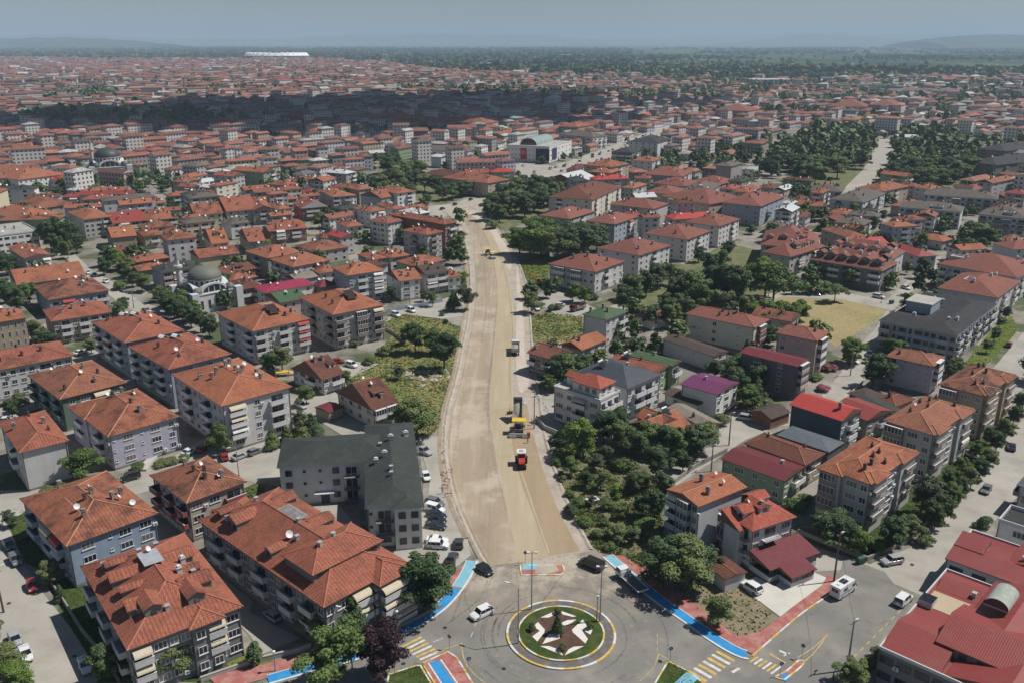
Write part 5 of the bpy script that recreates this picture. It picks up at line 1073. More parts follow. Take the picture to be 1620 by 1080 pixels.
for lab, A, B, C, fl, wl, rf in [
 ('broad low hip-roofed house left of the row of three', (1067, 308), (1091, 300), (1015, 305), 2, 'grey', 'pk'), ('low hip-roofed house in the middle of the row of three', (1084, 296), (1107, 289), (1032, 290), 2, 'pale', 'pk'),
 ('two-storey hip-roofed house at the right of the row of three', (1143, 292), (1165, 286), (1092, 287), 2, 'pale', 'pk'), ('grey-brown hip-roofed house beside the white concrete tower', (1120, 306), (1142, 292), (1075, 303), 2, 'grey', 'gb'),
 ('orange hip-roofed house below the avenue, twin chimneys', (1003, 299), (1025, 292), (981, 297), 3, 'grey', 'or'), ('pointed hip-roofed house with small lantern roof', (1027, 283), (1034, 279), (1000, 283), 3, 'beige', 'pk'),
 ('long red-roofed block with three front gables by the avenue', (1083, 281), (1092, 272), (1020, 276), 3, 'grey', 'pk'), ('small maroon-roofed house by the avenue kink', (916, 270), (925, 262), (900, 268), 2, 'lgreen', 'mr'),
 ('orange-roofed block with stepped balconies below the avenue', (968, 267), (987, 260), (932, 261), 4, 'beige', 'or'), ('brick-fronted orange-roofed house in the centre', (970, 276), (975, 270), (936, 272), 3, 'brick', 'or'),
 ('white house with orange roof beside the glazed black block', (1035, 257), (1042, 252), (1003, 254), 3, 'pale', 'or'), ('beige villa with orange hip roof right of the avenue', (1120, 232), (1125, 227), (1085, 231), 2, 'beige', 'or'),
 ('grey barrel-vaulted workshop in the centre', (918, 292), (930, 282), (876, 284), 2, 'bluegrey', 'wm'), ('orange hip-roofed house below the crossing, yellow walls', (773, 294), (788, 285), (717, 281), 3, 'beige', 'or'),
 ('two-storey red-brown roofed house left of the crossing', (730, 283), (746, 277), (676, 275), 2, 'grey', 'br')]:
 M(lab, A, B, C, fl, wl, rf, 'wbw', 'www', group=GC, rt='gx' if rf == 'wm' else 'hip')
# modern grey-roofed villas, upper right
GM = 'modern grey-roofed blocks'
M('left modern block, dark upper band under a grey-brown hip roof', (1331, 304), (1340, 298), (1278, 301), 3, 'dwhite', 'gb', 'ww', 'bwbwb', h=9, group=GM, balk='dgrey', bst='d', fas=m_fascia_w)
M('modern block with black balconies in front of the orange hip-roofed house', (1367, 321), (1401, 306), (1314, 315), 3, 'dwhite', 'gb', 'wbwbw', 'bb', h=9, group=GM, balk='dgrey', bst='d', fas=m_fascia_w)
M('orange hip-roofed block behind the modern black-balconied block', (1402, 306), (1426, 295), (1365, 298), 3, 'beige', 'or', 'wbw', 'ww', h=9, group=GM)
M('widest modern white block under a long grey hip roof', (1578, 316), (1582, 309), (1459, 308), 3, 'dwhite', 'gb', '', 'wWbWbwbWbw', h=9, group=GM, balk='dgrey', bst='d', fas=m_fascia_w)
M('modern white block with two dark glazed bays, nearer the street', (1520, 336), (1528, 328), (1420, 328), 3, 'dwhite', 'gb', '', 'wbbwsbbw', h=9.4, group=GM, balk='dgrey', bst='d', fas=m_fascia_w, wings=((.1, .3, .7, .5, 'flat', 1.4),))
M('rightmost modern block with black window bays at the photo edge', (1625, 347), (1640, 338), (1545, 339), 3, 'dwhite', 'gb', '', 'bwbbwb', h=9.4, group=GM, balk='dgrey', bst='d', fas=m_fascia_w, wings=((.1, .3, .7, .5, 'flat', 1.8),))
M('low orange-roofed house with a veranda inside the hedged garden', (1493, 384), (1508, 378), (1450, 376), 1, 'grey', 'nw', 'b', 'bw', h=4.2, ch=0, group=GM, name='villa', cat='house')
M('brown-roofed plain block with pale bands beside the dormered rows', (1368, 358), (1378, 350), (1322, 352), 3, 'beige', 'gb', 'wb', 'wbw', h=8.6, group=GM)
M('large charcoal-roofed modern block at the upper right edge', (1590, 268), (1625, 250), (1577, 258), 4, 'dgrey', 'ch', 'bbb', 'bb', h=11, group=GM, balk='dgrey', bst='d')
M('second charcoal-roofed modern block behind the one at the right edge', (1600, 243), (1640, 230), (1572, 236), 4, 'dgrey', 'ch', 'bbb', 'bb', h=11, group=GM, balk='dgrey', bst='d')
M('white house with orange roof at the right edge behind the green trees', (1600, 400), (1640, 390), (1592, 388), 3, 'dwhite', 'pk', 'www', '', h=8, group=GM)
# --- left middle
GE = 'tiled houses of the left quarter'
LM = [
 ('long white school under a wide orange roof, far left', (25, 287), (98, 276), (-30, 275), 3, 'white', 'or', 'wwwwwwwwww', 'ww', dict(h=9.5, name='school_building', cat='school')),
 ('white front wing of the long white school', (-12, 284), (24, 281), (-30, 278), 3, 'white', 'or', 'wwww', '', dict(h=9.5, name='school_building', cat='school')),
 ('grey house whose low gable faces the dark tree clump', (46, 407), (95, 404), (0, 392), 2, 'grey', 'or', 'bWb', 'ww', dict(rt='gy', pitch=.25, h=7)),
 ('plain red-roofed house with white water heaters, left side', (27, 452), (138, 437), (11, 432), 2, 'grey', 'or', 'wwbww', 'w', dict(h=6.5, dishes=4, rt='gx', pitch=.3)),
 ('weathered gabled house with white satellite dishes, left side', (77, 475), (176, 460), (50, 454), 2, 'bluegrey', 'ol', 'WaWwb', 'ww', dict(h=7, dishes=3, pitch=.34)),
 ('pink-trimmed block with long red roof by the concrete street', (80, 510), (177, 494), (68, 491), 3, 'beige', 'rd', 'wbwbWb', 'w', dict(by=546, near=True, dishes=1)),
 ('tan-walled block with slim windows at the left edge', (-30, 515), (45, 503), (-45, 500), 3, 'tan', 'or', 'vvvvvv', '', dict(h=9.5)),
 ('flat white block with horizontal glass bands at the left edge', (-25, 378), (55, 366), (-35, 362), 3, 'white', 'cc', 'WWWWWWW', '', dict(h=9.5, rt='flat')),
 ('brown-roofed low house in the far left row', (52, 333), (116, 323), (25, 322), 2, 'tan', 'ol', 'wwww', '', dict(h=6)),
 ('long orange-roofed house at the far left above the glass-banded block', (32, 349), (93, 338), (-20, 336), 2, 'grey', 'or', 'wbww', '', dict(h=7)),
 ('bright red-roofed white house right of the long school', (112, 290), (135, 283), (84, 284), 2, 'white', 'rm', 'ww', 'ww', dict(h=7)),
 ('tall grey corner block behind the dark tree clump', (127, 350), (172, 343), (113, 336), 4, 'grey', 'or', 'wwWb', 'ww', dict(by=379, dishes=2)),
 ('house with a dull magenta roof in the joined row', (175, 356), (228, 349), (167, 343), 3, 'grey', 'rr', 'wabw', 'w', dict(h=7.5, rt='gx', pitch=.3, awn=('cream',))),
 ('joined orange-roofed house with green awnings in its row', (229, 351), (280, 345), (219, 338), 3, 'grey', 'or', 'awb', 'w', dict(h=7.5, awn=('green',))),
 ('brick-walled house under a plain orange gable', (174, 378), (214, 373), (169, 365), 2, 'tan', 'nw', '', '', dict(h=6.5, rt='gx', pitch=.3)),
 ('hip-roofed beige house right of the brick-walled house', (228, 375), (262, 371), (212, 366), 2, 'beige', 'or', 'wbw', 'ww', dict(h=6.5)),
 ('low building with a long bright maroon sheet roof', (169, 408), (229, 400), (165, 396), 1, 'mocha', 'mg', 'w', '', dict(h=3.6, rt='gx', pitch=.2)),
 ('narrow orange-roofed house above the green street trees', (205, 418), (267, 408), (197, 410), 2, 'brick', 'or', 'ww', '', dict(h=5.5)),
 ('low orange-roofed house tucked behind the dark green mosque block', (217, 431), (262, 424), (213, 422), 1, 'lgreen', 'nw', 'ww', '', dict(h=5)),
 ('lilac balconied block with a dark green roof beside the small mosque', (255, 433), (326, 422), (237, 423), 3, 'lilac', 'dg', 'baWbw', 'ww', dict(by=462, near=True, balk='pink')),
 ('yellow-walled blank shed with a red gable roof', (312, 411), (375, 401), (303, 399), 1, 'yellow', 'rd', '', '', dict(by=429, rt='gx', pitch=.3, ch=0, name='yellow_shed', cat='shed')),
 ('little yellow-green house with one dark dormer', (332, 388), (360, 384), (323, 372), 2, 'yellow', 'nw', 'wb', '', dict(h=6, rt='gx', pitch=.4, dorm=((.5, .25, 'F', 3, 1.2, 'g'),))),
 ('brick-coloured block with a long red gable and white awning', (424, 368), (484, 361), (416, 360), 3, 'brick', 'rd', 'wawbw', '', dict(by=388, rt='gx', pitch=.25, awn=('white',))),
 ('small red-brown gabled house beside the brick-coloured block', (390, 385), (417, 381), (380, 369), 2, 'stone', 'rd', 'ww', '', dict(h=6, rt='gx', pitch=.35)),
 ('white-fronted house under a flat grey hip roof', (363, 357), (394, 352), (350, 350), 3, 'dwhite', 'gb', 'Ww', '', dict(h=8)),
 ('yellow-sided long house with white front, centre left', (307, 342), (353, 338), (296, 330), 3, 'yellow', 'or', 'wwWw', '', dict(h=8, rt='gx', pitch=.35)),
 ('joined orange-roofed house with a wide tile slope, centre left', (354, 337), (402, 331), (344, 322), 3, 'grey', 'rd', 'wwww', '', dict(h=8, rt='gx', pitch=.35)),
 ('arched-gable grey house left of the white-gabled red house', (396, 335), (432, 331), (388, 320), 3, 'stone', 'or', 'wbw', '', dict(h=8, rt='gy', pitch=.4)),
 ('square hip-roofed grey house left of the white-gabled red house', (437, 334), (458, 330), (422, 325), 3, 'grey', 'or', 'ww', 'w', dict(h=8.5)),
 ('red-walled house with a broad white pediment', (478, 330), (521, 327), (460, 322), 3, 'red', 'or', 'wbbww', 'ww', dict(by=351, rt='gy', pitch=.42, fas=m_fascia_w)),
 ('grey block with a blue roof edge and stacked balconies', (524, 313), (555, 310), (508, 302), 4, 'grey', 'or', 'bwb', '', dict(by=341, fas=mat('blue_fascia', (.05, .09, .35)))),
 ('beige hip-roofed block with a rooftop dish, centre', (566, 303), (583, 298), (545, 295), 3, 'beige', 'or', 'w', 'w', dict(h=9, dishes=2)),
 ('blue-grey gabled house under an orange roof, centre', (603, 316), (621, 310), (577, 309), 3, 'bluegrey', 'or', 'ww', '', dict(h=8, rt='gx', pitch=.35)),
 ('white hip-roofed balconied block, centre', (626, 309), (648, 303), (605, 300), 4, 'white', 'or', 'wb', '', dict(h=10)),
 ('white hip-roofed block above the two tall roadside blocks', (585, 337), (608, 332), (561, 330), 3, 'white', 'or', 'wb', 'vww', dict(h=9)),
 ('orange hip-roofed house wedged behind the tall roadside blocks', (618, 333), (637, 330), (597, 323), 3, 'white', 'or', 'wb', '', dict(h=9)),
 ('white and grey banded four-storey block left of the roadside', (613, 355), (640, 349), (583, 349), 4, 'white', 'pk', 'wvwvw', 'vWvWv', dict(by=389, near=True)),
 ('nearest tall grey roadside block with brown balconies', (675, 373), (701, 367), (636, 365), 4, 'grey', 'rd', 'sbw', 'wbw', dict(by=411, near=True, balk='mocha')),
 ('long brick-sided block standing at the roadworks edge', (703, 357), (720, 352), (618, 340), 4, 'brick', 'rd', 'wb', '', dict(h=12.5, near=True)),
 ('little white villa with red hip roofs beside the yellow grass', (547, 361), (573, 357), (533, 351), 2, 'white', 'or', 'ww', 'w', dict(h=6)),
 ('bright red-roofed white house in the dense row by the roadworks', (617, 409), (649, 404), (594, 399), 2, 'white', 'nw', 'WW', '', dict(h=6)),
 ('house with dull roof joined to the bright red-roofed white house', (590, 412), (615, 408), (563, 403), 2, 'stone', 'rd', 'ww', '', dict(h=6)),
 ('wide weathered hip-roofed house, middle left', (496, 400), (553, 391), (467, 389), 2, 'grey', 'ol', 'wwww', 'ww', dict(h=6.5, dishes=1)),
 ('hip-roofed block with blue ground floor, middle left', (422, 410), (478, 399), (389, 398), 3, 'stone', 'or', 'wwbw', 'wbw', dict(h=9)),
 ('pale hip-roofed block in front of the blue ground floor', (463, 424), (522, 412), (428, 411), 3, 'grey', 'or', 'wwbw', 'wbwbw', dict(h=9, near=True)),
 ('tall white block with corner balconies behind the meadow block', (548, 438), (604, 428), (528, 424), 4, 'bluegrey', 'nw', 'w.bwa', 'ww', dict(h=11.5, near=True, awn=('white',))),
 ('white house with orange gable roof opposite the parked white vans', (630, 447), (665, 441), (612, 432), 3, 'white', 'or', 'Ww', 'w', dict(h=8, near=True, rt='gx', pitch=.3)),
 ('dark brown-roofed grey house with laundry balconies by the meadow', (671, 437), (703, 429), (652, 424), 3, 'grey', 'db', 'bb', '', dict(h=8.5, near=True, rt='gx', pitch=.3)),
 ('small white orange-roofed house next to the roadworks and green tree', (704, 442), (726, 437), (698, 431), 2, 'white', 'or', 'ww', '', dict(h=6, near=True)),
 ('white house with a magenta metal roof', (417, 465), (497, 450), (400, 454), 2, 'white', 'mg', 'wwww', 'ww', dict(h=6, ch=0, pitch=.2)),
 ('pinkish house with a green metal roof', (441, 482), (481, 472), (421, 466), 2, 'pink', 'gn', 'www', 'w', dict(h=6.2, ch=1, rt='gx', pitch=.25)),
 ('maroon-walled house beside the small mosque dome', (377, 461), (412, 453), (362, 447), 2, 'red', 'br', 'bb', '', dict(h=6)),
 ('low orange-roofed house behind the small mosque dome', (368, 446), (410, 438), (346, 439), 1, 'stone', 'or', 'w', '', dict(h=5)),
 ('grey sheet-roofed hall behind the magenta-roofed house', (470, 444), (508, 438), (444, 437), 1, 'bluegrey', 'tn', 'w', '', dict(h=5.5, rt='gx', pitch=.25, ch=0)),
 ('orange hip-roofed house between two halls, middle left', (504, 434), (536, 429), (487, 424), 2, 'white', 'or', 'ww', '', dict(h=6.5)),
 ('dark red pyramid-roofed house touching the magenta roof', (505, 457), (531, 450), (495, 450), 1, 'mocha', 'mr', '', '', dict(h=5.2, ch=0, pitch=.5)),
 ('long low brown-roofed house behind the mosque block', (352, 437), (403, 425), (330, 428), 1, 'brick', 'br', 'w', '', dict(h=5, rt='gx', pitch=.3, dorm=((.6, .2, 'F', 3, 1, 's'),)))]
for lab, A, B, C, fl, wl, rf, F_, LL, k in LM:
 k = dict(k); k.setdefault('group', GE) if 'name' not in k else None; M(lab, A, B, C, fl, wl, rf, F_, LL, **k)
# ================================================================ landmarks of the middle distance
def mosque(label, base, s, dome_m, minb, minh, yaw, small=True, roof='grey'):
 X, Y = at(*base); root = thing('mosque', label, 'mosque', (X, Y, 0), rad(yaw)); st = WM('pale'); lead = dome_m
 hw = 8.2 * s; h1 = 6.8 * s
 b = MB(); b.box(-hw, hw, -hw, hw, 0, h1, st, skip='D'); b.box(-hw - .25, hw + .25, -hw - .25, hw + .25, h1, h1 + .35, m_fascia_w)
 for sx in (-1, 1):
  for sy in (-1, 1): b.box(sx * hw - 1.3 * s + sx * .4, sx * hw + 1.3 * s + sx * .4, sy * hw - 1.3 * s + sy * .4, sy * hw + 1.3 * s + sy * .4, 0, h1 + 1.2, m_fascia_w)
 b.build('wall', root)
 b = MB()
 for sx in (-1, 1):
  for sy in (-1, 1): b.lathe([(1.9 * s, h1 + .3), (1.7 * s, h1 + 1.4 * s), (1.0 * s, h1 + 2.3 * s), (0, h1 + 2.6 * s)], lead, 14, (sx * hw * .78, sy * hw * .78, 0))
 b.build('corner_dome', root)
 for k in range(4):    # arched walls and half domes on the four sides
  a = k * math.pi / 2; b = MB(); n = 14; r = 5.4 * s
  pts = [(-r * math.cos(math.pi * i / n), h1 + .3 + r * .62 * math.sin(math.pi * i / n)) for i in range(n + 1)]
  b.face([(x, -hw * .86, z) for x, z in pts], m_fascia_w);
  for (x0, z0), (x1, z1) in zip(pts, pts[1:]): b.face([(x0, -hw * .86, z0), (x1, -hw * .86, z1), (x1, -hw * .2, z1), (x0, -hw * .2, z0)][::-1], m_fascia_w)
  q = [(x * .82, h1 + .3 + (z - h1 - .3) * .8) for x, z in pts]; b.face([(x, -hw * .86 - .06, z) for x, z in q], m_gd)
  for i in range(3): x = -r * .42 + r * .42 * i; b.box(x - .12, x + .12, -hw * .86 - .14, -hw * .86 - .04, h1 + .3, h1 + r * .42, m_fascia_w)
  b.build('arch', root, None, a)
  b = MB()
  for i in range(5):
   x = -hw * .7 + hw * 1.4 * i / 4; b.box(x - .5 * s, x + .5 * s, -hw - .06, -hw + .02, 1.4 * s, 4.6 * s, m_gd); b.box(x - .65 * s, x + .65 * s, -hw - .03, -hw + .02, 1.2 * s, 4.8 * s, m_fascia_w)
  b.build('window', root, None, a)
 b = MB(); zr = h1 + 2.6 * s; R0 = 6.1 * s
 b.lathe([(R0 + .5, h1 + .3), (R0 + .5, zr - .6), (R0, zr - .4), (R0, zr + 1.7 * s), (R0 + .35, zr + 1.75 * s), (R0 + .35, zr + 2.0 * s)], st, 32)
 for i in range(20):
  a = 2 * math.pi * i / 20; M_ = Matrix.Rotation(a, 4, 'Z'); b.box(-.42 * s, .42 * s, -R0 - .1, -R0 + .2, zr, zr + 1.5 * s, m_gd, M=M_)
 b.build('drum', root)
 b = MB(); n = 10; b.lathe([((R0 + .1) * math.cos(math.pi / 2 * i / n), zr + 2.0 * s + 4.3 * s * math.sin(math.pi / 2 * i / n)) for i in range(n + 1)], lead, 40); b.build('dome', root, smooth=True)
 b = MB(); b.tube((0, 0, zr + 6.2 * s), (0, 0, zr + 7.8 * s), .14 * s, .05, m_ky, 6); b.build('finial', root)
 mx, my = at(*minb); mn = thing('minaret', 'slender pale minaret with one balcony and grey cone, beside ' + ('the small domed mosque' if small else 'the large dark domed mosque'), 'minaret', (mx, my, 0))
 t = minh; b = MB(); b.box(-1.5, 1.5, -1.5, 1.5, 0, t * .22, st, skip='D'); b.lathe([(1.3, t * .22), (1.0, t * .26), (.95, t * .6), (1.75, t * .645), (1.75, t * .69)], st, 14); b.lathe([(1.75, t * .69), (0, t * .69)], st, 14); b.lathe([(.72, t * .69), (.68, t * .82)], st, 14); b.build('shaft', mn)
 b = MB(); b.lathe([(.85, t * .82), (.8, t * .83), (.4, t * .92), (0, t)], m_chimn, 14); b.build('cone', mn); OCC.append((X, Y, 0, hw, hw)); OCC.append((mx, my, 0, 2, 2))
m_chimn = mat('lead_cone', (.22, .24, .25), rough=.5); m_dome1 = mat('lead_dome', (.135, .14, .12), var=.12, stain=.35, rough=.6); m_dome2 = mat('dark_dome', (.05, .058, .058), var=.1, rough=.5)
mosque('small mosque with a grey-green lead dome and arched drum windows', (329, 484), 1.0, m_dome1, (287, 470), 18.5, 44)
mosque('large mosque with a nearly black dome and wide white arches', (175, 284), 1.45, m_dome2, (150, 278), 29, 30, False)
m_glass_roof = roof_mat('glazed_vault', (.30, .37, .36), (.28, .34, .33), dirtamt=.2, tile=False, rough=.35)
root, ro, hf, dm = M('white shopping centre with a pale green glazed barrel roof by the avenue', (866, 233), (913, 223), (793, 231), 3, 'white', 'cc', 'WWWWWW', 'vvvvvvvvvvvv', rt='flat', h=13, par=.8, ch=2, name='shopping_centre', cat='shopping centre')
w0, d0, hh = dm; b = MB(); n = 12; r0 = 7.5
for i in range(n):
 a0, a1 = math.pi * i / n, math.pi * (i + 1) / n; p = lambda x, a: (x, 4 - r0 * math.cos(a), hh + r0 * .75 * math.sin(a)); b.slope([p(-w0 * .3, a0), p(w0 * .42, a0), p(w0 * .42, a1), p(-w0 * .3, a1)], m_glass_roof)
 for x in (-w0 * .3, w0 * .42): b.face([(x, 4, hh), p(x, a0), p(x, a1)], m_gd)
b.build('barrel_skylight', root)
# national flag and dark posters hung on its front
b = MB(); m_flag = mat('flag_red', (.48, .02, .03), var=.05); b.box(-2.4, 2.4, -.2, -.12, 0, 8, m_flag); mf = mat('flag_white', (.7, .7, .7), var=.02)
b.lathe([(1.15, 0), (0, 0)], mf, 24, (0, 0, 0));
me = b.data('flag')
def flag_panel(parent, loc, rz, wd, ht):
 b = MB(); b.box(-wd / 2, wd / 2, -.12, 0, 0, ht, m_flag); o = b.build('flag', parent, loc, rz)
 b = MB(); c = (0, ht * .62); r = wd * .26; n = 20    # crescent from two arcs, star of five points
 for i in range(n):
  a0, a1 = rad(40 + 280 * i / n), rad(40 + 280 * (i + 1) / n)
  o_ = lambda a: (c[0] + r * math.cos(a), -.15, c[1] + r * math.sin(a)); i_ = lambda a: (c[0] + r * .22 + r * .8 * math.cos(a), -.15, c[1] + r * .8 * math.sin(a)); b.face([o_(a0), o_(a1), i_(a1), i_(a0)], mf)
 sx, sz = c[0] + r * 1.05, c[1]
 for i in range(5):
  a = rad(180 + 72 * i); b.face([(sx + r * .42 * math.cos(a), -.15, sz + r * .42 * math.sin(a)), (sx + r * .16 * math.cos(a + rad(36)), -.15, sz + r * .16 * math.sin(a + rad(36))), (sx, -.15, sz), (sx + r * .16 * math.cos(a - rad(36)), -.15, sz + r * .16 * math.sin(a - rad(36)))], mf)
 b.build('crescent_and_star', o)
flag_panel(root, (-w0 / 2 + .3, d0 * .1, 2.5), -math.pi / 2, 5.5, 9)
m_post = mat('poster_navy', (.03, .035, .09), var=.35, scale=.4)
b = MB(); b.box(-6, 6, -.2, 0, 0, 9.5, m_post); b.build('poster', root, (-w0 / 2 + .3, -d0 * .34, 2.2), -math.pi / 2); b = MB(); b.box(-5, 5, -.2, 0, 0, 9, m_post); b.build('poster', root, (-w0 * .28, -d0 / 2 + .2, 2.6))
M('dark grey-roofed office joined to the shopping centre', (940, 219), (951, 215), (893, 213), 3, 'dwhite', 'gb', 'bbb', 'bbbb', h=12, name='office_block', cat='office building', bst='d')
M('grey warehouse-like block with a long white sheet roof, upper centre', (700, 216), (712, 212), (628, 210), 2, 'bluegrey', 'wm', '', 'wwwwww', h=8, rt='gy', pitch=.12, ch=0, name='warehouse', cat='warehouse')
M('long grey-roofed white hall with square windows beside the crossing', (742, 241), (750, 237), (655, 236), 2, 'dwhite', 'gb', '', 'bwwbwwbww', h=8.5, rt='hip', ch=1, name='hall', cat='building', bst='d')
M('grey-white angular office behind the long grey-roofed hall', (676, 229), (690, 225), (640, 228), 3, 'dwhite', 'wm', 'vv', 'vvvv', h=9, rt='flat', name='office_block', cat='office building')
M('white cube house with a plain white sheet roof, centre', (699, 250), (712, 246), (685, 248), 3, 'dwhite', 'wm', '', 's', h=8.5, rt='gy', pitch=.15, ch=0, name='metal_roofed_house', cat='house')
M('white block with deep slot windows right of the avenue', (1046, 228), (1053, 221), (1003, 224), 4, 'dwhite', 'ch', 'vv', 'vvWvv', h=12, name='office_block', cat='office building', bst='d')
M('black glazed block beside the white and orange house', (1003, 243), (1010, 238), (972, 240), 3, 'dgrey', 'ch', 'b', 'bbb', h=10, name='office_block', cat='office building', bst='d')
M('white flat-roofed villa with tall blank tower, centre right', (1195, 270), (1200, 264), (1162, 268), 3, 'white', 'cc', 'w', 'www', rt='flat', h=8, name='villa', cat='house')
M('concrete grey tower house beside the white flat-roofed villa', (1160, 265), (1171, 259), (1136, 262), 4, 'stone', 'gb', '', 'ss', h=13, name='tower_house', cat='house')
M('long low white industrial roof left of the curving street', (1420, 217), (1490, 220), (1412, 212), 1, 'pale', 'wm', 'WWWW', '', h=7, rt='gx', pitch=.08, ch=0, name='warehouse', cat='warehouse')

for lab, A, B, C, fl, wl, rf in [('long beige block with a white gable, left of its twin near the warehouse', (694, 196), (700, 192), (624, 191), 4, 'beige', 'or'), ('second long beige block ending in a white gable, right of its twin', (772, 197), (779, 193), (697, 192), 4, 'beige', 'or'),
 ('long cream school-like block behind the two long beige blocks', (645, 187), (650, 184), (596, 184), 3, 'cream', 'rd'), ('tall long pinkish slab block in the far centre right', (1187, 177), (1197, 173), (1137, 174), 5, 'pink', 'pk'), ('long grey slab block, right of the tall pinkish slab', (1372, 170), (1378, 166), (1310, 168), 4, 'grey', 'pk'),
 ('pale slab block with many balconies beside the far trees', (1421, 168), (1428, 164), (1377, 166), 5, 'pink', 'pk'), ('beige corner block at the bend of the avenue', (918, 203), (930, 198), (893, 200), 4, 'beige', 'or'), ('white block stepping down to the avenue, upper centre', (950, 199), (962, 195), (925, 196), 4, 'white', 'pk'),
 ('red-brown six-storey block in the far left centre', (462, 186), (478, 183), (450, 184), 5, 'brick', 'pk')]:
 M(lab, A, B, C, fl, wl, rf, 'wwwww', 'wwbwwbwwbww', ch=2)
# streets of the middle distance
AV = [(845, 280), (872, 264), (920, 248), (975, 228), (1028, 208), (1062, 197), (1075, 192), (1102, 195), (1080, 214), (1020, 240), (965, 268), (905, 290), (862, 300)]
AVW = W(AV); sheet('avenue_concrete', AVW, .03, m_street); sheet('car_park', W([(755, 260), (795, 233), (800, 254), (870, 262), (880, 268), (845, 284), (790, 292)]), .034, m_street)
sheet('median_grass', W([(912, 271), (985, 243), (1030, 222), (1031, 224), (990, 246), (918, 274)]), .05, m_bright)
sheet('crossing_street', W([(775, 320), (800, 296), (830, 282), (846, 284), (812, 302), (796, 318)]), .036, m_street)
sheet('retail_yard', W([(735, 252), (765, 240), (800, 236), (760, 262)]), .032, m_street)
CPW = W([(752, 264), (770, 243), (800, 232), (870, 262), (880, 268), (850, 284), (800, 270)])
# ================================================================ the rest of the town
def inside(x, y, poly):
 c = False; j = len(poly) - 1
 for i in range(len(poly)):
  xi, yi = poly[i]; xj, yj = poly[j]
  if (yi > y) != (yj > y) and x < (xj - xi) * (y - yi) / (yj - yi) + xi: c = not c
  j = i
 return c
ROADP = W(EL + ER)
KEEP = [ROADP, AW, AVW, CPW] + SW + list(PW.values())
KB = [(min(p[0] for p in k), max(p[0] for p in k), min(p[1] for p in k), max(p[1] for p in k), k) for k in KEEP]
def blocked(x, y, pad=0):
 for a, b_, c, d, k in KB:
  if a - pad <= x <= b_ + pad and c - pad <= y <= d + pad and inside(x, y, k): return True
 return False
def corners(o):
 cx_, cy_, th, hw, hd = o; c, s = math.cos(th), math.sin(th)
 return [(cx_ + c * u * hw - s * v * hd, cy_ + s * u * hw + c * v * hd) for u, v in ((-1, -1), (1, -1), (1, 1), (-1, 1), (0, 0), (0, -1), (0, 1), (-1, 0), (1, 0))]
GRID = {}
def gadd(o):
 GRID.setdefault((int(o[0] // 40), int(o[1] // 40)), []).append(o)
for o in OCC: gadd(o)
def hit(o, pad=.6):
 gx, gy = int(o[0] // 40), int(o[1] // 40)
 for i in (-1, 0, 1):
  for j in (-1, 0, 1):
   for q in GRID.get((gx + i, gy + j), ()):
    d = math.hypot(q[0] - o[0], q[1] - o[1])
    if d > math.hypot(q[3], q[4]) + math.hypot(o[3], o[4]) + pad: continue
    for A_, B_ in ((o, q), (q, o)):
     c, s = math.cos(B_[2]), math.sin(B_[2])
     for x, y in corners(A_):
      dx, dy = x - B_[0], y - B_[1]
      if abs(dx * c + dy * s) < B_[3] + pad and abs(-dx * s + dy * c) < B_[4] + pad: return True
 return False
TE = [(-900, 92), (0, 93), (300, 96), (500, 94), (620, 103), (700, 113), (850, 120), (1000, 122), (1100, 126), (1300, 128), (1400, 125), (1620, 122), (2600, 122)]
def town_limit(sx):
 for (a, ya), (b_, yb) in zip(TE, TE[1:]):
  if a <= sx <= b_: return ya + (yb - ya) * (sx - a) / (b_ - a)
 return 120
rA = random.Random(5)
CAND = []
SKIPPX = [[(575, 262), (690, 262), (755, 292), (755, 325), (600, 318)], [(765, 290), (880, 280), (885, 340), (800, 372), (770, 335)], [(800, 335), (950, 330), (960, 415), (820, 415)], [(940, 420), (1180, 385), (1260, 400), (1250, 470), (1190, 490), (1230, 530), (1040, 525), (950, 480)], [(1030, 640), (1045, 780), (990, 860), (880, 700), (880, 640)],
  [(1230, 205), (1395, 205), (1370, 300), (1200, 300), (1210, 250)], [(1400, 205), (1550, 215), (1560, 290), (1420, 300)], [(1140, 420), (1260, 395), (1262, 470), (1180, 480)], [(1480, 345), (1620, 350), (1620, 400), (1480, 400)], [(55, 335), (125, 335), (128, 402), (60, 402)], [(0, 405), (48, 405), (70, 540), (0, 560)], [(175, 415), (255, 430), (345, 540), (210, 500)], [(595, 440), (620, 440), (720, 520), (600, 560)], [(1270, 560), (1400, 510), (1400, 640), (1290, 660)], [(1440, 700), (1620, 560), (1620, 800)], [(0, 430), (0, 1080), (450, 1080), (700, 700), (640, 440), (300, 520)], [(860, 640), (1280, 540), (1620, 480), (1620, 1080), (860, 1080)]]
SKW = [W(p) for p in SKIPPX]
def cell_angle(i, j):
 r = random.Random(i * 7919 + j * 104729); base = 45 if i < 0 else 50
 return rad(base + r.choice((-4, 0, 0, 0, 4, 8, -12, 18, -35)))
CS = 110
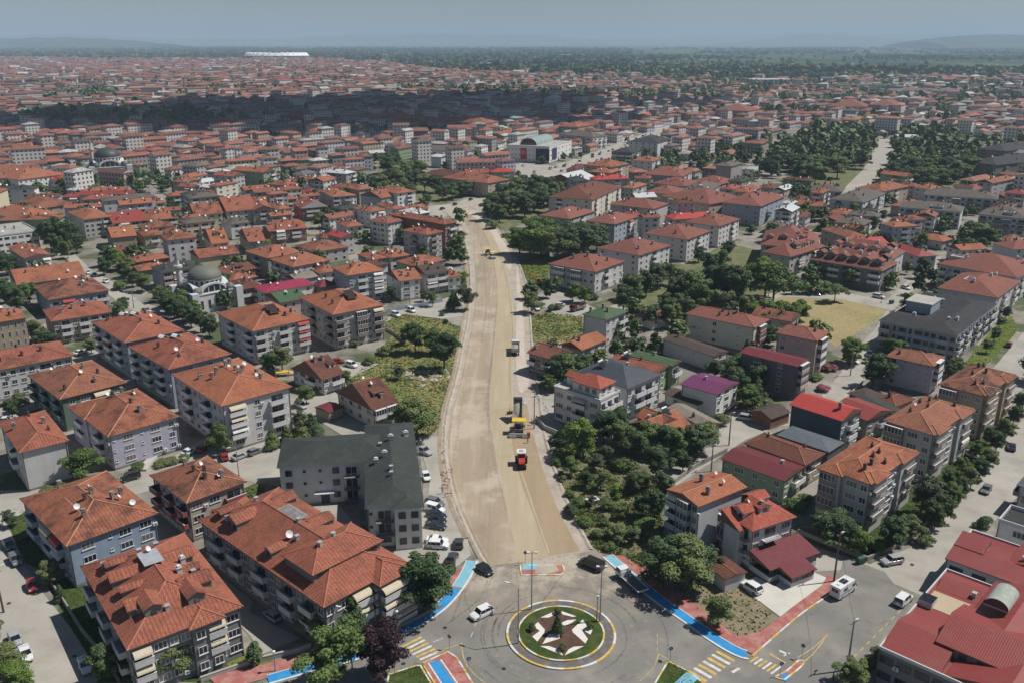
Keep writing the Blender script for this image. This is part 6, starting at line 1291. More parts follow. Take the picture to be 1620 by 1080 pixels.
for j in range(1, 52):
 for i in range(-36, 36):
  if (j + 1) * CS < abs(i) * CS * 1.25 - 200: continue
  th = cell_angle(i, j); cc = (i * CS + CS / 2, j * CS + CS / 2); c, s = math.cos(th), math.sin(th)
  D = math.hypot(*cc); big = 1.0 if D < 1300 else 1.3 if D < 2400 else 1.75
  rr = random.Random(i * 31 + j * 977)
  sx, sy = rr.uniform(14, 19) * big, rr.uniform(11, 14) * big; n = int(CS * .75 / sx) + 1; m_ = int(CS * .75 / sy) + 1
  green = rr.random() < (.05 if D > 700 else .02)
  for a in range(-n, n + 1):
   for b_ in range(-m_, m_ + 1):
    u = a * sx + (a // 4) * 6; v = b_ * sy + (b_ // 2) * 7
    x, y = cc[0] + u * c - v * s + rr.uniform(-1, 1), cc[1] + u * s + v * c + rr.uniform(-1, 1)
    if not (i * CS <= x < (i + 1) * CS and j * CS <= y < (j + 1) * CS): continue
    if y < 230: continue
    p = px(x, y)
    if not (-60 < p[0] < 1680): continue
    if p[1] < town_limit(p[0]) + rr.uniform(-1.5, 3) ** 1: continue
    sparse = .13 if p[0] < 1150 else .26
    if p[1] < 135: sparse += .18
    if math.sin(x * .006 + 2 * math.sin(y * .004)) + math.sin(y * .008 + x * .003) > 1.35: sparse = .8
    if p[1] < 160 and p[0] > 1050: sparse = max(sparse, .6)
    if rr.random() < sparse or (green and rr.random() < .8): CAND.append((D, 't', x, y, th)); continue
    fl = rr.choice((2, 2, 2, 3, 3, 4)) if D < 900 else rr.choice((1, 2, 2, 2, 3, 3, 4)) if D < 2400 else rr.choice((2, 3, 3, 4))
    if rr.random() < .06 and D > 650: fl = rr.choice((5, 5, 6))
    CAND.append((math.hypot(x, y), 'h', x, y, th + rr.choice((0, 0, 0, math.pi / 2)), sx * rr.choice((.8, .92, 1.0, 1.0, 1.6)), sy * rr.uniform(.78, .98), fl, rr.random(), rr.random(), rr.random()))
CAND.sort(key=lambda q: q[0])
HOUSES = []; TSPOTS = []
for q in CAND:
 x, y = q[2], q[3]
 if blocked(x, y, 2) or any(inside(x, y, k) for k in SKW): continue
 if q[1] == 't': TSPOTS.append((x, y)); continue
 o = (x, y, q[4], q[5] / 2, q[6] / 2)
 if q[0] < 800:
  if any(blocked(*c_) for c_ in corners(o)[:4]) : TSPOTS.append((x, y)); continue
  if hit(o, .3):
   o = (x, y, q[4], q[5] / 2.9, q[6] / 2.9)
   if hit(o, .2): continue
  gadd(o)
 HOUSES.append((o, q[7:]))
NIND = 128
RK = ['or', 'or', 'rd', 'ol', 'or', 'rd', 'pk', 'nw', 'br', 'ol', 'or', 'gb', 'rm', 'rr', 'wm', 'dg']
WK = ['grey', 'pale', 'white', 'beige', 'cream', 'bluegrey', 'stone', 'dwhite', 'tan', 'pink', 'lgreen', 'lilac', 'yellow']
GF = 'other tiled houses filling the town'
for (o, (fl, r1, r2, r3)) in HOUSES[:NIND]:
 rf = RK[int(r1 * len(RK))]; wl = WK[int(r2 * len(WK))]; kd = 'hip' if r3 < .6 or rf in ('gb', 'dg') else ('gx' if o[3] > o[4] else 'gy')
 w_, d_ = o[3] * 2, o[4] * 2; fl = min(fl, 4)
 # turn the frame so that its front and left faces look at the camera
 th = o[2]
 while not (-.2 < math.atan2(math.sin(th), math.cos(th)) < math.pi / 2 - .15 + .2): th += math.pi / 2; w_, d_ = d_, w_; kd = {'gx': 'gy', 'gy': 'gx'}.get(kd, kd)
 pat = R.choice(('wbww', 'wwww', 'bwwb', 'WwW', 'wWbw'))
 root, *_ = H('x', frm=(math.atan2(math.sin(th), math.cos(th)), w_, d_, o[0], o[1]), fl=fl, wall=wl, roof=rf, F=pat[:max(1, int(w_ / 3.6))], L_=pat[::-1][:max(1, int(d_ / 3.8))], rt=kd, near=False, ch=R.choice((2, 3, 4, 5)), chk='abd', dishes=R.choice((0, 1, 2, 2)), group=GF, name='tiled_house', cat='house', pitch=.36, h=fl * 2.75 + .5)
 later(root, '%s-floor %s house, %s roof' % (['', 'one', 'two', 'three', 'four'][fl], WALLNAME[wl], ROOFNAME[rf]), 'house')
# everything beyond: one mass of houses, far too many to count
def far_mats():
 m, t, p = _nodes('distant_walls'); vc = _n(t, "ShaderNodeVertexColor", layer_name='tint'); uv = t.nodes.new("ShaderNodeUVMap"); sp = t.nodes.new("ShaderNodeSeparateXYZ"); t.links.new(uv.outputs[0], sp.inputs[0])
 def band(src, per, a, b_):
  d = _n(t, "ShaderNodeMath", operation='DIVIDE', ins={1: per}); t.links.new(src, d.inputs[0]); f = _n(t, "ShaderNodeMath", operation='FRACT'); t.links.new(d.outputs[0], f.inputs[0])
  g1 = _n(t, "ShaderNodeMath", operation='GREATER_THAN', ins={1: a}); t.links.new(f.outputs[0], g1.inputs[0]); g2 = _n(t, "ShaderNodeMath", operation='LESS_THAN', ins={1: b_}); t.links.new(f.outputs[0], g2.inputs[0])
  mm = _n(t, "ShaderNodeMath", operation='MULTIPLY'); t.links.new(g1.outputs[0], mm.inputs[0]); t.links.new(g2.outputs[0], mm.inputs[1]); return mm.outputs[0]
 mm = _n(t, "ShaderNodeMath", operation='MULTIPLY'); t.links.new(band(sp.outputs[0], 3.1, .28, .72), mm.inputs[0]); t.links.new(band(sp.outputs[1], 2.85, .3, .78), mm.inputs[1])
 t.links.new(_mix(t, mm.outputs[0], vc.outputs[0], (.05, .055, .065)), p.inputs['Base Color']); p.inputs['Roughness'].default_value = .8
 m2, t, p = _nodes('distant_roofs'); vc = _n(t, "ShaderNodeVertexColor", layer_name='tint'); tc = t.nodes.new("ShaderNodeTexCoord")
 n = _noise(t, tc.outputs['Object'], .35, 4, .7); n2 = _noise(t, tc.outputs['Object'], 1.5, 2)
 c = _mix(t, _ramp(t, n, .45, .62, 0, .5), vc.outputs[0], (.10, .05, .035)); c = _mix(t, _ramp(t, n2, .6, .7, 0, .6), c, (.08, .05, .045)); c = _mix(t, _ramp(t, _noise(t, tc.outputs['Object'], 1.1, 1), .70, .73, 0, 1), c, (.5, .5, .5)); t.links.new(c, p.inputs['Base Color']); p.inputs['Roughness'].default_value = .85
 return m, m2
mw_, mr_ = far_mats()
def house_mass(name, L_, dens):
 nv = 0; V = []; Fi = []; Fl = []; Fm = []; Cc = []; U = []
 rg = random.Random(3)
 rc = [(.33, .12, .075), (.28, .10, .065), (.22, .085, .06), (.34, .135, .08), (.16, .07, .05), (.27, .12, .085), (.30, .085, .06), (.19, .075, .06)]; gc = [(.12, .115, .11), (.45, .46, .46), (.09, .09, .095), (.3, .29, .27), (.5, .5, .5)]
 wc = [WALLC[k] for k in WK] + [WALLC['white'], WALLC['pale'], WALLC['stone'], WALLC['dgrey']]
 for (cx_, cy_, th, hw, hd), (fl, r1, r2, r3) in L_:
  h = fl * 2.85 + .4; c, s = math.cos(th), math.sin(th); ov = .6; pt = rg.uniform(.26, .4)
  sxp = px(cx_, cy_)[0]; gray = .16 + (.2 if sxp > 1380 else 0)
  roofc = rc[int(r1 * 7.99)] if rg.random() > gray else rg.choice(gc); k = rg.uniform(.55, 1.1); roofc = tuple(x * k for x in roofc); wallc = wc[int(r2 * (len(wc) - .01))] if fl < 5 else (.6, .58, .54)
  if hw < hd: hw, hd, c, s = hd, hw, -s, c
  P = lambda u, v, z: (cx_ + c * u - s * v, cy_ + s * u + c * v, z)
  a = [P(-hw + ov, -hd + ov, 0), P(hw - ov, -hd + ov, 0), P(hw - ov, hd - ov, 0), P(-hw + ov, hd - ov, 0)]; e = [(x, y, h) for x, y, _ in a]
  r = [P(-hw, -hd, h), P(hw, -hd, h), P(hw, hd, h), P(-hw, hd, h)]; g = hd if r3 < .65 else 0
  rz = h + pt * hd; q = [P(-hw + g, 0, rz), P(hw - g, 0, rz)]
  V += a + e + r + q; i = nv; nv += 14
  for x in range(4):
   y = (x + 1) % 4; Fi += [i + x, i + y, i + 4 + y, i + 4 + x]; Fl.append(4); Fm.append(0); w_ = (2 * (hw - ov), 2 * (hd - ov))[x % 2]; o = rg.uniform(0, 3)
   U += [(o, 0), (o + w_, 0), (o + w_, h), (o, h)]; Cc += [wallc] * 4
  for f in ((8, 9, 13, 12), (10, 11, 12, 13), (9, 10, 13), (11, 8, 12)):
   Fi += [i + x for x in f]; Fl.append(len(f)); wallg = g == 0 and len(f) == 3; Fm.append(0 if wallg else 1); U += [(0, 0)] * len(f); Cc += [wallc if wallg else roofc] * len(f)
 me = bpy.data.meshes.new(name); me.vertices.add(nv); me.vertices.foreach_set('co', np.array(V, np.float32).ravel()); me.loops.add(len(Fi)); me.loops.foreach_set('vertex_index', Fi)
 me.polygons.add(len(Fl)); st = np.concatenate(([0], np.cumsum(Fl)[:-1])); me.polygons.foreach_set('loop_start', st.astype(np.int32)); me.polygons.foreach_set('loop_total', Fl)
 me.materials.append(mw_); me.materials.append(mr_); me.polygons.foreach_set('material_index', Fm)
 ul = me.uv_layers.new(name='UVMap'); ul.data.foreach_set('uv', np.array(U, np.float32).ravel())
 ca = me.color_attributes.new('tint', 'FLOAT_COLOR', 'CORNER'); ca.data.foreach_set('color', np.hstack([np.array(Cc, np.float32), np.ones((len(Cc), 1), np.float32)]).ravel())
 me.polygons.foreach_set('use_smooth', [False] * len(Fl)); me.update(calc_edges=True); me.validate(); o = obj(name, me); tag(o, 'dense sea of small red-roofed houses filling the far town', None, None, 'stuff'); return o
house_mass('distant_houses', HOUSES[NIND:], 1)
print('houses', len(HOUSES), 'trees spots', len(TSPOTS), 'ind to', HOUSES[NIND][0][:2] if len(HOUSES) > NIND else 0)

# stadium on the horizon
sx_, sy_ = at(438, 94); st = thing('stadium', 'white round stadium roof standing on the horizon beyond the town', 'stadium', (sx_, sy_, 0))
sr = 48.5 / FPX * sy_; b = MB(); n = 60; mst = mat('stadium_skin', (.50, .53, .56), var=.05); mdk = mat('stadium_side', (.08, .09, .10)); m_wr = mat('stadium_roof', (.85, .86, .87), var=.03, rough=.5)
ell = lambda k, r, z: (sr * r * math.cos(2 * math.pi * k / n), sr * .8 * r * math.sin(2 * math.pi * k / n), z)
for k in range(n):
 b.face([ell(k, .97, 0), ell(k + 1, .97, 0), ell(k + 1, .99, 14), ell(k, .99, 14)], mdk); b.face([ell(k, .99, 14), ell(k + 1, .99, 14), ell(k + 1, 1, 20), ell(k, 1, 20)], mst)
b.build('outer_wall', st); b = MB(); kk = lambda k: 6 if k % 2 else 0
for k in range(n):
 b.face([ell(k, 1, 20), ell(k + 1, 1, 20), ell(k + 1, .93, 30 + kk(k + 1)), ell(k, .93, 30 + kk(k))], m_wr); b.face([ell(k, .93, 30 + kk(k)), ell(k + 1, .93, 30 + kk(k + 1)), ell(k + 1, .6, 33), ell(k, .6, 33)], m_wr)
b.build('roof', st)
for (x, y, wd, dp, h, lab) in [(778, 106, 90, 40, 14, 'long white factory hall at the edge of the distant woods'), (905, 91, 160, 60, 16, 'pale factory hall among far fields, centre right'), (340, 113, 80, 30, 14, 'bright white shed roof in the far left town'), (1215, 134, 90, 40, 12, 'white hall roof in the far right town'), (1362, 146, 120, 34, 14, 'low green-roofed sheds in the far right town'), (1455, 150, 150, 60, 9, 'broad grey hall roof beside far trees, right'), (1440, 139, 90, 30, 9, 'thin white market roof in the far right')]:
 X, Y = at(x, y); rt_ = thing('factory_hall', lab, 'factory', (X, Y, 0), rad(8)); mm_ = TC['wm'] if 'white' in lab or 'pale' in lab else (TC['gy'] if 'grey' in lab else TC['gn'])
 b = MB(); b.box(-wd / 2, wd / 2, -dp / 2, dp / 2, 0, h, WM('pale'), skip='DT'); b.build('wall', rt_); b = MB()
 hip_faces(b, -wd / 2 - 1, wd / 2 + 1, -dp / 2 - 1, 0, h, .12, 'gx', mm_); hip_faces(b, -wd / 2 - 1, wd / 2 + 1, 0.02, dp / 2 + 1, h + .01, .12, 'gx', mm_); b.build('roof', rt_)
# ================================================================ trees
leafA = leaf_mat('leaf_green', (.042, .085, .02), (.12, .19, .045), (.135, .165, .06))
leafD = leaf_mat('leaf_dark', (.022, .05, .018), (.065, .115, .038), (.075, .11, .045))
leafB = leaf_mat('leaf_bright', (.06, .11, .018), (.16, .24, .04), (.10, .16, .035))
leafP = leaf_mat('leaf_plum', (.012, .006, .009), (.055, .025, .03), (.03, .012, .02))
leafO = leaf_mat('leaf_olive', (.05, .07, .035), (.12, .145, .085), (.07, .09, .05))
leafK = leaf_mat('blossom_pink', (.30, .07, .11), (.45, .15, .2), (.10, .09, .04))
m_bark = mat('bark', (.085, .062, .045), var=.3, scale=3)
def crown_arrays(seed, kind, n, q):
 """leaf quads on the skins of a cloud of overlapping clumps; unit tree: height 1, crown width about .8"""
 rg = np.random.default_rng(seed); cl = []
 if kind == 'round':
  lean = rg.uniform(-.09, .09, 2)
  for _ in range(30):
   a, rr_, z = rg.uniform(0, 6.28), rg.uniform(.03, .33), rg.uniform(.26, .93); k = 1 - abs(z - .55) * 1.2; cl.append((math.cos(a) * rr_ * k * 1.15 + lean[0] * z, math.sin(a) * rr_ * k * 1.15 + lean[1] * z, z, rg.uniform(.065, .155)))
  cl.append((0, 0, .5, .21)); cl.append((lean[0], lean[1], .7, .2))
 elif kind == 'wide':
  for _ in range(24):
   a, rr_ = rg.uniform(0, 6.28), rg.uniform(.05, .46); z = .62 + rg.uniform(-.14, .16) - rr_ * .3; cl.append((math.cos(a) * rr_, math.sin(a) * rr_, z, rg.uniform(.1, .17)))
  cl.append((0, 0, .68, .26))
 elif kind == 'cone':
  for i in range(22):
   z = .12 + .84 * i / 22; rr_ = .26 * (1 - z) + .03; a = rg.uniform(0, 6.28); cl.append((math.cos(a) * rr_ * .5, math.sin(a) * rr_ * .5, z, rr_ * .75 + .02))
 elif kind == 'col':
  for i in range(20):
   z = .08 + .88 * i / 20; rr_ = .13 * math.sin(math.pi * min(1, (z + .12) * .86)) + .02; a = rg.uniform(0, 6.28); cl.append((math.cos(a) * rr_ * .4, math.sin(a) * rr_ * .4, z, rr_ * .9))
 elif kind == 'bush':
  for _ in range(12):
   a, rr_ = rg.uniform(0, 6.28), rg.uniform(0, .5); cl.append((math.cos(a) * rr_, math.sin(a) * rr_, rg.uniform(.25, .6) - rr_ * .2, rg.uniform(.2, .36)))
 cl = np.array(cl); w_ = cl[:, 3] ** 2; idx = rg.choice(len(cl), n, p=w_ / w_.sum())
 d = rg.normal(size=(n, 3)); d /= np.linalg.norm(d, axis=1)[:, None]; d[:, 2] = np.where(d[:, 2] < -.35, -d[:, 2], d[:, 2])
 rad_ = cl[idx, 3] * rg.uniform(.62, 1.1, n); p = cl[idx, :3] + d * rad_[:, None] * np.array([1, 1, .85])
 nr = d + rg.normal(size=(n, 3)) * .45 + np.array([0, 0, .25]); nr /= np.linalg.norm(nr, axis=1)[:, None]
 up = rg.normal(size=(n, 3)); t1 = np.cross(nr, up); t1 /= np.linalg.norm(t1, axis=1)[:, None]; t2 = np.cross(nr, t1)
 s = q * rg.uniform(.6, 1.35, n)[:, None]; V = np.stack([p - t1 * s - t2 * s * .6, p + t1 * s - t2 * s * .6, p + t1 * s * .55 + t2 * s, p - t1 * s * .55 + t2 * s], 1)
 tint = np.clip(rg.uniform(0, 1, len(cl))[idx] * .55 + rg.uniform(0, .45, n), 0, 1)
 return V, tint
def quads_mesh(name, V, tint, m, mi=None):
 n = len(V); me = bpy.data.meshes.new(name); me.vertices.add(n * 4); me.vertices.foreach_set('co', V.astype(np.float32).ravel()); me.loops.add(n * 4); me.loops.foreach_set('vertex_index', np.arange(n * 4, dtype=np.int32))
 me.polygons.add(n); me.polygons.foreach_set('loop_start', np.arange(0, n * 4, 4, dtype=np.int32)); me.polygons.foreach_set('loop_total', np.full(n, 4, np.int32))
 for x in (m if isinstance(m, (list, tuple)) else [m]): me.materials.append(x)
 if mi is not None: me.polygons.foreach_set('material_index', mi.astype(np.int32))
 ca = me.color_attributes.new('tint', 'FLOAT_COLOR', 'CORNER'); c = np.repeat(tint, 4); ca.data.foreach_set('color', np.stack([c, c, c, np.ones_like(c)], 1).astype(np.float32).ravel()); me.update(calc_edges=True); return me
KINDS_ = {'round': (leafA, 9500, .0155), 'dark': (leafD, 9500, .0155), 'bright': (leafB, 9500, .0155), 'wide': (leafA, 9500, .017), 'cone': (leafA, 4500, .018), 'conedark': (leafD, 4500, .018), 'col': (leafD, 1800, .022), 'plum': (leafP, 9500, .0155), 'olive': (leafO, 7000, .016), 'bush': (leafA, 3500, .035), 'bushdark': (leafD, 3500, .035), 'pink': (leafK, 3500, .035)}
SHAPE = {'dark': 'round', 'bright': 'round', 'conedark': 'cone', 'plum': 'round', 'olive': 'round', 'bushdark': 'bush', 'pink': 'bush'}
TM = {}
def tree_meshes(kind):
 if kind not in TM:
  m, n, q = KINDS_[kind]; l = []
  for sd in range(3 if kind in ('round', 'dark', 'bright') else 2):
   V, t_ = crown_arrays(sd * 17 + len(kind) * 5 + 1, SHAPE.get(kind, kind), n, q); cr = quads_mesh('crown', V, t_, m)
   b = MB(); rg = random.Random(sd)
   th = {'cone': .3, 'conedark': .3, 'col': .2}.get(kind, .55); b.tube((0, 0, -.02), (0, 0, th), .022, .013, m_bark, 7)
   if kind not in ('cone', 'conedark', 'col', 'bush', 'bushdark', 'pink'):
    for k in range(6):
     a = k * 1.05 + rg.uniform(-.3, .3); z = rg.uniform(.25, .45); b.tube((0, 0, z), (.2 * math.cos(a), .2 * math.sin(a), z + rg.uniform(.15, .3)), .011, .004, m_bark, 5)
     b.tube((.1 * math.cos(a), .1 * math.sin(a), z + .1), (.26 * math.cos(a + .5), .26 * math.sin(a + .5), z + .3), .006, .003, m_bark, 4)
   l.append((cr, b.data('trunk')))
  TM[kind] = l
 return TM[kind]
TDESC = {'round': 'rounded mid-green broadleaf tree', 'dark': 'dense dark green tree', 'bright': 'light green leafy tree', 'wide': 'wide spreading green tree', 'cone': 'pointed green conifer', 'conedark': 'dark cone-shaped conifer', 'col': 'slim dark cypress', 'plum': 'dark purple plum tree', 'olive': 'greyish olive-green tree', 'bush': 'green bush', 'bushdark': 'dark green bush', 'pink': 'pink-flowering oleander bush'}
rT = random.Random(21); NT = 0; TREES_AT = []
def tree(X, Y, h, kind='round', wd=1.0, label=None):
 global NT
 NT += 1; bush = kind in ('bush', 'bushdark', 'pink'); nm = 'bush' if bush else 'conifer' if kind in ('cone', 'conedark', 'col') else 'tree'
 o = obj(nm, None, None, (X, Y, 0), rT.uniform(0, 6.28)); k = rT.uniform(.94, 1.06); k2 = 1.3 if nm == 'tree' else 1.1; k = rT.uniform(.85, 1.15); o.scale = (h * wd * k * k2, h * wd / k * k2, h * (1.06 if nm == 'tree' else 1)); o['category'] = nm; o['group'] = {'bush': 'bushes of the gardens and vacant lots', 'conifer': 'conifers', 'tree': 'broadleaf trees'}[nm]
 cr, tr = rT.choice(tree_meshes(kind)); obj('trunk', tr, o) if not bush else None; obj('crown', cr, o); TREES_AT.append((X, Y, h * .4))
 if label: o['label'] = label
 else: later(o, TDESC[kind], nm)
 return o
TL = """
275 1067 6.5 round 1.1|228 1082 6 dark 1.1|170 1085 6.5 dark 1|530 1085 10.5 round .9|606 1076 9.5 plum .95|672 968 10.5 dark 1.15|405 1050 4.5 col 1.6|500 1016 7 round .9|562 1012 9 conedark 1|545 985 4 conedark 1
130 757 7 round 1.25|18 833 3.6 olive 1|40 852 2.2 bush 1|80 928 5 round .9|97 950 3.6 conedark 1|8 1070 5 round 1.1|38 1090 5 bright 1.2|-12 1030 5 round 1|345 722 7.5 round .8|432 709 5.6 cone 1.15|455 704 5.4 cone 1.1|478 700 6.4 cone 1.2|494 692 7 conedark 1.3|472 680 5 olive .9
185 668 2.5 bush 1|218 742 2.5 bush 1|258 735 2 bush 1.6|270 732 2 bush 1.4|292 728 2 bush 1.2|395 785 2.6 bush 1.6|402 778 2.4 bush 1.2
447 588 8 round .9|425 592 6.5 dark 1|485 640 5.5 round 1|545 612 4.5 round 1|505 620 3 bush 1|560 625 4 round 1|660 692 9.5 round 1.2|635 676 6 round 1.1|703 584 11 dark 1.05|690 560 8 round 1|657 558 9.5 dark .9|640 545 5 round 1|585 575 3 bush 1.2|610 560 3.5 bush 1.2|630 600 4 olive 1|560 548 3 bush 1
718 492 8.5 conedark 1.15|739 492 9.5 olive .75|684 486 5.5 round .8|670 478 4.5 dark .8|731 456 6.5 bright 1|642 452 6 dark 1|620 478 5.5 dark 1|700 500 2 bush .8|706 512 2 bushdark .8
262 497 8 dark 1|276 505 8.5 dark 1|290 512 8.5 dark 1.05|303 520 8.5 dark 1|318 527 8 dark 1|332 534 7.5 dark 1|270 488 7 round 1|286 496 8 round 1|305 508 7 round 1|250 478 6 round 1|225 462 7 round 1|205 440 8 round 1|190 428 9 bright 1|175 422 9 dark 1|165 436 7 dark 1|210 455 6 dark 1|190 458 5 bush 1
82 398 14 dark .75|96 396 15 dark .7|110 398 14 dark .75|122 402 9 dark .9|108 410 8 round .8|90 405 10 dark .9|8 480 9 dark 1|28 492 9 dark 1.1|48 482 8 round 1|60 540 7 round 1|68 552 6 dark 1|12 436 9 dark 1|45 445 5 round 1|60 420 6 dark 1|185 500 5 round 1|196 494 5.5 dark 1|145 560 5 round 1
30 652 5 round 1|20 660 5 dark 1|60 735 4 dark 1|100 775 2 bush 1.8|75 780 2 bush 1.6|240 720 2.2 bush 1
600 305 10 round 1.1|618 298 11 dark 1.1|636 302 11 round 1.1|655 300 11 dark 1.1|672 304 10 round 1.1|690 306 9 dark 1|612 275 12 dark 1|640 285 11 round 1.1|660 282 11 bright 1|700 318 8 dark 1|715 316 8.5 round 1|728 313 8.5 dark 1|742 310 8.5 round 1|752 308 8 dark 1|628 315 8 round 1|648 316 8 dark 1|540 320 8 round 1|525 318 7 dark 1|500 318 7 round 1|480 300 7 dark 1|505 362 8 round 1|548 344 8 dark 1|590 345 6 round 1|640 386 8 round 1|560 376 5 round 1|580 380 5 dark 1|598 378 4 bush 1|520 376 5 dark 1|668 410 6 round 1
772 350 9 dark 1|785 340 10 round 1.1|800 345 11 dark 1.1|815 338 11 round 1.1|830 345 11 dark 1|845 335 11 dark 1.1|860 328 11 round 1.1|875 338 10 dark 1|795 325 10 dark 1|812 318 11 round 1.1|830 312 11 dark 1.1|848 310 11 round 1|866 312 10 dark 1|880 318 9 round 1|780 362 6 bush 1|790 352 8 round 1
838 412 13.5 bright 1|856 404 13 bright 1|868 414 12 round 1|882 412 11 dark 1.1|898 410 11.5 dark 1|914 407 11.5 dark 1.1|930 402 11.5 dark 1|944 398 10 dark 1|822 402 10 bright 1|850 385 11 bright 1|870 392 11 dark 1|905 392 10 dark 1
840 496 7.5 round 1|855 488 3 bush 1|873 492 3 bushdark 1|906 478 7 bright 1|925 480 6.5 bright 1|940 474 3 bush 1.2|884 490 3 bush 1
1222 486 17.5 wide .95|1210 470 15 bright 1|1166 486 15 dark .9|1150 474 13 dark 1|1092 494 13.5 round 1.1|1070 488 11 dark 1|1112 500 11 round 1|1130 505 11 conedark .9|1145 508 10 dark 1|1022 470 10 dark 1|1004 476 10 round 1|986 494 9.5 dark 1|1040 458 10 dark 1|1058 452 9 round 1|1075 470 10 dark 1|990 475 8 round 1|1130 470 12 dark 1|1180 505 8 round 1|1050 505 9 dark 1|1030 520 8 dark 1|1062 520 8 round 1|1080 512 9 dark 1|1005 505 7 dark 1|1015 512 6 round 1|1120 440 10 dark 1|1138 430 9 round 1|1105 415 7 dark 1|1150 410 8 dark 1
1200 510 8.5 bright 1.2|1225 514 8.5 bright 1.3|1250 514 8 bright 1.2|1265 508 7 bright 1.1|1212 525 7 round 1|1036 560 8 conedark 1.2|1000 548 4 bush 1|975 540 5 round 1|985 525 5 dark 1|1343 578 8.5 bright 1|1343 575 7 round 1|1380 612 9.5 dark 1.05|1395 592 5 round 1|1408 560 5 round 1|1320 478 7.5 wide 1|1252 466 5 dark 1|1268 464 4 dark 1|1280 455 3.5 bush 1.6|1305 455 3.5 bush 1.5|1420 570 6 round 1|1470 585 5 round 1|1515 598 6 round 1|1500 600 5 dark 1
1305 585 3 pink 1.2|1300 618 2.6 pink 1.2|1318 586 2.6 pink 1|1290 600 2.4 bush 1.5|1150 610 8 dark 1|1165 632 9 dark 1|1180 648 7 round 1|1195 620 8 dark 1|1172 600 8 round 1|1190 640 6 dark 1|1210 650 5 bush 1|1130 600 6 dark 1
922 724 13 bright 1.05|897 700 5 bushdark 1|893 730 5 round 1|905 752 6.5 round 1|925 770 6 dark 1|940 745 7.5 dark 1|960 732 8.5 dark 1|985 742 8 round 1|1005 732 8 dark 1|950 775 6 round 1|975 790 6.5 dark 1|1000 780 7 dark 1|1022 775 8 round 1|1038 755 7.5 dark 1|890 760 3.5 bush 1|900 785 3.5 bush 1|915 800 3 bush 1|935 800 4 olive 1|925 830 3.5 bush 1.1|945 850 3.5 bush 1|955 830 4 bush 1|975 850 6.5 round 1.1|1000 860 7 dark 1|1018 845 8 round 1.1|1035 820 8 dark 1|1010 815 7 round 1|985 820 5 round 1|960 805 4 bush 1|1048 790 6 dark 1|880 735 3 bush 1|965 868 2.4 bush 1|905 815 3 bushdark 1
1050 722 8 dark 1|1072 728 7.5 round 1|1092 722 8 dark 1.1|1110 715 7 round 1|1035 705 8 dark 1|1020 720 8 round 1|975 700 8.5 dark 1|985 715 8 round 1|955 700 8 dark 1|1118 700 5 round 1|1080 745 5 dark 1|882 612 8.5 dark 1.1|900 610 9 round 1.1|918 602 8 dark 1|870 620 5 round 1|1140 672 4 bush 1
1048 928 9 dark 1.2|1075 935 9.5 round 1.25|1095 930 8 dark 1.1|1118 905 5.5 dark 1|1135 988 5.5 round 1|1175 842 3 bush 1|1260 805 3 bush 1.2|1275 795 2.6 bush 1.2|1240 820 2.4 bush 1
1312 862 7 dark 1.2|1332 868 6 dark 1.1|1350 876 5.5 bright 1|1296 848 5 dark 1|1408 866 7 dark .95|1424 862 4.5 bright 1|1440 852 5 round 1|1388 870 3 bush 1|1456 812 10.5 olive .95|1478 836 7 dark 1|1492 826 7.5 dark 1|1506 806 7 round 1|1520 788 6.5 dark 1|1478 800 5 round 1|1535 772 6 round 1|1548 758 6 dark 1|1560 742 6 round 1|1500 770 5 dark 1|1520 750 5 round 1|1575 715 6.5 dark 1|1590 695 6.5 round 1|1602 672 6.5 dark 1|1612 650 6.5 dark 1|1540 725 5 round 1|1560 700 5 dark 1|1462 862 4 bush 1|1436 838 4 bush 1
1560 395 10 round 1.2|1540 392 11.5 round 1.1|1550 404 8 dark 1|1528 402 7 round 1|1512 396 7 conedark 1|1500 462 5 dark 1|1490 470 6 dark 1|1480 480 5 round 1|1450 420 7 dark 1|1428 405 6 round 1|1410 380 6 bright 1|1385 382 3 bush 1.5|1360 384 3 bush 1.5|1440 372 5 dark 1|1425 362 6 round 1|1370 352 6 dark 1|1395 350 6 dark 1|1560 470 4 bush 1|1580 520 4 round 1|1572 540 4.5 dark 1|1560 558 4 round 1|1590 505 4.5 dark 1
1345 1084 4.5 round 1.2|1388 1040 2.4 bush 1|1376 1056 2.2 bush 1|1555 832 3.4 bushdark 1.2|1300 465 3 bush 1.5"""
for ln in TL.replace('\n', '|').split('|'):
 if not ln.strip(): continue
 a = ln.split(); X, Y = at(float(a[0]), float(a[1])); sc_ = 1.0; kd_ = a[3]; w_x = float(a[4])
 if inside(X, Y, PW['lot']):
  sc_ = rT.uniform(.45, .85); rq = rT.random()
  if kd_ in ('round', 'dark') and rq < .45: kd_ = rT.choice(('bush', 'olive', 'bush', 'bright')); sc_ = .55
 elif float(a[1]) < 420 and float(a[0]) > 760 and float(a[0]) < 960 and kd_ not in ('bush',): sc_ = 1.22; w_x *= 1.12
 elif 395 < float(a[1]) < 530 and 960 < float(a[0]) < 1280 and kd_ not in ('bush', 'conedark'): sc_ = 1.0; w_x *= .95
 elif float(a[0]) > 1445 and 640 < float(a[1]) < 870: sc_ = .8; w_x *= .9
 elif float(a[1]) < 330 and 500 < float(a[0]) < 760: sc_ = 1.15; w_x *= 1.15
 tree(X, Y, float(a[2]) * sc_, kd_, w_x)
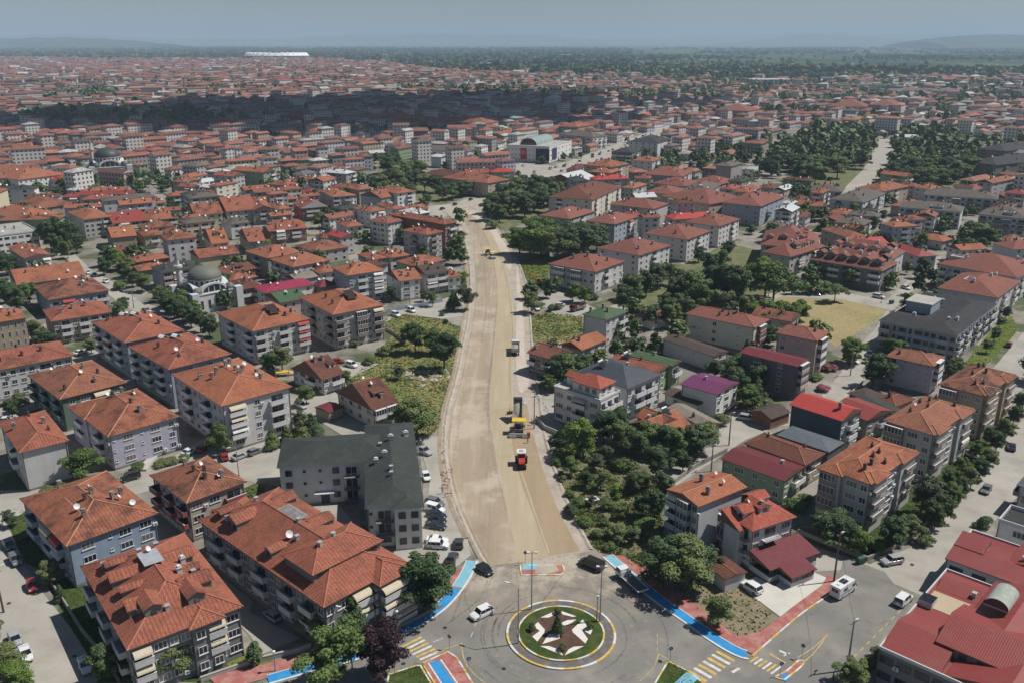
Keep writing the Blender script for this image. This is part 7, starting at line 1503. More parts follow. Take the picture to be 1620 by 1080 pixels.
# two big park woods far right, and free-standing trees between the houses
rP = random.Random(8)
def park(poly, n, h0, h1):
 P = W(poly); x0, x1, y0, y1 = min(p[0] for p in P), max(p[0] for p in P), min(p[1] for p in P), max(p[1] for p in P); out = []
 for _ in range(9000):
  if len(out) >= n: break
  x, y = rP.uniform(x0, x1), rP.uniform(y0, y1)
  if inside(x, y, P) and all((x - a) ** 2 + (y - b_) ** 2 > 30 for a, b_, _ in out) and not blocked_street(x, y): out.append((x, y, rP.uniform(h0, h1)))
 return out
def blocked_street(x, y): return any(inside(x, y, k) for k in SW) or inside(x, y, ROADP)
pk = park([(1215, 285), (1240, 240), (1290, 212), (1385, 205), (1392, 225), (1372, 255), (1350, 285), (1310, 298)], 105, 10, 16) + park([(1410, 292), (1408, 250), (1420, 212), (1500, 215), (1545, 245), (1540, 285), (1500, 296), (1440, 300)], 105, 9, 15)
NPK = 40
pk.sort(key=lambda q: q[1]); MASS = [(x, y, h, 1.15) for x, y, h in pk[NPK:]]
for x, y, h in pk[:NPK]: tree(x, y, h, rP.choice(('round', 'dark', 'bright', 'round')), 1.25)
# further woods as masses of crowns
def scatter(poly, n, h0, h1, k=1):
 P = W(poly); x0, x1, y0, y1 = min(p[0] for p in P), max(p[0] for p in P), min(p[1] for p in P), max(p[1] for p in P); c = 0
 for _ in range(n * 6):
  x, y = rP.uniform(x0, x1), rP.uniform(y0, y1)
  if inside(x, y, P): MASS.append((x, y, rP.uniform(h0, h1), k)); c += 1
  if c >= n: break
for x, y in TSPOTS:
 D = math.hypot(x, y); n = 1 if D > 900 else rP.choice((1, 1, 2))
 for _ in range(n): MASS.append((x + rP.uniform(-5, 5), y + rP.uniform(-5, 5), rP.uniform(5, 10) * (1 if D < 1200 else 1.4), 1))
# small trees and bushes in the gaps between houses
for (o, _) in HOUSES[:5000]:
 if rP.random() < .5:
  a = rP.uniform(0, 6.28); r = max(o[3], o[4]) + 1.5; MASS.append((o[0] + r * math.cos(a), o[1] + r * math.sin(a), rP.uniform(3, 7), 1))
scatter([(560, 215), (600, 206), (760, 228), (700, 232)], 12, 8, 12); scatter([(640, 236), (660, 210), (800, 210), (790, 232)], 30, 8, 13)
scatter([(1090, 232), (1240, 238), (1230, 290), (1180, 262)], 45, 7, 12); scatter([(1430, 180), (1530, 155), (1560, 165), (1480, 195)], 90, 9, 14); scatter([(60, 158), (180, 140), (190, 152), (80, 168)], 80, 10, 16)
scatter([(130, 150), (185, 140), (190, 160), (140, 163)], 50, 10, 15); scatter([(300, 145), (400, 140), (420, 146), (310, 150)], 50, 9, 14); scatter([(1240, 300), (1290, 300), (1300, 312), (1250, 316)], 12, 6, 9)
scatter([(1480, 350), (1545, 345), (1540, 400), (1490, 395)], 14, 5, 8); scatter([(1240, 340), (1300, 335), (1310, 352), (1230, 356)], 10, 5, 8); scatter([(1090, 255), (1130, 240), (1150, 262), (1110, 272)], 14, 7, 11)
def mass_mesh(name, L_, nq, q, label):
 protos = [crown_arrays(100 + i, 'round', nq, q) for i in range(5)]; rg = np.random.default_rng(4); VV = []; TT = []; MI = []
 for i, (x, y, h, k) in enumerate(L_):
  V, t_ = protos[i % 5]; a = rg.uniform(0, 6.28); c, s = math.cos(a), math.sin(a); w_ = h * rg.uniform(.95, 1.4) * k
  Q = V.copy(); X = (Q[..., 0] * c - Q[..., 1] * s) * w_ + x; Yy = (Q[..., 0] * s + Q[..., 1] * c) * w_ + y; Z = (Q[..., 2] - .12) * h * 1.1
  VV.append(np.stack([X, Yy, Z], -1)); TT.append(np.clip(t_ * .8 + rg.uniform(-.1, .25), 0, 1)); MI.append(np.full(len(V), 0 if rg.random() < .5 else 1))
 me = quads_mesh(name, np.concatenate(VV), np.concatenate(TT), [leafD, leafA], np.concatenate(MI)); o = obj(name, me); tag(o, label, None, None, 'stuff')
MASS = [m_ for m_ in MASS if math.hypot(m_[0], m_[1]) < 6000]
n1 = [m_ for m_ in MASS if m_[1] < 800]; n2 = [m_ for m_ in MASS if 800 <= m_[1]]
mass_mesh('town_trees', n1, 420, .055, 'small trees and shrubs filling the gaps between the houses'); mass_mesh('distant_town_trees', n2, 60, .14, 'tree crowns scattered through the far town')
# woods and hedgerows of the plain
FW = []
rF = random.Random(77)
for _ in range(30000):
 D = 2200 * math.exp(rF.uniform(0, 1.75)); k = rF.uniform(-.64, .64); x, y = k * D, D; p = px(x, y)
 lim = town_limit(p[0])
 if p[1] > lim + 1: continue
 f = math.sin(x * .0031 + 1.3 * math.sin(y * .0011)) + math.sin(y * .0024 + x * .0007) + .6 * math.sin(x * .009 + y * .004)
 if D < 3900 and p[0] > 560: keep = f > -.9
 else: keep = f > .15 or rF.random() < .22
 if p[0] > 1000 and 76 < p[1] < 112 and (f < .95 or 96 < p[1] < 106): keep = keep and rF.random() < .07
 if keep: FW.append((x, y, rF.uniform(8, 15) * (1 + D / 12000), 1.0 + D / 9000))
mass_mesh('distant_woods', FW, 22, .22, 'far woods and hedgerows spread over the plain')
print('trees', NT, 'mass', len(MASS), len(FW))

# grass and weeds standing on the open ground
def tufts(name, polys, n, h0, h1, m, label, seed, w=.35, clump=None):
 rg = np.random.default_rng(seed); pts = []
 areas = []
 for P in polys: areas.append(abs(sum(P[i][0] * P[(i + 1) % len(P)][1] - P[(i + 1) % len(P)][0] * P[i][1] for i in range(len(P)))) / 2)
 for P, A_ in zip(polys, areas):
  c = int(n * A_ / sum(areas)); x0, x1, y0, y1 = min(p[0] for p in P), max(p[0] for p in P), min(p[1] for p in P), max(p[1] for p in P); k = 0
  for _ in range(c * 8):
   x, y = rg.uniform(x0, x1), rg.uniform(y0, y1)
   if clump and math.sin(x * .5 + 2 * math.sin(y * .23)) + math.sin(y * .41 + x * .13) < clump: continue
   if inside(x, y, P): pts.append((x, y)); k += 1
   if k >= c: break
 p = np.array(pts); N_ = len(p); a = rg.uniform(0, 3.14, N_); h = rg.uniform(h0, h1, N_); ww = rg.uniform(.5, 1.3, N_) * w; dx, dy = np.cos(a) * ww, np.sin(a) * ww; lx, ly = rg.normal(0, .25, N_) * h, rg.normal(0, .25, N_) * h
 z = np.zeros(N_); V = np.stack([np.stack([p[:, 0] - dx, p[:, 1] - dy, z], 1), np.stack([p[:, 0] + dx, p[:, 1] + dy, z], 1), np.stack([p[:, 0] + dx * .7 + lx, p[:, 1] + dy * .7 + ly, h], 1), np.stack([p[:, 0] - dx * .7 + lx, p[:, 1] - dy * .7 + ly, h * .8], 1)], 1)
 o = obj(name, quads_mesh(name, V, rg.uniform(0, 1, N_), m)); tag(o, label, None, None, 'stuff')
leafG = leaf_mat('grass_blades', (.13, .18, .045), (.26, .28, .09), (.2, .23, .07)); leafY = leaf_mat('dry_blades', (.30, .25, .12), (.42, .35, .18), (.36, .30, .15))
tufts('meadow_grass', [PW['meadow'], PW['meadow_right'], PW['bright']], 14000, .06, .3, leafG, 'tall unmown meadow grass', 1); tufts('weeds', [PW['lot']], 9000, .06, .3, leafG, 'weeds growing on the vacant soil lots', 2, clump=.1)
tufts('dry_weeds', [PW['corner'], PW['lot']], 2600, .08, .35, leafY, 'dry weeds on the corner lot and vacant lot', 9, .3)
tufts('dry_grass', [PW['field']], 2500, .04, .1, leafY, 'short dry grass of the tan field', 3, .2); tufts('garden_grass', [PW['garden'], PW['side_garden'], PW['front_lawn'], PW['plaza_bank'], PW['lane_garden']], 8000, .04, .15, leafG, 'rough lawn grass in the gardens', 4, .25)
tufts('dry_meadow_grass', [PW['meadow'], PW['meadow_right']], 3500, .1, .35, leafY, 'yellowed grass among the meadow', 6, .3, clump=.6)
tufts('island_grass', [W([(615, 1066), (664, 1050), (682, 1080)]), W([(1057, 1045), (1088, 1060), (1100, 1090), (1050, 1080)])], 1500, .22, .35, leafG, 'short grass on the traffic islands', 5, .12)
# ================================================================ vehicles
m_tyre = mat('tyre', (.018, .018, .018), var=.1); m_rim = mat('wheel_rim', (.35, .35, .36), rough=.35, metal=.5); m_cgl = glass_mat('car_glass', (.018, .022, .026), .06)
m_hl = mat('headlight_glass', (.55, .56, .56), rough=.1); m_tl = mat('tail_light', (.35, .01, .01), rough=.2); m_blk = mat('black_trim', (.02, .02, .022), rough=.5)
PAINT = {k: mat('paint_' + k, c, rough=.28, var=.03, spec=.5, coat=.6) for k, c in {'white': (.66, .67, .68), 'black': (.014, .015, .017), 'silver': (.33, .34, .35), 'grey': (.13, .135, .14), 'navy': (.015, .025, .05), 'red': (.30, .022, .02), 'teal': (.03, .08, .09), 'blue': (.03, .07, .25), 'maroon': (.14, .015, .02), 'dgrey': (.05, .052, .056)}.items()}
VT = {  # length, half width, height, bonnet z, waist z, and the x of bonnet end / roof front / roof rear / tail (front is +x)
 'sedan': (4.5, .88, 1.44, .82, .92, .95, .3, -1.0, -1.75, 1.0), 'hatch': (4.0, .86, 1.48, .85, .95, .95, .35, -1.35, -1.85, .98), 'suv': (4.5, .93, 1.68, .98, 1.06, 1.05, .5, -1.7, -2.1, 1.08),
 'van': (4.5, .90, 1.83, 1.0, 1.1, 1.25, .65, -2.0, -2.2, 1.1), 'pickup': (5.2, .92, 1.76, 1.02, 1.08, 1.25, .6, -.75, -1.0, 1.0), 'minivan': (5.2, .98, 1.97, 1.1, 1.2, 1.75, 1.05, -2.35, -2.55, 1.2)}
def car_meshes(typ):
 k = ('car', typ)
 if k in _cache: return _cache[k]
 Ln, hw, H_, zb, zw, xb, xf, xr, xt, zt = VT[typ]; f, r = Ln / 2, -Ln / 2; pm = PAINT['white']; D = {}
 # lower hull: loft of stations (x, bottom z, top z, half width)
 stn = [(r, .42, zt - .12, hw * .80), (r + .12, .30, zt, hw * .93), (r + .6, .22, zt + .02, hw), (-.3, .2, zw, hw), (xb, .2, zb + .04, hw), (f - .5, .22, zb - .06, hw * .98), (f - .12, .28, zb - .2, hw * .9), (f, .38, zb - .34, hw * .74)]
 if typ == 'pickup': stn[0] = (r, .5, 1.0, hw * .93)
 def sec(x, z0, z1, w_): return [(x, -w_ * .92, z0), (x, -w_, z0 + .14), (x, -w_, (z0 + z1) / 2 + .05), (x, -w_ * .94, z1 - .06), (x, -w_ * .82, z1), (x, w_ * .82, z1), (x, w_ * .94, z1 - .06), (x, w_, (z0 + z1) / 2 + .05), (x, w_, z0 + .14), (x, w_ * .92, z0)]
 b = MB(); S_ = [sec(*s) for s in stn]
 for A_, B_ in zip(S_, S_[1:]):
  for i in range(9): b.face([A_[i], B_[i], B_[i + 1], A_[i + 1]][::-1], pm)
 b.face(S_[0], pm); b.face(S_[-1][::-1], pm)
 cw = hw * .80; cb = hw * .93      # roof and pillars
 b.face([(xf, -cw, H_ - .03), (xf, cw, H_ - .03), (xf * .2 + xr * .8, cw, H_), (xf * .2 + xr * .8, -cw, H_)][::-1], pm)
 b.face([(xf * .2 + xr * .8, -cw, H_), (xf * .2 + xr * .8, cw, H_), (xr, cw, H_ - .05), (xr, -cw, H_ - .05)][::-1], pm)
 for s in (-1, 1):
  P = [((xb, s * cb, zb), (xf, s * cw, H_ - .03)), ((-.28, s * (cb + .01), zw), (-.28, s * (cw + .01), H_ - .01)), ((xt, s * cb, zt), (xr, s * cw, H_ - .05))]
  if typ in ('suv', 'van', 'minivan'): P.append(((-1.35, s * (cb + .01), zw), (-1.35, s * (cw + .01), H_ - .01)))
  for p, q in P: b.tube(p, q, .045, .035, pm, 5, False)
  b.tube((xf, s * cw, H_ - .03), (xr, s * cw, H_ - .05), .05, .05, pm, 5, False)
 if typ in ('van', 'minivan'): b.box(-2.1, -1.3, -cb + .01, -cw, zw, H_ - .06, pm) if typ == 'van' else None
 if typ == 'pickup': b.box(r + .1, -1.1, -hw * .78, hw * .78, zt + .005, zt + .012, m_blk)
 D['body'] = b.data('body', True); D['body'].polygons.foreach_set('use_smooth', [False] * len(D['body'].polygons))
 b = MB(); b.face([(xb, -cb, zb), (xb, cb, zb), (xf, cw, H_ - .04), (xf, -cw, H_ - .04)], m_cgl); D['windscreen'] = b.data('windscreen')
 b = MB(); b.face([(xt, cb, zt), (xt, -cb, zt), (xr, -cw, H_ - .06), (xr, cw, H_ - .06)], m_cgl); D['rear_window'] = b.data('rear_window')
 for s, nm in ((-1, 'L'), (1, 'R')):
  b = MB(); q = [(xb, s * cb, zb), (xf, s * cw, H_ - .04), (xr, s * cw, H_ - .06), (xt, s * cb, zt), (-.3, s * cb, zw)]; b.face(q if s > 0 else q[::-1], m_cgl); D['side' + nm] = b.data('side_window')
 b = MB(); b.lathe([(0, -.11), (.20, -.11), (.205, .1)], m_rim, 12); me = MB()
 me.lathe([(.2, .1), (.31, .11), (.33, .06), (.33, -.09), (.2, -.11)], m_tyre, 16); D['wheel'] = me.data('wheel'); D['wheel'].transform(Matrix.Rotation(math.pi / 2, 4, 'X'))
 b = MB(); b.lathe([(0, .06), (.21, .08)], m_rim, 12); D['rim'] = b.data('rim'); D['rim'].transform(Matrix.Rotation(math.pi / 2, 4, 'X'))
 b = MB(); b.box(-.1, .03, -.2, .2, -.09, .09, m_hl); D['hl'] = b.data('headlight'); b = MB(); b.box(-.03, .08, -.16, .16, -.12, .12, m_tl); D['tl'] = b.data('tail_light')
 b = MB(); b.box(-.12, .1, -.08, .08, -.06, .08, pm); D['mir'] = b.data('mirror'); D['geo'] = (f, r, hw, xb, zb, zt)
 _cache[k] = D; return D
rV = random.Random(4)
def heading(x, y, dx, dy, z=0):
 a, b_ = at(x, y, z), at(x + dx, y + dy, z); return math.atan2(b_[1] - a[1], b_[0] - a[0])
def painted(o, col):
 o.material_slots[0].link = 'OBJECT'; o.material_slots[0].material = PAINT[col]
def car(x, y, dx, dy, typ, col, label, z=.1, group='cars parked and driving in the streets', scale=1.0):
 D = car_meshes(typ); X, Y = at(x, y, .4); o = thing('car' if typ != 'pickup' else 'pickup_truck', label, {'van': 'van', 'minivan': 'van', 'pickup': 'pickup truck'}.get(typ, 'car'), (X, Y, z), heading(x, y, dx, dy), group)
 if scale != 1: o.scale = (scale,) * 3
 b = obj('body', D['body'], o); painted(b, col)
 for k in ('windscreen', 'rear_window'): obj(k, D[k], o)
 for k in 'LR': obj('side_window', D['side' + k], o)
 f, r, hw, xb, zb, zt = D['geo']
 for sx in (f - .82, r + .85):
  for s in (-1, 1): wl = obj('wheel', D['wheel'], o, (sx, s * (hw - .08), .33), 0 if s < 0 else math.pi); obj('rim', D['rim'], wl, (0, -.05, 0))
 for s in (-1, 1): obj('headlight', D['hl'], o, (f - .1, s * hw * .62, zb - .22)); obj('tail_light', D['tl'], o, (r + .01, s * hw * .66, zt - .25)); m_ = obj('mirror', D['mir'], o, (xb - .25, s * (hw + .07), zb + .08)); painted(m_, col)
 return o
for a in [
 (762, 971, -36, 17, 'suv', 'white', 'white SUV driving alone round the roundabout'), (767, 902, 22, 15, 'hatch', 'black', 'black hatchback entering the roundabout from the roadworks'),
 (936, 894, -36, -15, 'minivan', 'black', 'black minivan leaving the roundabout beside the pale blue path'), (726, 860, 0, -9, 'hatch', 'dgrey', 'dark car with red tail lights beside the two white cars'),
 (716, 883, 8, -16, 'hatch', 'dgrey', 'dark grey hatchback parked on the red pavement'), (692, 855, 18, 1, 'sedan', 'white', 'rear one of two white cars parked side by side'), (693, 863, 18, 1, 'suv', 'white', 'front one of two white cars parked side by side'),
 (688, 796, 18, 5, 'suv', 'grey', 'grey SUV, hindmost of the row beside the dark green roof'), (688, 806, 18, 5, 'van', 'white', 'white van in the row of dark cars by the dark green roof'), (691, 815, 18, 4, 'sedan', 'navy', 'navy car just in front of the white van in the row'),
 (692, 823, 18, 4, 'hatch', 'black', 'black car, second from the front of the row by the dark green roof'), (690, 832, 18, 3, 'sedan', 'navy', 'dark navy car, foremost of the row by the dark green roof'), (670, 714, 22, 9, 'pickup', 'silver', 'silver pickup truck behind the dark green roof'),
 (674, 754, 7, 15, 'hatch', 'white', 'white car peeping out from behind the dark green roof'), (431, 975, -19, -15, 'hatch', 'silver', 'silver hatchback parked in the shade of the longest grey block'),
 (135, 1053, 10, 24, 'sedan', 'white', 'white sedan on the left street near the bottom edge'), (41, 1035, 10, 24, 'sedan', 'white', 'white saloon parked at the left kerb by the bushes'), (24, 1012, 9, 20, 'hatch', 'silver', 'pale hatchback behind the white saloon, lower left'),
 (51, 927, 6, 22, 'hatch', 'red', 'red hatchback on the lower left street'), (25, 886, 8, 14, 'suv', 'grey', 'grey SUV in the shade of the blue-walled block'), (14, 863, 12, 16, 'hatch', 'teal', 'dark teal car at the left edge in front of the grey SUV'),
 (355, 723, -4, -13, 'hatch', 'red', 'small red car below the white-balconied block'), (380, 722, 14, -6, 'sedan', 'silver', 'silver sedan between a red and a grey car'), (403, 715, 14, -6, 'hatch', 'grey', 'grey car at the right of the silver sedan'),
 (206, 756, -24, 7, 'van', 'black', 'black van parked under the lilac block'), (476, 642, 17, 9, 'suv', 'silver', 'silver SUV in the drive beside the white-balconied block'), (534, 572, 14, -1, 'sedan', 'red', 'red car beside the white van at the meadow drive'),
 (556, 578, 17, 5, 'van', 'white', 'white van parked at the edge of the meadow'), (33, 634, 22, -5, 'sedan', 'black', 'black sedan below the long white block, left edge'), (10, 665, 20, -2, 'sedan', 'white', 'white car at the left edge above the blank-fronted block'),
 (127, 558, 14, -5, 'sedan', 'white', 'white car between the pink-trimmed block and tiled row'), (651, 492, 16, 8, 'van', 'white', 'right one of two white vans by the meadow'), (626, 499, 13, 5, 'van', 'white', 'left one of two white vans by the meadow'),
 (1411, 888, -26, 5, 'suv', 'silver', 'silver SUV with black roof by the curved garden wall'), (1429, 950, 22, -19, 'van', 'white', 'white delivery van beside the maroon-roofed complex'), (1188, 930, -24, -15, 'suv', 'white', 'white SUV parked beside the maroon shop roofs'),
 (1600, 707, -2, -20, 'sedan', 'navy', 'dark navy car under trees near the right edge'), (1596, 546, 6, -11, 'hatch', 'maroon', 'maroon car on the broad street, upper right'), (1450, 432, 4, -8, 'hatch', 'blue', 'blue car on the pale street beside the dormered rows'),
 (1433, 456, 16, 5, 'sedan', 'white', 'white sedan turning at the corner by the dormered rows'), (1390, 470, 16, 3, 'suv', 'white', 'white SUV in front of the clipped hedge'), (1279, 463, 6, 5, 'hatch', 'silver', 'light car parked under the trees by the dry field'),
 (1350, 572, 14, 4, 'hatch', 'white', 'white car in the shade of the street tree'), (1181, 662, 22, 4, 'suv', 'silver', 'silver SUV alone in the open concrete yard'), (886, 484, 18, -6, 'suv', 'white', 'white SUV below the nearest hip-roofed block'),
 (850, 489, 5, 9, 'van', 'white', 'white and red van half hidden by roadside trees'), (1534, 718, 14, 6, 'hatch', 'white', 'white car under the shelter by the middle garden block'), (700, 331, 10, -3, 'sedan', 'black', 'dark car at the top end of the roadworks'), (720, 324, 10, -3, 'hatch', 'navy', 'dark blue car on the crossing street'),
 (745, 316, 10, -4, 'sedan', 'dgrey', 'dark grey car farther along the crossing street'), (1262, 334, 9, 2, 'suv', 'white', 'nearer white car left of the modern blocks'), (1252, 331, 9, 2, 'sedan', 'white', 'farther white car left of the modern blocks'), (1593, 380, 12, 1, 'suv', 'white', 'white car by the orange house at the right edge'),
 (140, 432, 3, 6, 'hatch', 'white', 'white car on the left concrete street'), (150, 436, 4, 7, 'sedan', 'navy', 'dark car parked under trees on the left street'), (1386, 292, 5, -8, 'sedan', 'white', 'white car at the foot of the curving tree-lined street'), (1398, 262, 4, -9, 'hatch', 'silver', 'silver car on the curving tree-lined street'),
 (1543, 276, 6, -6, 'hatch', 'navy', 'dark car in the lane right of the park wood'), (232, 492, 14, 4, 'sedan', 'silver', 'silver car by the evergreens in front of the small mosque'), (530, 590, 14, 2, 'hatch', 'white', 'white hatchback behind the small white gabled house')]:
 car(*a)
# traffic on the avenue and at the shops
AL = W([(878, 271), (925, 256), (975, 238), (1022, 219), (1062, 203)])
rv = random.Random(9)
for i in range(30):
 t = (i + rv.uniform(.1, .6)) / 30 * 3.9; k = int(t); f = t - k; a, c = AL[k], AL[k + 1]; X, Y = a[0] + (c[0] - a[0]) * f, a[1] + (c[1] - a[1]) * f; s = rv.choice((-8, -4, 4.5, 8)); th = math.atan2(c[1] - a[1], c[0] - a[0])
 X += -math.sin(th) * -s; Y += math.cos(th) * -s; p = px(X, Y); q = px(X + math.cos(th) * 4, Y + math.sin(th) * 4); col = rv.choice(('white', 'white', 'silver', 'black', 'grey', 'navy', 'red'))
 ty = rv.choice(('sedan', 'hatch', 'suv', 'van')); o = car(p[0], p[1], q[0] - p[0], q[1] - p[1], ty, col, 'x', group='traffic on the avenue'); later(o, '%s %s on the avenue' % ({'dgrey': 'dark grey'}.get(col, col), {'hatch': 'hatchback', 'suv': 'SUV'}.get(ty, ty)), 'car')
for i in range(26):
 x, y = rv.uniform(750, 850), rv.uniform(256, 286)
 X, Y = at(x, y)
 if not inside(X, Y, CPW) or any(math.hypot(X - t_[0], Y - t_[1]) < 5 for t_ in car.__dict__.setdefault('u', [])): continue
 car.u.append((X, Y)); col = rv.choice(('white', 'silver', 'black', 'grey', 'red')); o = car(x, y, 8, 3, rv.choice(('sedan', 'hatch')), col, 'x', group='cars at the shops'); later(o, col + ' parked car', 'car')
# parked cars along the streets of the quarter, where the photograph hints at them
for i, (x, y, dx, dy) in enumerate(((168, 446, 9, 7), (196, 460, 9, 7), (1412, 500, -6, 9), (1375, 560, -3, 8), (1205, 475, 10, -3), (300, 715, 14, -7), (1560, 775, -9, 12), (980, 474, 10, -3), (1290, 466, 10, 1), (322, 710, 12, -6))):
 col = ('white', 'grey', 'silver', 'navy', 'red')[i % 5]; o = car(x, y, dx, dy, ('hatch', 'sedan')[i % 2], col, 'x'); later(o, col + ' parked car', 'car')

def part(o, name, fn, loc=None, rz=None, smooth=False):
 b = MB(); fn(b); return b.build(name, o, loc, rz, smooth)
def wheel_part(o, x, y, r, w_=.3, nm='wheel'):
 b = MB(); b.tube((x, y - w_ / 2, r), (x, y + w_ / 2, r), r, r, m_tyre, 16); wo_ = b.build(nm, o); b = MB(); b.tube((x, y - w_ / 2 - .02, r), (x, y + w_ / 2 + .02, r), r * .55, r * .55, m_rim, 10); b.build('rim', wo_)
pw = PAINT['white']
def vth(name, label, cat, x, y, dx, dy, z=.11): X, Y = at(x, y, .4); return thing(name, label, cat, (X, Y, z), heading(x, y, dx, dy))
def cab(o, x0, x1, hw, zb, zt, m=pw, slant=.35):
 b = MB(); zm = zb + (zt - zb) * .48
 b.box(x0, x1, -hw, hw, zb, zm, m); b.face([(x1, -hw, zm), (x1, hw, zm), (x1 - slant, hw * .94, zt), (x1 - slant, -hw * .94, zt)], m); b.face([(x0, hw, zm), (x0, -hw, zm), (x0, -hw * .94, zt), (x0, hw * .94, zt)], m)
 for s in (-1, 1): b.face([(x0, s * hw, zm), (x1, s * hw, zm), (x1 - slant, s * hw * .94, zt), (x0, s * hw * .94, zt)][:: -s], m)
 b.face([(x0, -hw * .94, zt), (x1 - slant, -hw * .94, zt), (x1 - slant, hw * .94, zt), (x0, hw * .94, zt)], m); b.box(x1 - .02, x1 + .08, -hw * .9, hw * .9, zb, zb + .35, m_blk); b.build('cab', o)
 part(o, 'windscreen', lambda b: b.face([(x1 - .03 + .05, -hw * .88, zm + .06), (x1 + .02, hw * .88, zm + .06), (x1 - slant * .85 + .04, hw * .84, zt - .12), (x1 - slant * .85 + .04, -hw * .84, zt - .12)], m_cgl))
 for s in (-1, 1): part(o, 'side_window', lambda b: b.face([(x0 + .35, s * (hw + .02), zm + .03), (x1 - .18, s * (hw + .02), zm + .03), (x1 - slant, s * (hw * .96 + .02), zt - .14), (x0 + .35, s * (hw * .96 + .02), zt - .14)], m_cgl))
 for s in (-1, 1): part(o, 'headlight', lambda b: b.box(x1 + .01, x1 + .1, s * hw * .75 - .18, s * hw * .75 + .18, zb + .4, zb + .6, m_hl)); part(o, 'mirror', lambda b: b.box(x1 - .1, x1 + .05, s * (hw + .15) - .08, s * (hw + .15) + .08, zm, zm + .45, m_blk))
# flatbed recovery truck
o = vth('flatbed_truck', 'white flatbed recovery truck with an empty grey bed beside the cycle path', 'truck', 997, 921, -38, -34)
cab(o, 1.7, 3.5, 1.0, .55, 2.25); m_bed = mat('bed_plate', (.10, .105, .115), rough=.6, var=.2)
part(o, 'bed', lambda b: (b.box(-4.0, 1.45, -1.15, 1.15, .95, 1.08, m_bed), b.box(-4.0, 1.45, -1.2, -1.1, 1.08, 1.22, pw), b.box(-4.0, 1.45, 1.1, 1.2, 1.08, 1.22, pw), b.box(1.35, 1.5, -1.1, 1.1, 1.08, 2.0, pw), b.box(-4.1, -4.0, -1.2, 1.2, .9, 1.2, pw)))
part(o, 'chassis', lambda b: b.box(-3.6, 2.2, -.45, .45, .6, .94, m_blk))
for x in (2.6, -2.3):
 for s in (-1, 1): wheel_part(o, x, s * .92, .42)
# motor caravan
o = vth('campervan', 'white camper van with a solar panel on its roof by the red pavement', 'camper van', 1333, 936, 28, -19)
part(o, 'body', lambda b: (b.box(-2.8, 2.0, -1.02, 1.02, .45, 2.65, pw), b.face([(2.0, -1.02, 2.65), (2.0, 1.02, 2.65), (2.35, .95, 2.0), (2.35, -.95, 2.0)][::-1], pw), b.box(2.0, 3.1, -.98, .98, .45, 1.25, pw), b.box(2.0, 2.35, -.95, .95, 1.25, 2.0, pw)))
part(o, 'windscreen', lambda b: b.face([(3.0, -.9, 1.27), (3.0, .9, 1.27), (2.37, .86, 1.98), (2.37, -.86, 1.98)], m_cgl))
for s in (-1, 1):
 part(o, 'side_window', lambda b: b.box(-1.5, -.4, s * 1.03 - .02, s * 1.03 + .02, 1.5, 2.1, m_cgl)); part(o, 'side_window', lambda b: b.box(1.3, 2.3, s * 1.0 - .04, s * 1.0 + .04, 1.35, 1.95, m_cgl)); part(o, 'headlight', lambda b: b.box(3.05, 3.14, s * .72 - .15, s * .72 + .15, .85, 1.05, m_hl)); part(o, 'mirror', lambda b: b.box(2.3, 2.45, s * 1.2 - .08, s * 1.2 + .08, 1.3, 1.65, m_blk))
 part(o, 'stripe', lambda b: b.box(-2.6, 1.2, s * 1.03 - .005, s * 1.03 + .005, 1.0, 1.18, mat('stripe_blue', (.05, .09, .2))))
part(o, 'rear_window', lambda b: b.box(-2.83, -2.79, -.6, .6, 1.5, 2.2, m_cgl)); part(o, 'solar_panel', lambda b: (b.box(-.9, .6, -.6, .6, 2.68, 2.74, m_gd), b.box(-.95, .65, -.02, .02, 2.74, 2.75, m_zinc))); part(o, 'roof_vent', lambda b: b.box(-2.0, -1.5, -.25, .25, 2.65, 2.8, m_dish))
for x in (-1.9, 2.0):
 for s in (-1, 1): wheel_part(o, x, s * .88, .36)
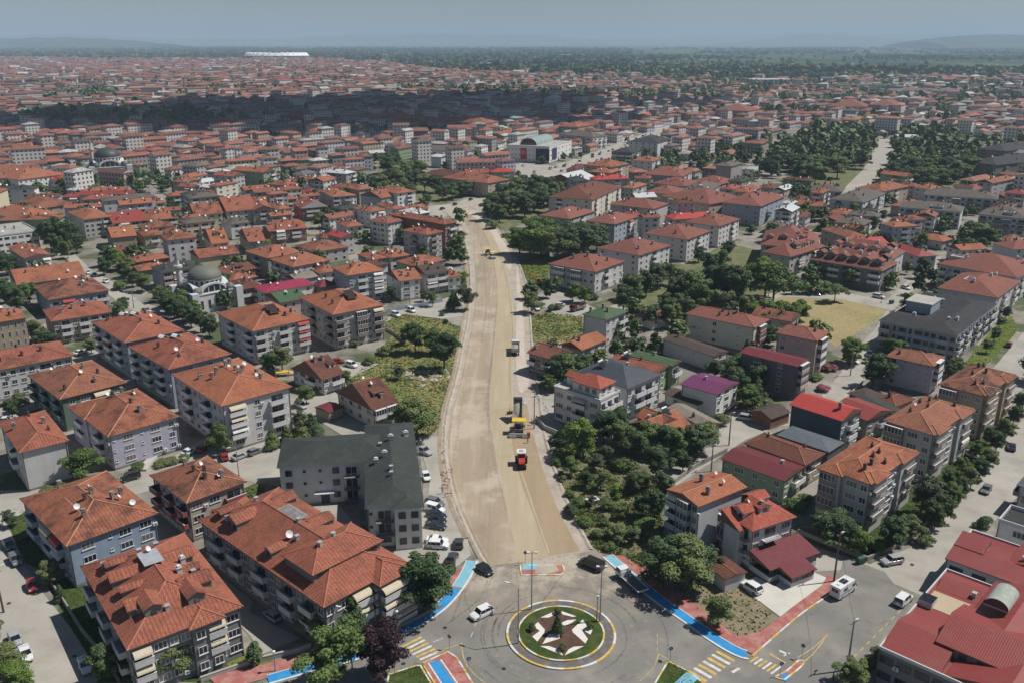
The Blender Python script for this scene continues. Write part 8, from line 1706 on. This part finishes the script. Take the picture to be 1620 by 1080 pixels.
# dump trucks, facing away up the road
def dump(label, x, y, dx, dy, tip, z=.15, load=True):
 o = vth('dump_truck', label, 'dump truck', x, y, dx, dy, z); m_d = mat('dumper_grey', (.40, .40, .39), rough=.6, var=.15, stain=.4); m_load = mat('gravel_load', (.30, .27, .23), var=.3, scale=4)
 cab(o, 2.3, 4.2, 1.2, .7, 3.0, slant=.15); part(o, 'chassis', lambda b: b.box(-3.9, 2.3, -.5, .5, .75, 1.1, m_blk))
 M_ = Matrix.Translation((-3.6, 0, 1.25)) @ Matrix.Rotation(-rad(tip), 4, 'Y')
 def bed(b):
  for a in ((0, 5.6, -1.25, 1.25, 0, .1), (0, 5.6, -1.25, -1.15, .1, 1.35), (0, 5.6, 1.15, 1.25, .1, 1.35), (5.5, 5.6, -1.15, 1.15, .1, 1.7)): b.box(*a, m_d, M=M_)
  for k in range(5): b.box(.6 + k * 1.1, .72 + k * 1.1, -1.32, 1.32, -.02, 1.3 if False else .02, m_d, M=M_)
  for k in range(5):
   for s in (-1, 1): b.box(.6 + k * 1.1, .74 + k * 1.1, s * 1.29 - .04, s * 1.29 + .04, 0, 1.3, m_d, M=M_)
  if tip < 10: b.box(-.08, 0, -1.2, 1.2, .1, 1.3, m_d, M=M_)
 bo = part(o, 'tipping_bed', bed)
 if load:
  b = MB(); rr = random.Random(2); n = 10
  P = [[(.1 + 5.3 * i / n, -1.12 + 2.24 * j / 6, (.75 if tip < 10 else .25) + .45 * math.sin(math.pi * i / n) * math.sin(math.pi * j / 6) + rr.uniform(-.05, .05)) for j in range(7)] for i in range(n + 1)]
  for i in range(n):
   for j in range(6): b.face([tuple(M_ @ Vector(q)) for q in (P[i][j], P[i + 1][j], P[i + 1][j + 1], P[i][j + 1])], m_load)
  b.build('load', bo)
 if tip > 10: part(o, 'hydraulic_ram', lambda b: b.tube((1.6, 0, 1.1), tuple(M_ @ Vector((4.6, 0, 0))), .12, .09, m_zinc, 8))
 for x_ in (3.3, -1.6, -2.9):
  for s in (-1, 1): wheel_part(o, x_, s * 1.0, .5, .35)
 return o
dump('white dump truck loaded with gravel, rear towards the camera, on the gravel track', 815.5, 556, 0, -12, 0); dump('dump truck with its bed tipped up in front of the paver', 819.5, 658, 1, -14, 38)
# paver
m_y = mat('machine_yellow', (.62, .42, .055), rough=.5, var=.1, stain=.2); m_mg = mat('machine_grey', (.16, .16, .165), rough=.6, var=.2, stain=.4); m_mr = mat('machine_red', (.42, .04, .03), rough=.4, var=.06)
def person(x, y, z, label, shirt, trs, rz=0, sit=False, parent_z=None, world=None):
 X, Y = world or at(x, y, z); o = thing('person', label, 'person', (X, Y, z), rz)
 J = {0: (0, 0, .95), 1: (0, 0, 1.2), 2: (0, 0, 1.42), 3: (0, 0, 1.52), 4: (0, .02, 1.66), 5: (-.19, 0, 1.40), 6: (-.26, .05, 1.12), 7: (-.22, .22, .98), 8: (.19, 0, 1.40), 9: (.27, .04, 1.12), 10: (.25, .2, .95), 11: (-.1, 0, .9), 12: (-.12, .04, .5), 13: (-.13, 0, .07), 14: (-.13, .16, .04), 15: (.1, 0, .9), 16: (.12, .02, .5), 17: (.14, -.05, .07), 18: (.14, .11, .04)}
 if sit: J.update({12: (-.14, .42, .88), 13: (-.14, .48, .45), 14: (-.14, .62, .42), 16: (.14, .42, .88), 17: (.14, .48, .45), 18: (.14, .62, .42)})
 E_ = [(0, 1), (1, 2), (2, 3), (3, 4), (2, 5), (5, 6), (6, 7), (2, 8), (8, 9), (9, 10), (0, 11), (11, 12), (12, 13), (13, 14), (0, 15), (15, 16), (16, 17), (17, 18)]
 rd = {0: .13, 1: .13, 2: .12, 3: .055, 4: .10, 5: .065, 6: .045, 7: .035, 8: .065, 9: .045, 10: .035, 11: .095, 12: .065, 13: .05, 14: .045, 15: .095, 16: .065, 17: .05, 18: .045}
 me = bpy.data.meshes.new('body'); me.from_pydata([J[i] for i in range(19)], E_, []); ob = obj('body', me, o)
 md = ob.modifiers.new('skin', 'SKIN'); sv = me.skin_vertices[0].data
 for i in range(19): sv[i].radius = (rd[i], rd[i])
 sv[0].use_root = True; ss = ob.modifiers.new('sub', 'SUBSURF'); ss.levels = 1; ss.render_levels = 2
 m_, t, p = _nodes('clothing'); tc = t.nodes.new("ShaderNodeTexCoord"); sp = t.nodes.new("ShaderNodeSeparateXYZ"); t.links.new(tc.outputs['Object'], sp.inputs[0]); r = t.nodes.new("ShaderNodeValToRGB"); r.color_ramp.interpolation = 'CONSTANT'
 d = _n(t, "ShaderNodeMath", operation='DIVIDE', ins={1: 2.0}); t.links.new(sp.outputs[2], d.inputs[0]); t.links.new(d.outputs[0], r.inputs[0]); e = r.color_ramp.elements; e[0].color = (.02, .02, .02, 1); e[1].position = .045; e[1].color = (*trs, 1)
 for ps, c in ((.475, shirt), (.755, (.42, .25, .17))): q = e.new(ps); q.color = (*c, 1)
 t.links.new(r.outputs[0], p.inputs['Base Color']); me.materials.append(m_)
 b = MB(); b.lathe([(.115, 1.66), (.12, 1.72), (.09, 1.79), (0, 1.82)], mat('hair_dark', (.03, .02, .015)), 12, (0, -.005, 0)); b.build('hair', o); return o
o = vth('asphalt_paver', 'yellow-canopied paver spreading the sandy course behind the tipped truck', 'paver', 821, 682, 1, -14, .15)
part(o, 'body', lambda b: (b.box(-2.0, 2.0, -1.15, 1.15, .75, 1.7, m_mg), b.box(-.2, 1.9, -1.1, 1.1, 1.7, 2.15, m_mg), b.box(-1.2, -.9, -1.0, 1.0, 1.7, 2.5, m_blk)))
part(o, 'hopper', lambda b: (b.box(2.0, 3.6, -1.5, -1.35, .5, 1.5, m_y), b.box(2.0, 3.6, 1.35, 1.5, .5, 1.5, m_y), b.box(2.0, 3.5, -1.35, 1.35, .5, .65, m_mg)))
for s in (-1, 1):
 part(o, 'crawler_track', lambda b: (b.box(-1.8, 1.8, s * .95 - .18, s * .95 + .18, .06, .72, m_blk), b.tube((-1.8, s * .95 - .18, .39), (-1.8, s * .95 + .18, .39), .34, .34, m_blk, 12), b.tube((1.8, s * .95 - .18, .39), (1.8, s * .95 + .18, .39), .34, .34, m_blk, 12)))
part(o, 'canopy', lambda b: (b.box(-1.3, 1.1, -1.75, 1.75, 3.55, 3.68, m_y), b.box(-1.35, 1.15, -1.8, 1.8, 3.5, 3.56, m_y)))
for x in (-1.1, .9):
 for s in (-1, 1): part(o, 'canopy_post', lambda b: b.box(x - .05, x + .05, s * 1.0 - .05, s * 1.0 + .05, 1.7, 3.5, m_blk))
part(o, 'screed', lambda b: (b.box(-3.4, -2.3, -2.9, 2.6, .1, .55, m_mg), b.box(-3.5, -3.4, -2.6, -.6, .1, .8, m_barw_), b.box(-3.5, -3.4, .7, 2.2, .1, .8, m_barw_), b.box(-3.2, -2.5, -2.9, -2.2, .55, 1.2, m_mr), b.tube((-2.9, -2.4, .8), (-2.9, 2.4, .8), .18, .18, m_zinc, 8))) if False else None
m_barw_ = mat('plate_white', (.55, .55, .54))
part(o, 'screed', lambda b: (b.box(-3.4, -2.3, -2.9, 2.6, .1, .55, m_mg), b.box(-3.52, -3.4, -2.3, -.9, .1, .75, m_barw_), b.box(-3.52, -3.4, .6, 2.3, .1, .75, m_barw_), b.tube((-2.85, -1.8, .85), (-2.85, 2.3, .85), .2, .2, m_zinc, 8)))
part(o, 'screed_motor', lambda b: b.box(-3.2, -2.4, -2.9, -2.1, .55, 1.3, m_mr)); part(o, 'hand_rail', lambda b: [b.tube((-2.0, y_, 1.7), (-2.0, y_, 2.5), .03, .03, m_blk, 5) for y_ in (-1, 0, 1)])
part(o, 'seat', lambda b: (b.box(-.7, -.25, -.6, -.1, 1.75, 2.1, m_blk), b.box(-.8, -.7, -.6, -.1, 2.1, 2.6, m_blk)))
ox_ = Vector((math.cos(o.rotation_euler.z), math.sin(o.rotation_euler.z), 0)); pp = Vector(o.location) + ox_ * -1.6 + Vector((.6, 0, 0))
person(0, 0, 1.85, 'paver operator in a pink shirt standing under the yellow canopy', (.55, .10, .14), (.03, .04, .07), 0, world=(pp.x, pp.y))
# red and white compactor following the paver (rubber wheels, red bonnet towards the camera)
def roller(label, x, y, dx, dy, z, kind, s=1.0):
 o = vth('road_roller', label, 'road roller', x, y, dx, dy, z); o.scale = (s, s, s); o['group'] = 'machines at work on the road'
 if kind == 'red':
  part(o, 'bonnet', lambda b: (b.box(.2, 2.0, -.62, .62, 1.1, 1.85, m_mr), b.face([(2.0, -.62, 1.85), (2.0, .62, 1.85), (2.35, .5, 1.5), (2.35, -.5, 1.5)], m_mr), b.box(2.0, 2.3, -.5, .5, .9, 1.5, m_blk)))
  part(o, 'cab', lambda b: (b.box(-1.9, .1, -.85, .85, 1.05, 1.5, m_blk), b.box(-1.85, .05, -.8, .8, 1.5, 2.65, m_cgl))); part(o, 'cab_roof', lambda b: (b.box(-2.0, .2, -.95, .95, 2.65, 2.85, m_barw_), b.box(-1.4, -.5, -.4, .4, 2.85, 2.95, m_zinc)))
  for sy in (-1, 1):
   for x_ in (-1.86, .06): part(o, 'cab_post', lambda b: b.box(x_ - .05, x_ + .05, sy * .8 - .05, sy * .8 + .05, 1.5, 2.65, m_barw_))
   part(o, 'fender', lambda b: b.box(-1.8, -.6, sy * 1.05 - .22, sy * 1.05 + .22, 1.25, 1.38, m_blk)); wheel_part(o, -1.2, sy * 1.05, .62, .4)
  for k in range(4): wheel_part(o, 1.75, -.72 + .48 * k, .5, .4)
  part(o, 'chassis', lambda b: b.box(-2.1, 2.4, -.5, .5, .6, 1.1, m_blk))
 else:
  part(o, 'drum', lambda b: b.tube((1.6, -1.0, .7), (1.6, 1.0, .7), .7, .7, m_zinc, 20)); part(o, 'drum_frame', lambda b: (b.box(.6, 2.4, -1.15, -1.02, .5, 1.0, m_y), b.box(.6, 2.4, 1.02, 1.15, .5, 1.0, m_y), b.box(.5, .8, -1.15, 1.15, .5, 1.0, m_y)))
  part(o, 'bonnet', lambda b: b.box(-2.4, -.9, -.75, .75, .8, 1.7, m_y)); part(o, 'operator_stand', lambda b: b.box(-.9, .4, -.75, .75, .8, 1.2, m_blk)); part(o, 'canopy', lambda b: b.box(-1.2, .6, -.9, .9, 2.7, 2.85, m_y if kind == 'y' else m_barw_))
  for x_ in (-1.1, .5):
   for sy in (-1, 1): part(o, 'canopy_post', lambda b: b.box(x_ - .05, x_ + .05, sy * .8 - .05, sy * .8 + .05, 1.2, 2.7, m_blk))
  for sy in (-1, 1): wheel_part(o, -1.5, sy * .85, .65, .45)
 return o
roller('red and white rubber-wheeled compactor following the paver down the sandy road', 825, 734, 1, 14, .15, 'red', 1.15)
roller('farthest roller, alone at the top left of the roadworks', 729, 373, 0, 8, .14, 'b', 1.1); roller('right one of the two machines working close together, a white-topped roller', 780, 408, 1, 8, .15, 'b', 1.05)
o = vth('grader', 'left one of the two machines working close together, with a yellow canopy', 'road grader', 772, 403, 3, 8, .15)
part(o, 'body', lambda b: (b.box(-3.0, -.6, -.8, .8, .9, 1.8, m_mg), b.box(-.6, 3.2, -.15, .15, 1.3, 1.7, m_y))); part(o, 'cab', lambda b: b.box(-.7, .7, -.7, .7, 1.3, 2.7, m_cgl)); part(o, 'canopy', lambda b: b.box(-1.4, 1.1, -1.4, 1.4, 2.9, 3.05, m_y)); part(o, 'blade', lambda b: b.box(.9, 1.1, -1.6, 1.6, .2, .8, m_zinc))
for x in (-2.4, -1.1, 2.8):
 for s in (-1, 1): wheel_part(o, x, s * .95, .6, .35)
# excavator on the bright meadow
m_or = mat('machine_orange', (.42, .16, .05), rough=.5, stain=.3)
o = vth('excavator', 'rust-orange excavator with folded boom on the bright meadow', 'excavator', 853, 450, -14, 1, 0)
for s in (-1, 1): part(o, 'crawler_track', lambda b: (b.box(-1.4, 1.4, s * 1.0 - .25, s * 1.0 + .25, .05, .8, m_blk), b.tube((-1.4, s * 1.0 - .25, .42), (-1.4, s * 1.0 + .25, .42), .38, .38, m_blk, 10), b.tube((1.4, s - .25, .42), (1.4, s + .25, .42), .38, .38, m_blk, 10)))
part(o, 'house', lambda b: (b.box(-2.2, 1.2, -1.2, 1.2, 1.0, 1.9, m_or), b.box(-2.4, -1.4, -1.2, 1.2, 1.0, 2.2, m_or))); part(o, 'cab', lambda b: (b.box(.1, 1.3, .2, 1.15, 1.9, 2.9, m_cgl), b.box(.05, 1.35, .15, 1.2, 2.9, 3.0, m_or)))
part(o, 'boom', lambda b: (b.tube((1.0, -.3, 1.7), (2.6, -.3, 4.6), .28, .24, m_or, 6), b.tube((2.6, -.3, 4.6), (4.0, -.3, 4.9), .24, .18, m_or, 6))); part(o, 'stick', lambda b: b.tube((3.9, -.3, 5.0), (4.4, -.3, 1.8), .2, .14, m_or, 6)); part(o, 'bucket', lambda b: (b.box(4.0, 4.9, -.75, .15, .9, 1.6, m_rail),))
# dark red tractor truck with crane frame under the light green trees
o = vth('tow_truck', 'dark red recovery truck with a frame, under the light green trees', 'truck', 914, 490, -20, 5)
cab(o, 1.4, 3.2, 1.1, .6, 2.5, m=PAINT['maroon'], slant=.2); part(o, 'chassis', lambda b: b.box(-3.4, 1.4, -1.05, 1.05, .7, 1.0, m_rail))
part(o, 'crane_frame', lambda b: (b.box(-3.2, -3.0, -1, -.85, 1, 2.6, PAINT['maroon']), b.box(-3.2, -3.0, .85, 1, 1, 2.6, PAINT['maroon']), b.box(-3.2, -3.0, -1, 1, 2.6, 2.8, PAINT['maroon']), b.tube((-2.9, 0, 2.6), (.8, 0, 1.3), .12, .12, PAINT['maroon'], 6)))
for x in (2.3, -2.0):
 for s in (-1, 1): wheel_part(o, x, s * .92, .45)
person(1317, 1078, .2, 'person in dark clothes standing at the lower kerb of the eastern arm', (.03, .03, .035), (.02, .02, .03), 1.0)
person(835, 700, .15, 'worker in a dark vest walking beside the freshly spread course', (.35, .12, .03), (.04, .05, .09), 2.0)
for x, y, lab in ((812, 690, 'worker in an orange vest left of the paver screed'), (841, 672, 'worker in an orange vest right of the yellow canopy'), (806, 655, 'worker in an orange vest beside the tipped dump truck'), (700, 780, 'worker in an orange vest among the striped barriers')): person(x, y, .15, lab, (.55, .2, .03), (.05, .06, .1), x * .7)
# yellow playground frame and boat-like junk behind the white gabled house
X, Y = at(447, 594); o = thing('playground_frame', 'yellow play frame behind the small white gabled house', 'playground', (X, Y, 0), .3)
part(o, 'platform', lambda b: b.box(-2, 2, -1, 1, 1.2, 1.4, m_y)); part(o, 'slide', lambda b: b.slope([(2, -.5, 1.3), (2, .5, 1.3), (4.4, .5, .2), (4.4, -.5, .2)], m_y))
for x in (-1.9, 1.9):
 for s in (-.9, .9): part(o, 'post', lambda b: b.box(x - .08, x + .08, s - .08, s + .08, 0, 2.3, m_y))
X, Y = at(937, 795); o = thing('trailer', 'small white-topped trailer lying among the weeds of the vacant lot', 'trailer', (X, Y, 0), .5)
part(o, 'body', lambda b: b.box(-1.3, 1.3, -.8, .8, .3, .9, m_mg)); part(o, 'cover', lambda b: b.box(-1.4, 1.4, -.9, .9, .9, 1.0, m_barw_)); [wheel_part(o, 0, s * .9, .3, .2) for s in (-1, 1)]
# ================================================================ poles, lamps, signs
m_pole = mat('galvanised', (.30, .31, .32), rough=.5, metal=.4); m_conc = mat('concrete_pole', (.30, .285, .26), stain=.3); m_wood = mat('dark_pole', (.12, .10, .085)); m_lampw = mat('lamp_head_white', (.6, .6, .6), rough=.4)
def street_lamp(x, y, h, label, arm=1.6, ang=0, kind='arm', m=None):
 X, Y = at(x, y); o = thing('street_lamp', label, 'street lamp', (X, Y, 0), ang, 'lamps and poles along the streets'); m = m or m_pole
 b = MB(); b.tube((0, 0, 0), (0, 0, h), .13, .07, m, 8); b.box(-.22, .22, -.22, .22, 0, .3, m); b.build('pole', o)
 if kind == 'arm':
  b = MB(); b.tube((0, 0, h - .1), (arm * .6, 0, h + .35), .06, .05, m, 6); b.tube((arm * .6, 0, h + .35), (arm, 0, h + .4), .05, .04, m, 6); b.build('arm', o)
  b = MB(); b.box(arm - .1, arm + .75, -.16, .16, h + .3, h + .44, m_lampw); b.build('lamp_head', o)
 elif kind == 'mast':
  for s in (-1, 1):
   b = MB(); b.tube((0, 0, h - .4), (s * .5, 0, h - .2), .05, .05, m, 5); b.box(s * .7 - .25, s * .7 + .25, -.2, .2, h - .3, h - .1, m_lampw); b.build('lamp_head', o)
 else:
  b = MB(); b.lathe([(0, h), (.25, h + .1), (.28, h + .35), (0, h + .55)], m_lampw, 12); b.build('lamp_head', o)
 return o
street_lamp(841, 965, 12, 'tall thin lamp mast at the upper left rim of the roundabout', kind='mast'); street_lamp(949, 985, 11.5, 'tall thin lamp mast at the right rim of the roundabout', kind='mast')
street_lamp(820, 1019, 11, 'curved grey street lamp at the left rim of the roundabout', 1.8, rad(150)); street_lamp(944, 984, 5, 'shorter pole standing beside the right roundabout mast', kind='ball')
street_lamp(553, 1030, 8.0, 'white-headed street lamp in front of the big grey block', 1.2, rad(160)); street_lamp(558, 1066, 7.6, 'street lamp standing in front of the green and plum trees', .8, rad(100))
street_lamp(629, 1000, 4, 'short round-headed lamp near the plum tree and cycle path', kind='ball'); street_lamp(436, 1062, 3.6, 'short round-headed lamp on the pale low wall', kind='ball')
street_lamp(378, 752, 7, 'thin street lamp beside the small brown-balconied block', 1.2, rad(200)); street_lamp(743, 452, 9, 'double-armed lamp at the left edge of the roadworks', kind='mast')
street_lamp(1216, 468, 7, 'thin lamp among the big park trees', 1.2, 1); street_lamp(1394, 480, 8, 'lamp at the corner of the dry field by the parked white car', 1.4, 2)
def utility(x, y, h, label, m=None, arms=1, ang=.6, light=True):
 X, Y = at(x, y); o = thing('utility_pole', label, 'utility pole', (X, Y, 0), ang, 'utility poles'); m = m or m_conc
 b = MB(); b.tube((0, 0, 0), (0, 0, h), .2, .11, m, 8); b.build('pole', o)
 for k in range(arms):
  b = MB(); b.box(-.9, .9, -.06, .06, h - .5 - k * .9, h - .38 - k * .9, m_rail)
  for sx in (-.8, 0, .8): b.tube((sx, 0, h - .38 - k * .9), (sx, 0, h - .15 - k * .9), .05, .04, m_lampw, 6)
  b.build('crossarm', o)
 if light:
  b = MB(); b.tube((0, 0, h - .8), (1.1, .3, h - .5), .04, .04, m_rail, 5); b.box(.9, 1.6, .2, .45, h - .58, h - .45, m_lampw); b.build('lamp', o)
 return (X, Y, h - .2)
U = {}
for k, a in {'a': (1319, 920, 10.5, 'dark tall utility pole at the red pavement corner', m_wood), 'b': (1340, 1060, 9.5, 'utility pole beside the maroon-roofed complex'), 'c': (6, 968, 9.5, 'utility pole at the lower left street edge', m_wood, 2), 'd': (1153, 704, 9, 'utility pole at the edge of the open yard'),
   'e': (1125, 745, 7, 'short concrete pole on the lane by the orange gable'), 'f': (845, 678, 9.5, 'tall utility pole right of the yellow-canopied paver'), 'g': (1345, 594, 7.5, 'pole under the street tree by the pink oleanders'), 'h': (649, 489, 9, 'utility pole beside the white van and meadow'),
   'i': (906, 600, 8, 'utility pole inside the trees by the gravel track'), 'j': (976, 555, 7, 'pole next to the green-roofed white block'), 'k': (212, 488, 7, 'pole on the left street near the small mosque'), 'l': (378, 410, 8, 'pole behind the yellow-walled shed')}.items(): U[k] = utility(*a)
m_wire = mat('wire', (.02, .02, .02))
def wire(a, c, sag, label):
 b = MB(); n = 14; P = []
 for i in range(n + 1):
  t = i / n; P.append((a[0] + (c[0] - a[0]) * t, a[1] + (c[1] - a[1]) * t, a[2] + (c[2] - a[2]) * t - sag * 4 * t * (1 - t)))
 for p, q in zip(P, P[1:]): b.tube(p, q, .025, .025, m_wire, 4, False)
 tag(b.build('power_line'), label, 'power line', 'power lines')
wire(U['a'], U['b'], .8, 'sagging black power line above the eastern road arm'); wire(U['d'], U['e'], .5, 'power line along the lane beside the yard'); wire(U['i'], U['f'], .7, 'power line from the tree pole to the paver-side pole')
wire(U['f'], (*at(905, 720), 8), .7, 'power line running from the paver-side pole into the trees'); wire(U['j'], U['i'], .6, 'power line past the orange joined house')
m_sb = mat('sign_blue', (.03, .10, .38), rough=.4); m_sr = mat('sign_red', (.45, .03, .03), rough=.4)
def sign(x, y, h, label, kind='b', ang=0.0):
 X, Y = at(x, y); o = thing('traffic_sign', label, 'traffic sign', (X, Y, .2), ang, 'traffic signs round the junction')
 b = MB(); b.tube((0, 0, 0), (0, 0, h), .045, .045, m_pole, 6); b.build('pole', o); b = MB(); m = {'b': m_sb, 'r': m_sr, 'd': m_rail}[kind]; n = 16; r = .36
 pts = [(r * math.cos(2 * math.pi * i / n), r * math.sin(2 * math.pi * i / n)) for i in range(n)]
 b.face([(x_, -.08, h + z_) for x_, z_ in pts], m); b.face([(x_, -.04, h + z_) for x_, z_ in pts][::-1], m_rail)
 for i in range(n): b.face([(pts[i][0], -.04, h + pts[i][1]), (pts[(i + 1) % n][0], -.04, h + pts[(i + 1) % n][1]), (pts[(i + 1) % n][0], -.08, h + pts[(i + 1) % n][1]), (pts[i][0], -.08, h + pts[i][1])], m_rail)
 if kind == 'b':   # white arrow
  b.box(-.05, .05, -.1, -.085, h - .22, h + .05, mf); b.face([(-.16, -.1, h + .03), (.16, -.1, h + .03), (0, -.1, h + .24)], mf)
 if kind == 'r': b.box(-.25, .25, -.1, -.085, h - .06, h + .06, mf)
 b.build('sign_plate', o); return o
sign(711, 1027, 2.4, 'dark-backed sign at the tip of the red and blue island', 'd', 2.6); sign(742, 1062, 2.4, 'blue arrow sign on the red and blue island', 'b', .3); sign(625, 1076, 2.6, 'sign on the grass island under the plum tree', 'd', 1.5)
sign(1060, 1046, 2.4, 'blue round sign at the tip of the right grass island', 'b', .2); sign(1268, 1042, 2.4, 'dark-backed sign at the far end of the small eastern island', 'd', 2.5); sign(1234, 1070, 2.4, 'blue arrow sign at the near end of the small eastern island', 'b', .2)
sign(831, 893, 2.6, 'dark sign at the left end of the island below the roadworks', 'd', 0)
# cars drawn up beside the houses of the town
rC = random.Random(31); nC = 0
for (o, _) in HOUSES[:400]:
 if nC >= 70: break
 a = o[2]; s = rC.choice((-1, 1)); x, y = o[0] + math.sin(a) * (o[4] + 1.6) * s + math.cos(a) * rC.uniform(-4, 4), o[1] - math.cos(a) * (o[4] + 1.6) * s + math.sin(a) * rC.uniform(-4, 4)
 if hit((x, y, a, 2.2, 1), .1) or rC.random() < .3: continue
 gadd((x, y, a, 2.2, 1)); p, q = px(x, y), px(x + math.cos(a), y + math.sin(a)); col = rC.choice(('white', 'white', 'silver', 'grey', 'black', 'red', 'navy')); nC += 1
 later(car(p[0], p[1], q[0] - p[0], q[1] - p[1], rC.choice(('sedan', 'hatch', 'van')), col, 'x', z=0), col + ' car parked beside a house', 'car')
# waste bins
m_bin = mat('bin_green', (.02, .075, .05), rough=.5)
for x, y, lab in ((1361, 891, 'dark green waste container by the curved garden wall'), (1410, 481, 'dark green waste container at the end of the charcoal block street'), (152, 668, 'green waste container beside the lilac block side wall')):
 X, Y = at(x, y); o = thing('waste_container', lab, 'waste container', (X, Y, .1), .4); b = MB(); b.box(-.8, .8, -.5, .5, .2, 1.1, m_bin); b.build('body', o); b = MB(); b.tube((-.82, 0, 1.05), (.82, 0, 1.05), .5, .5, m_bin, 12); b.build('lid', o)
 for sx in (-.65, .65):
  b = MB(); b.tube((sx, -.4, .12), (sx, -.32, .12), .12, .12, m_rail, 8); b.build('wheel', o)
# plants of the roundabout
m_box = leafA
for (x, y), kd, h, lab in (((882, 970), 'bush', 1.6, 'small round bush at the back of the roundabout star'), ((841.5, 996), 'bush', 1.7, 'small round bush at the left of the roundabout star'), ((933, 994), 'bush', 1.7, 'small round bush at the right of the roundabout star'), ((890, 1027), 'bush', 1.8, 'small round bush at the front of the roundabout star'), ((882, 1002), 'conedark', 4.0, 'little clipped cypress in the middle of the roundabout')):
 X, Y = at(x, y, .45); o = tree(X, Y, h, kd, .85 if kd == 'conedark' else .62, lab); o.location.z = .42
# poplar stakes, road barriers by the roadworks
m_bar = mat('barrier_orange', (.50, .13, .06), rough=.5); m_barw = mat('barrier_white', (.55, .54, .52))
for i, (x, y) in enumerate(((703, 716), (704, 732), (703, 752), (708, 762), (704, 772), (709, 786), (711, 748))):
 X, Y = at(x, y); o = thing('road_barrier', 'x', 'road barrier', (X, Y, .12), 1.3 + .4 * i, 'red and white barriers left of the roadworks'); b = MB()
 for k in range(4): b.box(-.8 + .4 * k, -.4 + .4 * k, -.05, .05, .75, 1.0, (m_bar, m_barw)[k % 2])
 b.build('board', o)
 for sx in (-.7, .7):
  b = MB(); b.tube((sx, -.3, 0), (sx, 0, .95), .04, .04, m_bar, 5); b.tube((sx, .3, 0), (sx, 0, .95), .04, .04, m_bar, 5); b.build('leg', o)
 later(o, 'red and white striped barrier', 'barrier')

# the cloud whose shade lies over the far quarter (above and beyond the top of the frame)
def cloud(X, Y, z, wx, wy, n, seed):
 rr = random.Random(seed); b = MB(); m = mat('cloud_white', (.85, .86, .88), var=.02, scale=.01, rough=1, spec=0)
 for _ in range(n):
  a, r = rr.uniform(0, 6.28), math.sqrt(rr.random()); x, y = X + wx * r * math.cos(a), Y + wy * r * math.sin(a); s = rr.uniform(.05, .22) * min(wx, wy) * (1.3 - r) + 8; u = 9
  for i in range(6):
   t0, t1 = -math.pi / 2 + math.pi * i / 6, -math.pi / 2 + math.pi * (i + 1) / 6
   b.lathe([(max(0, s * 1.5 * math.cos(t0)), s * .55 * math.sin(t0)), (max(0, s * 1.5 * math.cos(t1)), s * .55 * math.sin(t1))], m, u, (x, y, z + rr.uniform(-15, 25)))
 o = b.build('cloud', smooth=True); tag(o, None, None, None, 'structure')
cz = 700; k_ = cz / math.tan(rad(SUN_EL)); ox, oy = k_ * math.sin(rad(SUN_ROT)), k_ * math.cos(rad(SUN_ROT))
def cl(xp, yp, wx, wy, n, sd):
 X, Y = at(xp, yp); cloud(X + ox, Y + oy, cz, wx, wy, n, sd)
cl(540, 182, 400, 330, 115, 1); cl(140, 194, 360, 130, 85, 2); cl(830, 166, 330, 220, 70, 3); cl(330, 190, 260, 190, 40, 5); cl(1350, 118, 500, 200, 60, 4)

# haze: the warm-season air over the plain
hz = bpy.data.meshes.new('haze'); b = MB(); b.box(-52000, 52000, -900, 66000, -1000, 330, None); b.mats = []
hz.from_pydata([(-52000, -900, -6), (52000, -900, -6), (52000, 66000, -6), (-52000, 66000, -6), (-52000, -900, 520), (52000, -900, 520), (52000, 66000, 520), (-52000, 66000, 520)], [], [(3, 2, 1, 0), (4, 5, 6, 7), (0, 1, 5, 4), (1, 2, 6, 5), (2, 3, 7, 6), (3, 0, 4, 7)])
mh = bpy.data.materials.new('haze'); mh.use_nodes = True; t = mh.node_tree; t.nodes.clear(); oo = t.nodes.new('ShaderNodeOutputMaterial'); pv = t.nodes.new('ShaderNodeVolumePrincipled')
pv.inputs['Color'].default_value = (.56, .73, .93, 1); pv.inputs['Density'].default_value = .00009; pv.inputs['Anisotropy'].default_value = 0.0
t.links.new(pv.outputs[0], oo.inputs['Volume']); hz.materials.append(mh); ho = obj('haze', hz); tag(ho, None, None, None, 'stuff')
finish_labels()
